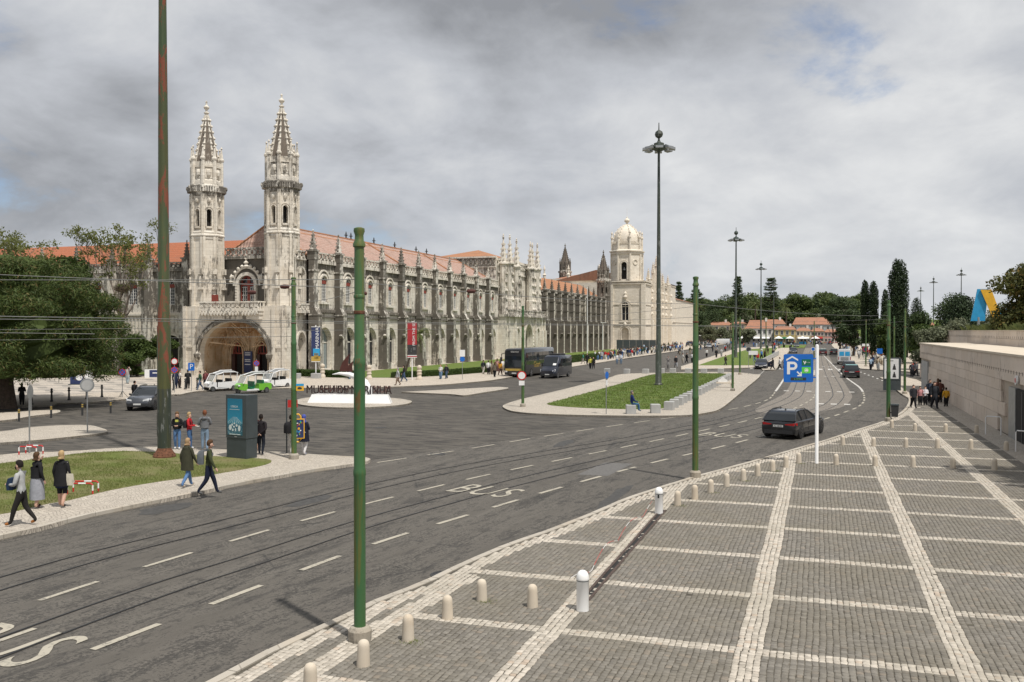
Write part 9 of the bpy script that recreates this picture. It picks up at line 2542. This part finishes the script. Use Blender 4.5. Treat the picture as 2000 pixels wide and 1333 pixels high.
W_ = [
 ('dark clothed woman standing in the shade of the pine trunk', (-55.43,52.68), ip(-.3, 1), 2, (.03, .03, .03), BLK, HBK),
 ('person with raised arms taking a photo in the forecourt', (-67.52,77.42), ip(.2, 1), 4, (.30, .27, .25), (.34, .40, .42), HBK),
 ('man in black standing behind the grey crossover car', (-49.66,57.69), ip(.5, .8), 0, BLK, BLK, HBK),
 ('person in white top in the small group left of the porch', (-57.49,72.80), ip(.6, .6), 2, (.55, .52, .48), (.04, .03, .03), HB),
 ('person in dark clothes in the small group left of the porch', (-57.31,72.05), ip(-.5, .8), 0, NAVY, NAVY, HBK),
 ('person with black backpack crouching over luggage left of the porch', (-56.71,73.06), ip(-.2, 1), 7, BLK, BLK, HBK),
 ('person in green top walking before the white tuk-tuk', (-54.17,71.52), ip(-.8, -.4), 1, (.05, .11, .06), (.10, .14, .22), HBK),
 ('person in dark red top beside the white tuk-tuk', (-54.62,72.95), ip(-.3, -.9), 0, (.16, .05, .05), BLK, HBK),
 ('couple member in blue standing by the hedge behind the sails', (-50.11,92.69), ip(-.7, .2), 2, (.08, .18, .30), (.10, .18, .28), HBK),
 ('couple member in black standing by the hedge behind the sails', (-50.92,93.59), ip(.7, .2), 0, BLK, BLK, HBK),
 ('person in grey with head covered walking left before the red banner', (-39.97,83.80), ip(-1, -.3), 3, (.34, .35, .35), (.22, .16, .12), (.22, .23, .25)),
 ('person in black walking beside the red banner', (-42.15,89.87), ip(-1, -.1), 5, BLK, (.06, .09, .16), HBK),
 ('woman in white blouse and jeans walking with a man in a suit jacket', (-40.43,95.92), ip(-.6, -.8), 2, (.58, .58, .57), (.14, .22, .34), (.2, .08, .04)),
 ('man in open dark jacket and white shirt beside a woman in white', (-40.25,97.15), ip(-.6, -.8), 1, (.03, .03, .035), (.05, .08, .13), HBK),
 ('person with dark backpack leftmost of the group beside the coach', (-40.11,108.91), ip(.5, .8), 1, (.02, .025, .03), (.42, .40, .36), HBK),
 ('person in white top and black trousers in the group beside the coach', (-39.04,107.84), ip(.3, .9), 0, (.60, .60, .59), BLK, HBK),
 ('person in patterned beige top in the group beside the coach', (-38.67,107.96), ip(.5, .8), 2, (.26, .22, .17), (.20, .16, .12), HB),
 ('person in olive brown jacket in the group beside the coach', (-36.20,102.14), ip(.2, 1), 3, (.12, .10, .075), BLK, HB),
 ('person in yellow top with long dark hair in the group beside the coach', (-37.21,107.06), ip(.4, .9), 5, (.55, .28, .04), (.10, .06, .05), HBK),
 ('person in pink top in the group beside the coach', (-40.86,116.30), ip(.3, .9), 2, (.45, .25, .22), (.20, .1, .1), HB),
 ('person in white hooded top in the group beside the coach', (-39.17,113.69), ip(.1, 1), 0, (.62, .60, .58), (.3, .25, .2), HBL),
 ('person in pale jacket nearest to the coach door', (-36.38,107.34), ip(.6, .7), 0, (.55, .58, .60), BLK, HBK),
 ('person in white and dark clothes close to the coach mirror', (-35.73,106.19), ip(.6, .7), 7, (.60, .60, .60), BLK, HBK),
 ('person in red top behind the coach mirror', (-37.94,112.57), ip(.2, .9), 2, (.45, .03, .03), BLK, HBK),
 ('person in green striding along the pavement behind the minibus', (-36.86,147.63), ip(-1, .1), 1, (.05, .22, .16), (.30, .28, .26), HBK),
 ('person in black standing on the pavement behind the minibus', (-35.67,145.60), ip(.2, -1), 0, BLK, BLK, HBK),
 ('person in high visibility yellow vest crossing behind the minibus', (-31.65,131.07), ip(-.2, -1), 1, (.40, .38, .06), BLK, HBK),
 ('person in black jacket crossing behind the minibus', (-31.22,131.21), ip(-.2, -1), 5, BLK, BLK, HBK),
 ('person in white shirt and jeans of the pair on the road', (-31.78,150.35), ip(-.2, -1), 0, (.62, .62, .61), (.16, .22, .30), HB),
 ('person in white and pale blue of the pair on the road', (-31.14,150.56), ip(-.3, -1), 2, (.50, .54, .60), (.20, .27, .36), HBK),
 ('person on a bicycle-like scooter near the lighting mast', (-20.61,132.89), ip(-.1, -1), 4, (.28, .26, .25), (.25, .24, .23), HBK),
 ('person in dark cape near the lighting mast', (-20.09,136.84), ip(.3, -1), 3, BLK, (.32, .33, .35), HBK),
 ('person in white walking right of the lighting mast', (-21.48,153.78), ip(.9, .2), 2, (.50, .49, .47), (.42, .38, .32), HBK),
 ('person in black striding right of the lighting mast', (-21.15,156.37), ip(.9, .2), 1, BLK, BLK, HBK),
 ('person in white top and dark trousers left of the second kerb pole', (-20.25,156.67), ip(.6, .7), 0, (.58, .58, .57), BLK, HBK),
 ('person in white beyond the green island on the road', (-22.46,196.80), ip(.2, -1), 0, (.50, .50, .48), BLK, HBK),
 ('person in black beyond the green island on the pavement', (-19.70,189.57), ip(.2, -1), 0, BLK, BLK, HBK),
 ('person in pale grey beyond the green island on the pavement', (-19.46,197.35), ip(.2, -1), 2, (.4, .4, .4), (.3, .3, .3), HBK),
 ('man with dark backpack walking across the far lawn', (-13.97,148.20), ip(.8, .1), 1, (.06, .06, .045), (.05, .05, .05), HB),
 ('person in black on the crossing left of the parking sign', (-6.21,134.69), ip(-.9, .2), 5, BLK, (.04, .04, .05), HBK),
 ('person in white jacket on the crossing left of the parking sign', (-5.37,137.97), ip(-.9, .2), 3, (.58, .57, .55), BLK, HBK),
 ('person in navy at the edge of the parking sign on the crossing', (-4.73,140.04), ip(-.9, .2), 1, (.03, .045, .10), (.03, .04, .06), HBK),
 ('woman in black with curly hair leading the group on the plaza', (6.35,70.92), ip(-.1, -1), 3, (.03, .03, .035), BLK, HBK),
 ('child in pink top in the group on the plaza', (7.03,73.50), ip(-.1, -1), 0, (.42, .20, .20), BLK, HBK),
 ('child in white jacket in the group on the plaza', (7.39,73.62), ip(-.1, -1), 2, (.62, .60, .62), BLK, HB),
 ('person in dark blue behind the man in black hoodie', (7.98,76.35), ip(.2, -1), 0, (.03, .04, .06), BLK, HBK),
 ('tall man in black hooded sweatshirt walking on the plaza', (7.71,70.92), ip(-.1, -1), 1, (.018, .02, .025), (.02, .022, .028), HBK),
 ('person in dark top with orange detail behind the group on the plaza', (8.72,76.59), ip(.1, 1), 0, (.10, .04, .03), BLK, HBK),
 ('person with red and white top at the back of the plaza group', (8.76,78.21), ip(.1, 1), 2, (.42, .12, .10), BLK, HB),
 ('child in yellow jacket with backpack beside the limestone wall', (8.67,72.62), ip(.1, 1), 0, (.60, .32, .03), BLK, HBK),
 ('person in dark jacket standing by the far corner of the wall', (10.36,117.66), ip(-.2, -1), 0, (.05, .05, .06), BLK, HBK),
 ('person in red jacket by the far corner of the wall', (10.95,121.75), ip(-.2, 1), 2, (.40, .05, .04), BLK, HBK),
 ('person in black trousers by the far corner of the wall', (11.06,120.46), ip(.2, -1), 1, (.10, .10, .11), BLK, HBK),
 ('person all in white beside the advertising panel', (10.76,140.35), ip(0, -1), 0, (.66, .66, .66), (.64, .64, .64), HB),
 ('person in white shirt by the dark garden trees', (8.74,162.83), ip(-.2, -1), 1, (.60, .60, .58), (.30, .28, .25), HBK),
]
kids = {'child': 1.38}
for k, (lab, p, fc, tk_, tp, bt, hr) in enumerate(W_):
 hh = 1.36 if lab.startswith('child') else 1.84 if 'tall man' in lab else 1.60 if 'woman' in lab else 1.72
 walker(lab, p, fc, tk_, tp, bt, hr, hh, 0.005 if 'road' in lab or 'cross' in lab else .12)
# --- the queue along the facade and the crowds farther up the street
rq = random.Random(99)
def crowd(n, fn, where, group):
 for i in range(n):
  p, fc, z = fn(i)
  tn, tcol = rq.choice(TOPS); bn, bc = rq.choice(BOTS)
  k = rq.randrange(8)
  if k == 4: k = 0
  walker('person in %s top and %s trousers %s' % (tn, bn, where), p, fc, k, tcol, bc, rq.choice(HAIRS), rq.uniform(1.56, 1.82), z, group, rq.choice(SKINS))
crowd(95, lambda i: ((rq.uniform(-40.2, -36.6), 166 + 92 * (i + rq.random()) / 95), rq.choice([R(90), R(80), R(100), R(-90), R(0)]), .12), 'in the queue before the gallery', 'people queuing before the church')
crowd(60, lambda i: ((rq.uniform(-48, -37.0), 258 + 110 * rq.random()), rq.uniform(0, 6.28), .12), 'in the crowd below the church', 'crowd below the church')
crowd(26, lambda i: ((rq.uniform(-33, -15), 205 + 150 * rq.random()), rq.uniform(0, 6.28), .01), 'scattered on the road before the church', 'people on the far road')
crowd(20, lambda i: ((rq.uniform(-13.5, -7.0), 165 + 170 * rq.random()), rq.uniform(0, 6.28), .12), 'by the far lawn', 'people by the far lawn')
crowd(50, lambda i: ((rq.uniform(5.2, 10.5), 175 + 190 * rq.random()), rq.choice([R(90), R(-90), R(60)]), .12), 'on the garden pavement', 'people on the garden pavement')
crowd(10, lambda i: ((rq.uniform(6.4, 10.5), 134 + 34 * rq.random()), rq.choice([R(90), R(-90), R(60)]), .12), 'near the crossing by the garden', 'people near the garden crossing')
crowd(34, lambda i: ((rq.uniform(-24, 6), 372 + 40 * rq.random()), rq.uniform(0, 6.28), .01), 'before the distant houses', 'people before the houses')
# ------------------------------------------------------------------ houses at the end of the street
WM = {n_: plain('render_' + n_, c, .85, var=.10, scale=.6) for n_, c in dict(white=(.66, .65, .61), cream=(.60, .52, .36), yellow=(.55, .43, .19), pink=(.56, .30, .27), grey=(.42, .43, .44), ochre=(.46, .36, .22)).items()}
def house(label, x0, x1, y, zb, eave, ridge, wall, depth=9.0, nw=4, floors=2, gable=False, roof='roof_house', chim=True, awning=None):
 t = thing('house', label, 'house', ((x0 + x1) / 2, y, zb), 0, 'houses at the end of the street')
 w_ = (x1 - x0) / 2; eave *= .88; ridge *= .84
 b = MB(); b.box(-w_, w_, 0, depth, -2, eave)
 if gable: b.extr([(-w_, eave), (w_, eave), (0, ridge)], (0, 0, 0), (1, 0, 0), (0, 0, 1), (0, depth, 0))
 b.build('wall', WM[wall], t)
 b = MB(); o_ = .35
 if gable:
  for s in (-1, 1): b.face([(s * (w_ + o_), -o_, eave - .2), (0, -o_, ridge + .12), (0, depth + o_, ridge + .12), (s * (w_ + o_), depth + o_, eave - .2)])
 else:
  b.face([(-w_ - o_, -o_, eave), (w_ + o_, -o_, eave), (w_ - 1.2, depth / 2, ridge), (-w_ + 1.2, depth / 2, ridge)]); b.face([(w_ + o_, depth + o_, eave), (-w_ - o_, depth + o_, eave), (-w_ + 1.2, depth / 2, ridge), (w_ - 1.2, depth / 2, ridge)])
  for s in (-1, 1): b.face([(s * (w_ + o_), -o_, eave), (s * (w_ + o_), depth + o_, eave), (s * (w_ - 1.2), depth / 2, ridge)])
 rf = b.build('roof', M[roof], t)
 if chim: b = MB(); b.box(w_ * .4, w_ * .4 + .9, depth * .4, depth * .4 + .7, eave, ridge + 1.0); b.build('chimney', WM['white'], rf)
 fh = eave / floors
 for f in range(floors):
  for i in range(nw):
   x = -w_ + (i + .5) * 2 * w_ / nw; z = f * fh + fh * .28
   b = MB(); b.box(x - .48, x + .48, -.03, .05, z, z + fh * .52); g = b.build('window', M['glass'], t)
   b = MB(); b.box(x - .62, x + .62, -.10, .0, z - .14, z); b.box(x - .6, x - .46, -.06, 0, z, z + fh * .52); b.box(x + .46, x + .6, -.06, 0, z, z + fh * .52); b.box(x - .6, x + .6, -.06, 0, z + fh * .52, z + fh * .58); b.box(x - .03, x + .03, -.05, 0, z, z + fh * .52); b.build('frame', M['frame_white'], g)
 if awning:
  b = MB(); b.face([(-w_ * .8, -.02, 2.8), (w_ * .8, -.02, 2.8), (w_ * .8, -2.2, 2.2), (-w_ * .8, -2.2, 2.2)]); b.face([(-w_ * .8, -2.2, 2.2), (w_ * .8, -2.2, 2.2), (w_ * .8, -2.2, 1.95), (-w_ * .8, -2.2, 1.95)]); b.build('awning', M[awning], t)
 return t
house('white gabled house highest on the slope left of the row', -58.2, -51.0, 428.0, 2.0, 7.2, 10.6, 'white', 10, 2, 2, True)
house('cream house with orange roof below the palms', -47.5, -38.0, 425.0, .5, 8.6, 10.8, 'cream', 9, 4, 2)
house('narrow ochre house with tall parapet beside the orange roofs', -37.6, -31.5, 424.0, .3, 9.6, 11.0, 'ochre', 8, 3, 3)
house('white house with wide orange roof in the middle of the row', -30.8, -19.5, 420.0, 0, 7.4, 12.2, 'white', 12, 5, 2, awning='white')
house('yellow corner house with balcony beside the market stalls', -18.6, -9.8, 416.0, 0, 6.8, 9.0, 'yellow', 10, 4, 2, awning='green_dk')
house('cream low house fifth along the street', -9.5, -3.6, 422.0, 0, 6.2, 8.2, 'cream', 9, 4, 2, awning='white')
house('pale yellow low house with terracotta roof left of the pink one', -3.4, 2.0, 430.0, 0, 6.0, 8.0, 'ochre', 9, 4, 2, awning='red_print')
house('pink low house near the garden trees', 2.2, 8.0, 436.0, 0, 5.6, 7.4, 'pink', 9, 4, 2)
house('long grey mansion with orange hipped roof above the low houses', -12.0, 10.0, 462.0, 0, 9.6, 14.2, 'grey', 14, 9, 2, chim=False)
house('white house behind the yellow corner house', -24.0, -15.0, 440.0, .5, 9.2, 12.2, 'white', 9, 4, 2)
house('terracotta roofed house right behind the garden trees', 26.0, 36.0, 330.0, 0, 8.0, 11.0, 'cream', 9, 4, 2)
for k, (x, y) in enumerate(((-16.0, 399.0), (-11.5, 401.0), (-6.5, 400.0), (-1.5, 402.0), (-36.0, 405.0), (-31.0, 404.0))):
 t = thing('market_stall', '%s white canopied market stall from the left before the houses' % ordw[k], 'stall', (x, y, 0), 0, 'market stalls')
 b = MB(); b.ring([[(-1.8, -1.8, 2.3), (1.8, -1.8, 2.3), (1.8, 1.8, 2.3), (-1.8, 1.8, 2.3)], [(-.05, -.05, 3.3), (.05, -.05, 3.3), (.05, .05, 3.3), (-.05, .05, 3.3)]]); b.build('canopy', M['white'], t)
 for sx in (-1.7, 1.7):
  for sy in (-1.7, 1.7): b = MB(); b.cyl((sx, sy, 0), (sx, sy, 2.35), .05, n=6); b.build('post', M['galv'], t)
 b = MB(); b.box(-1.4, 1.4, -.5, .3, 0, .95); b.build('counter', M['iron' if k % 2 else 'sky_print'], t)
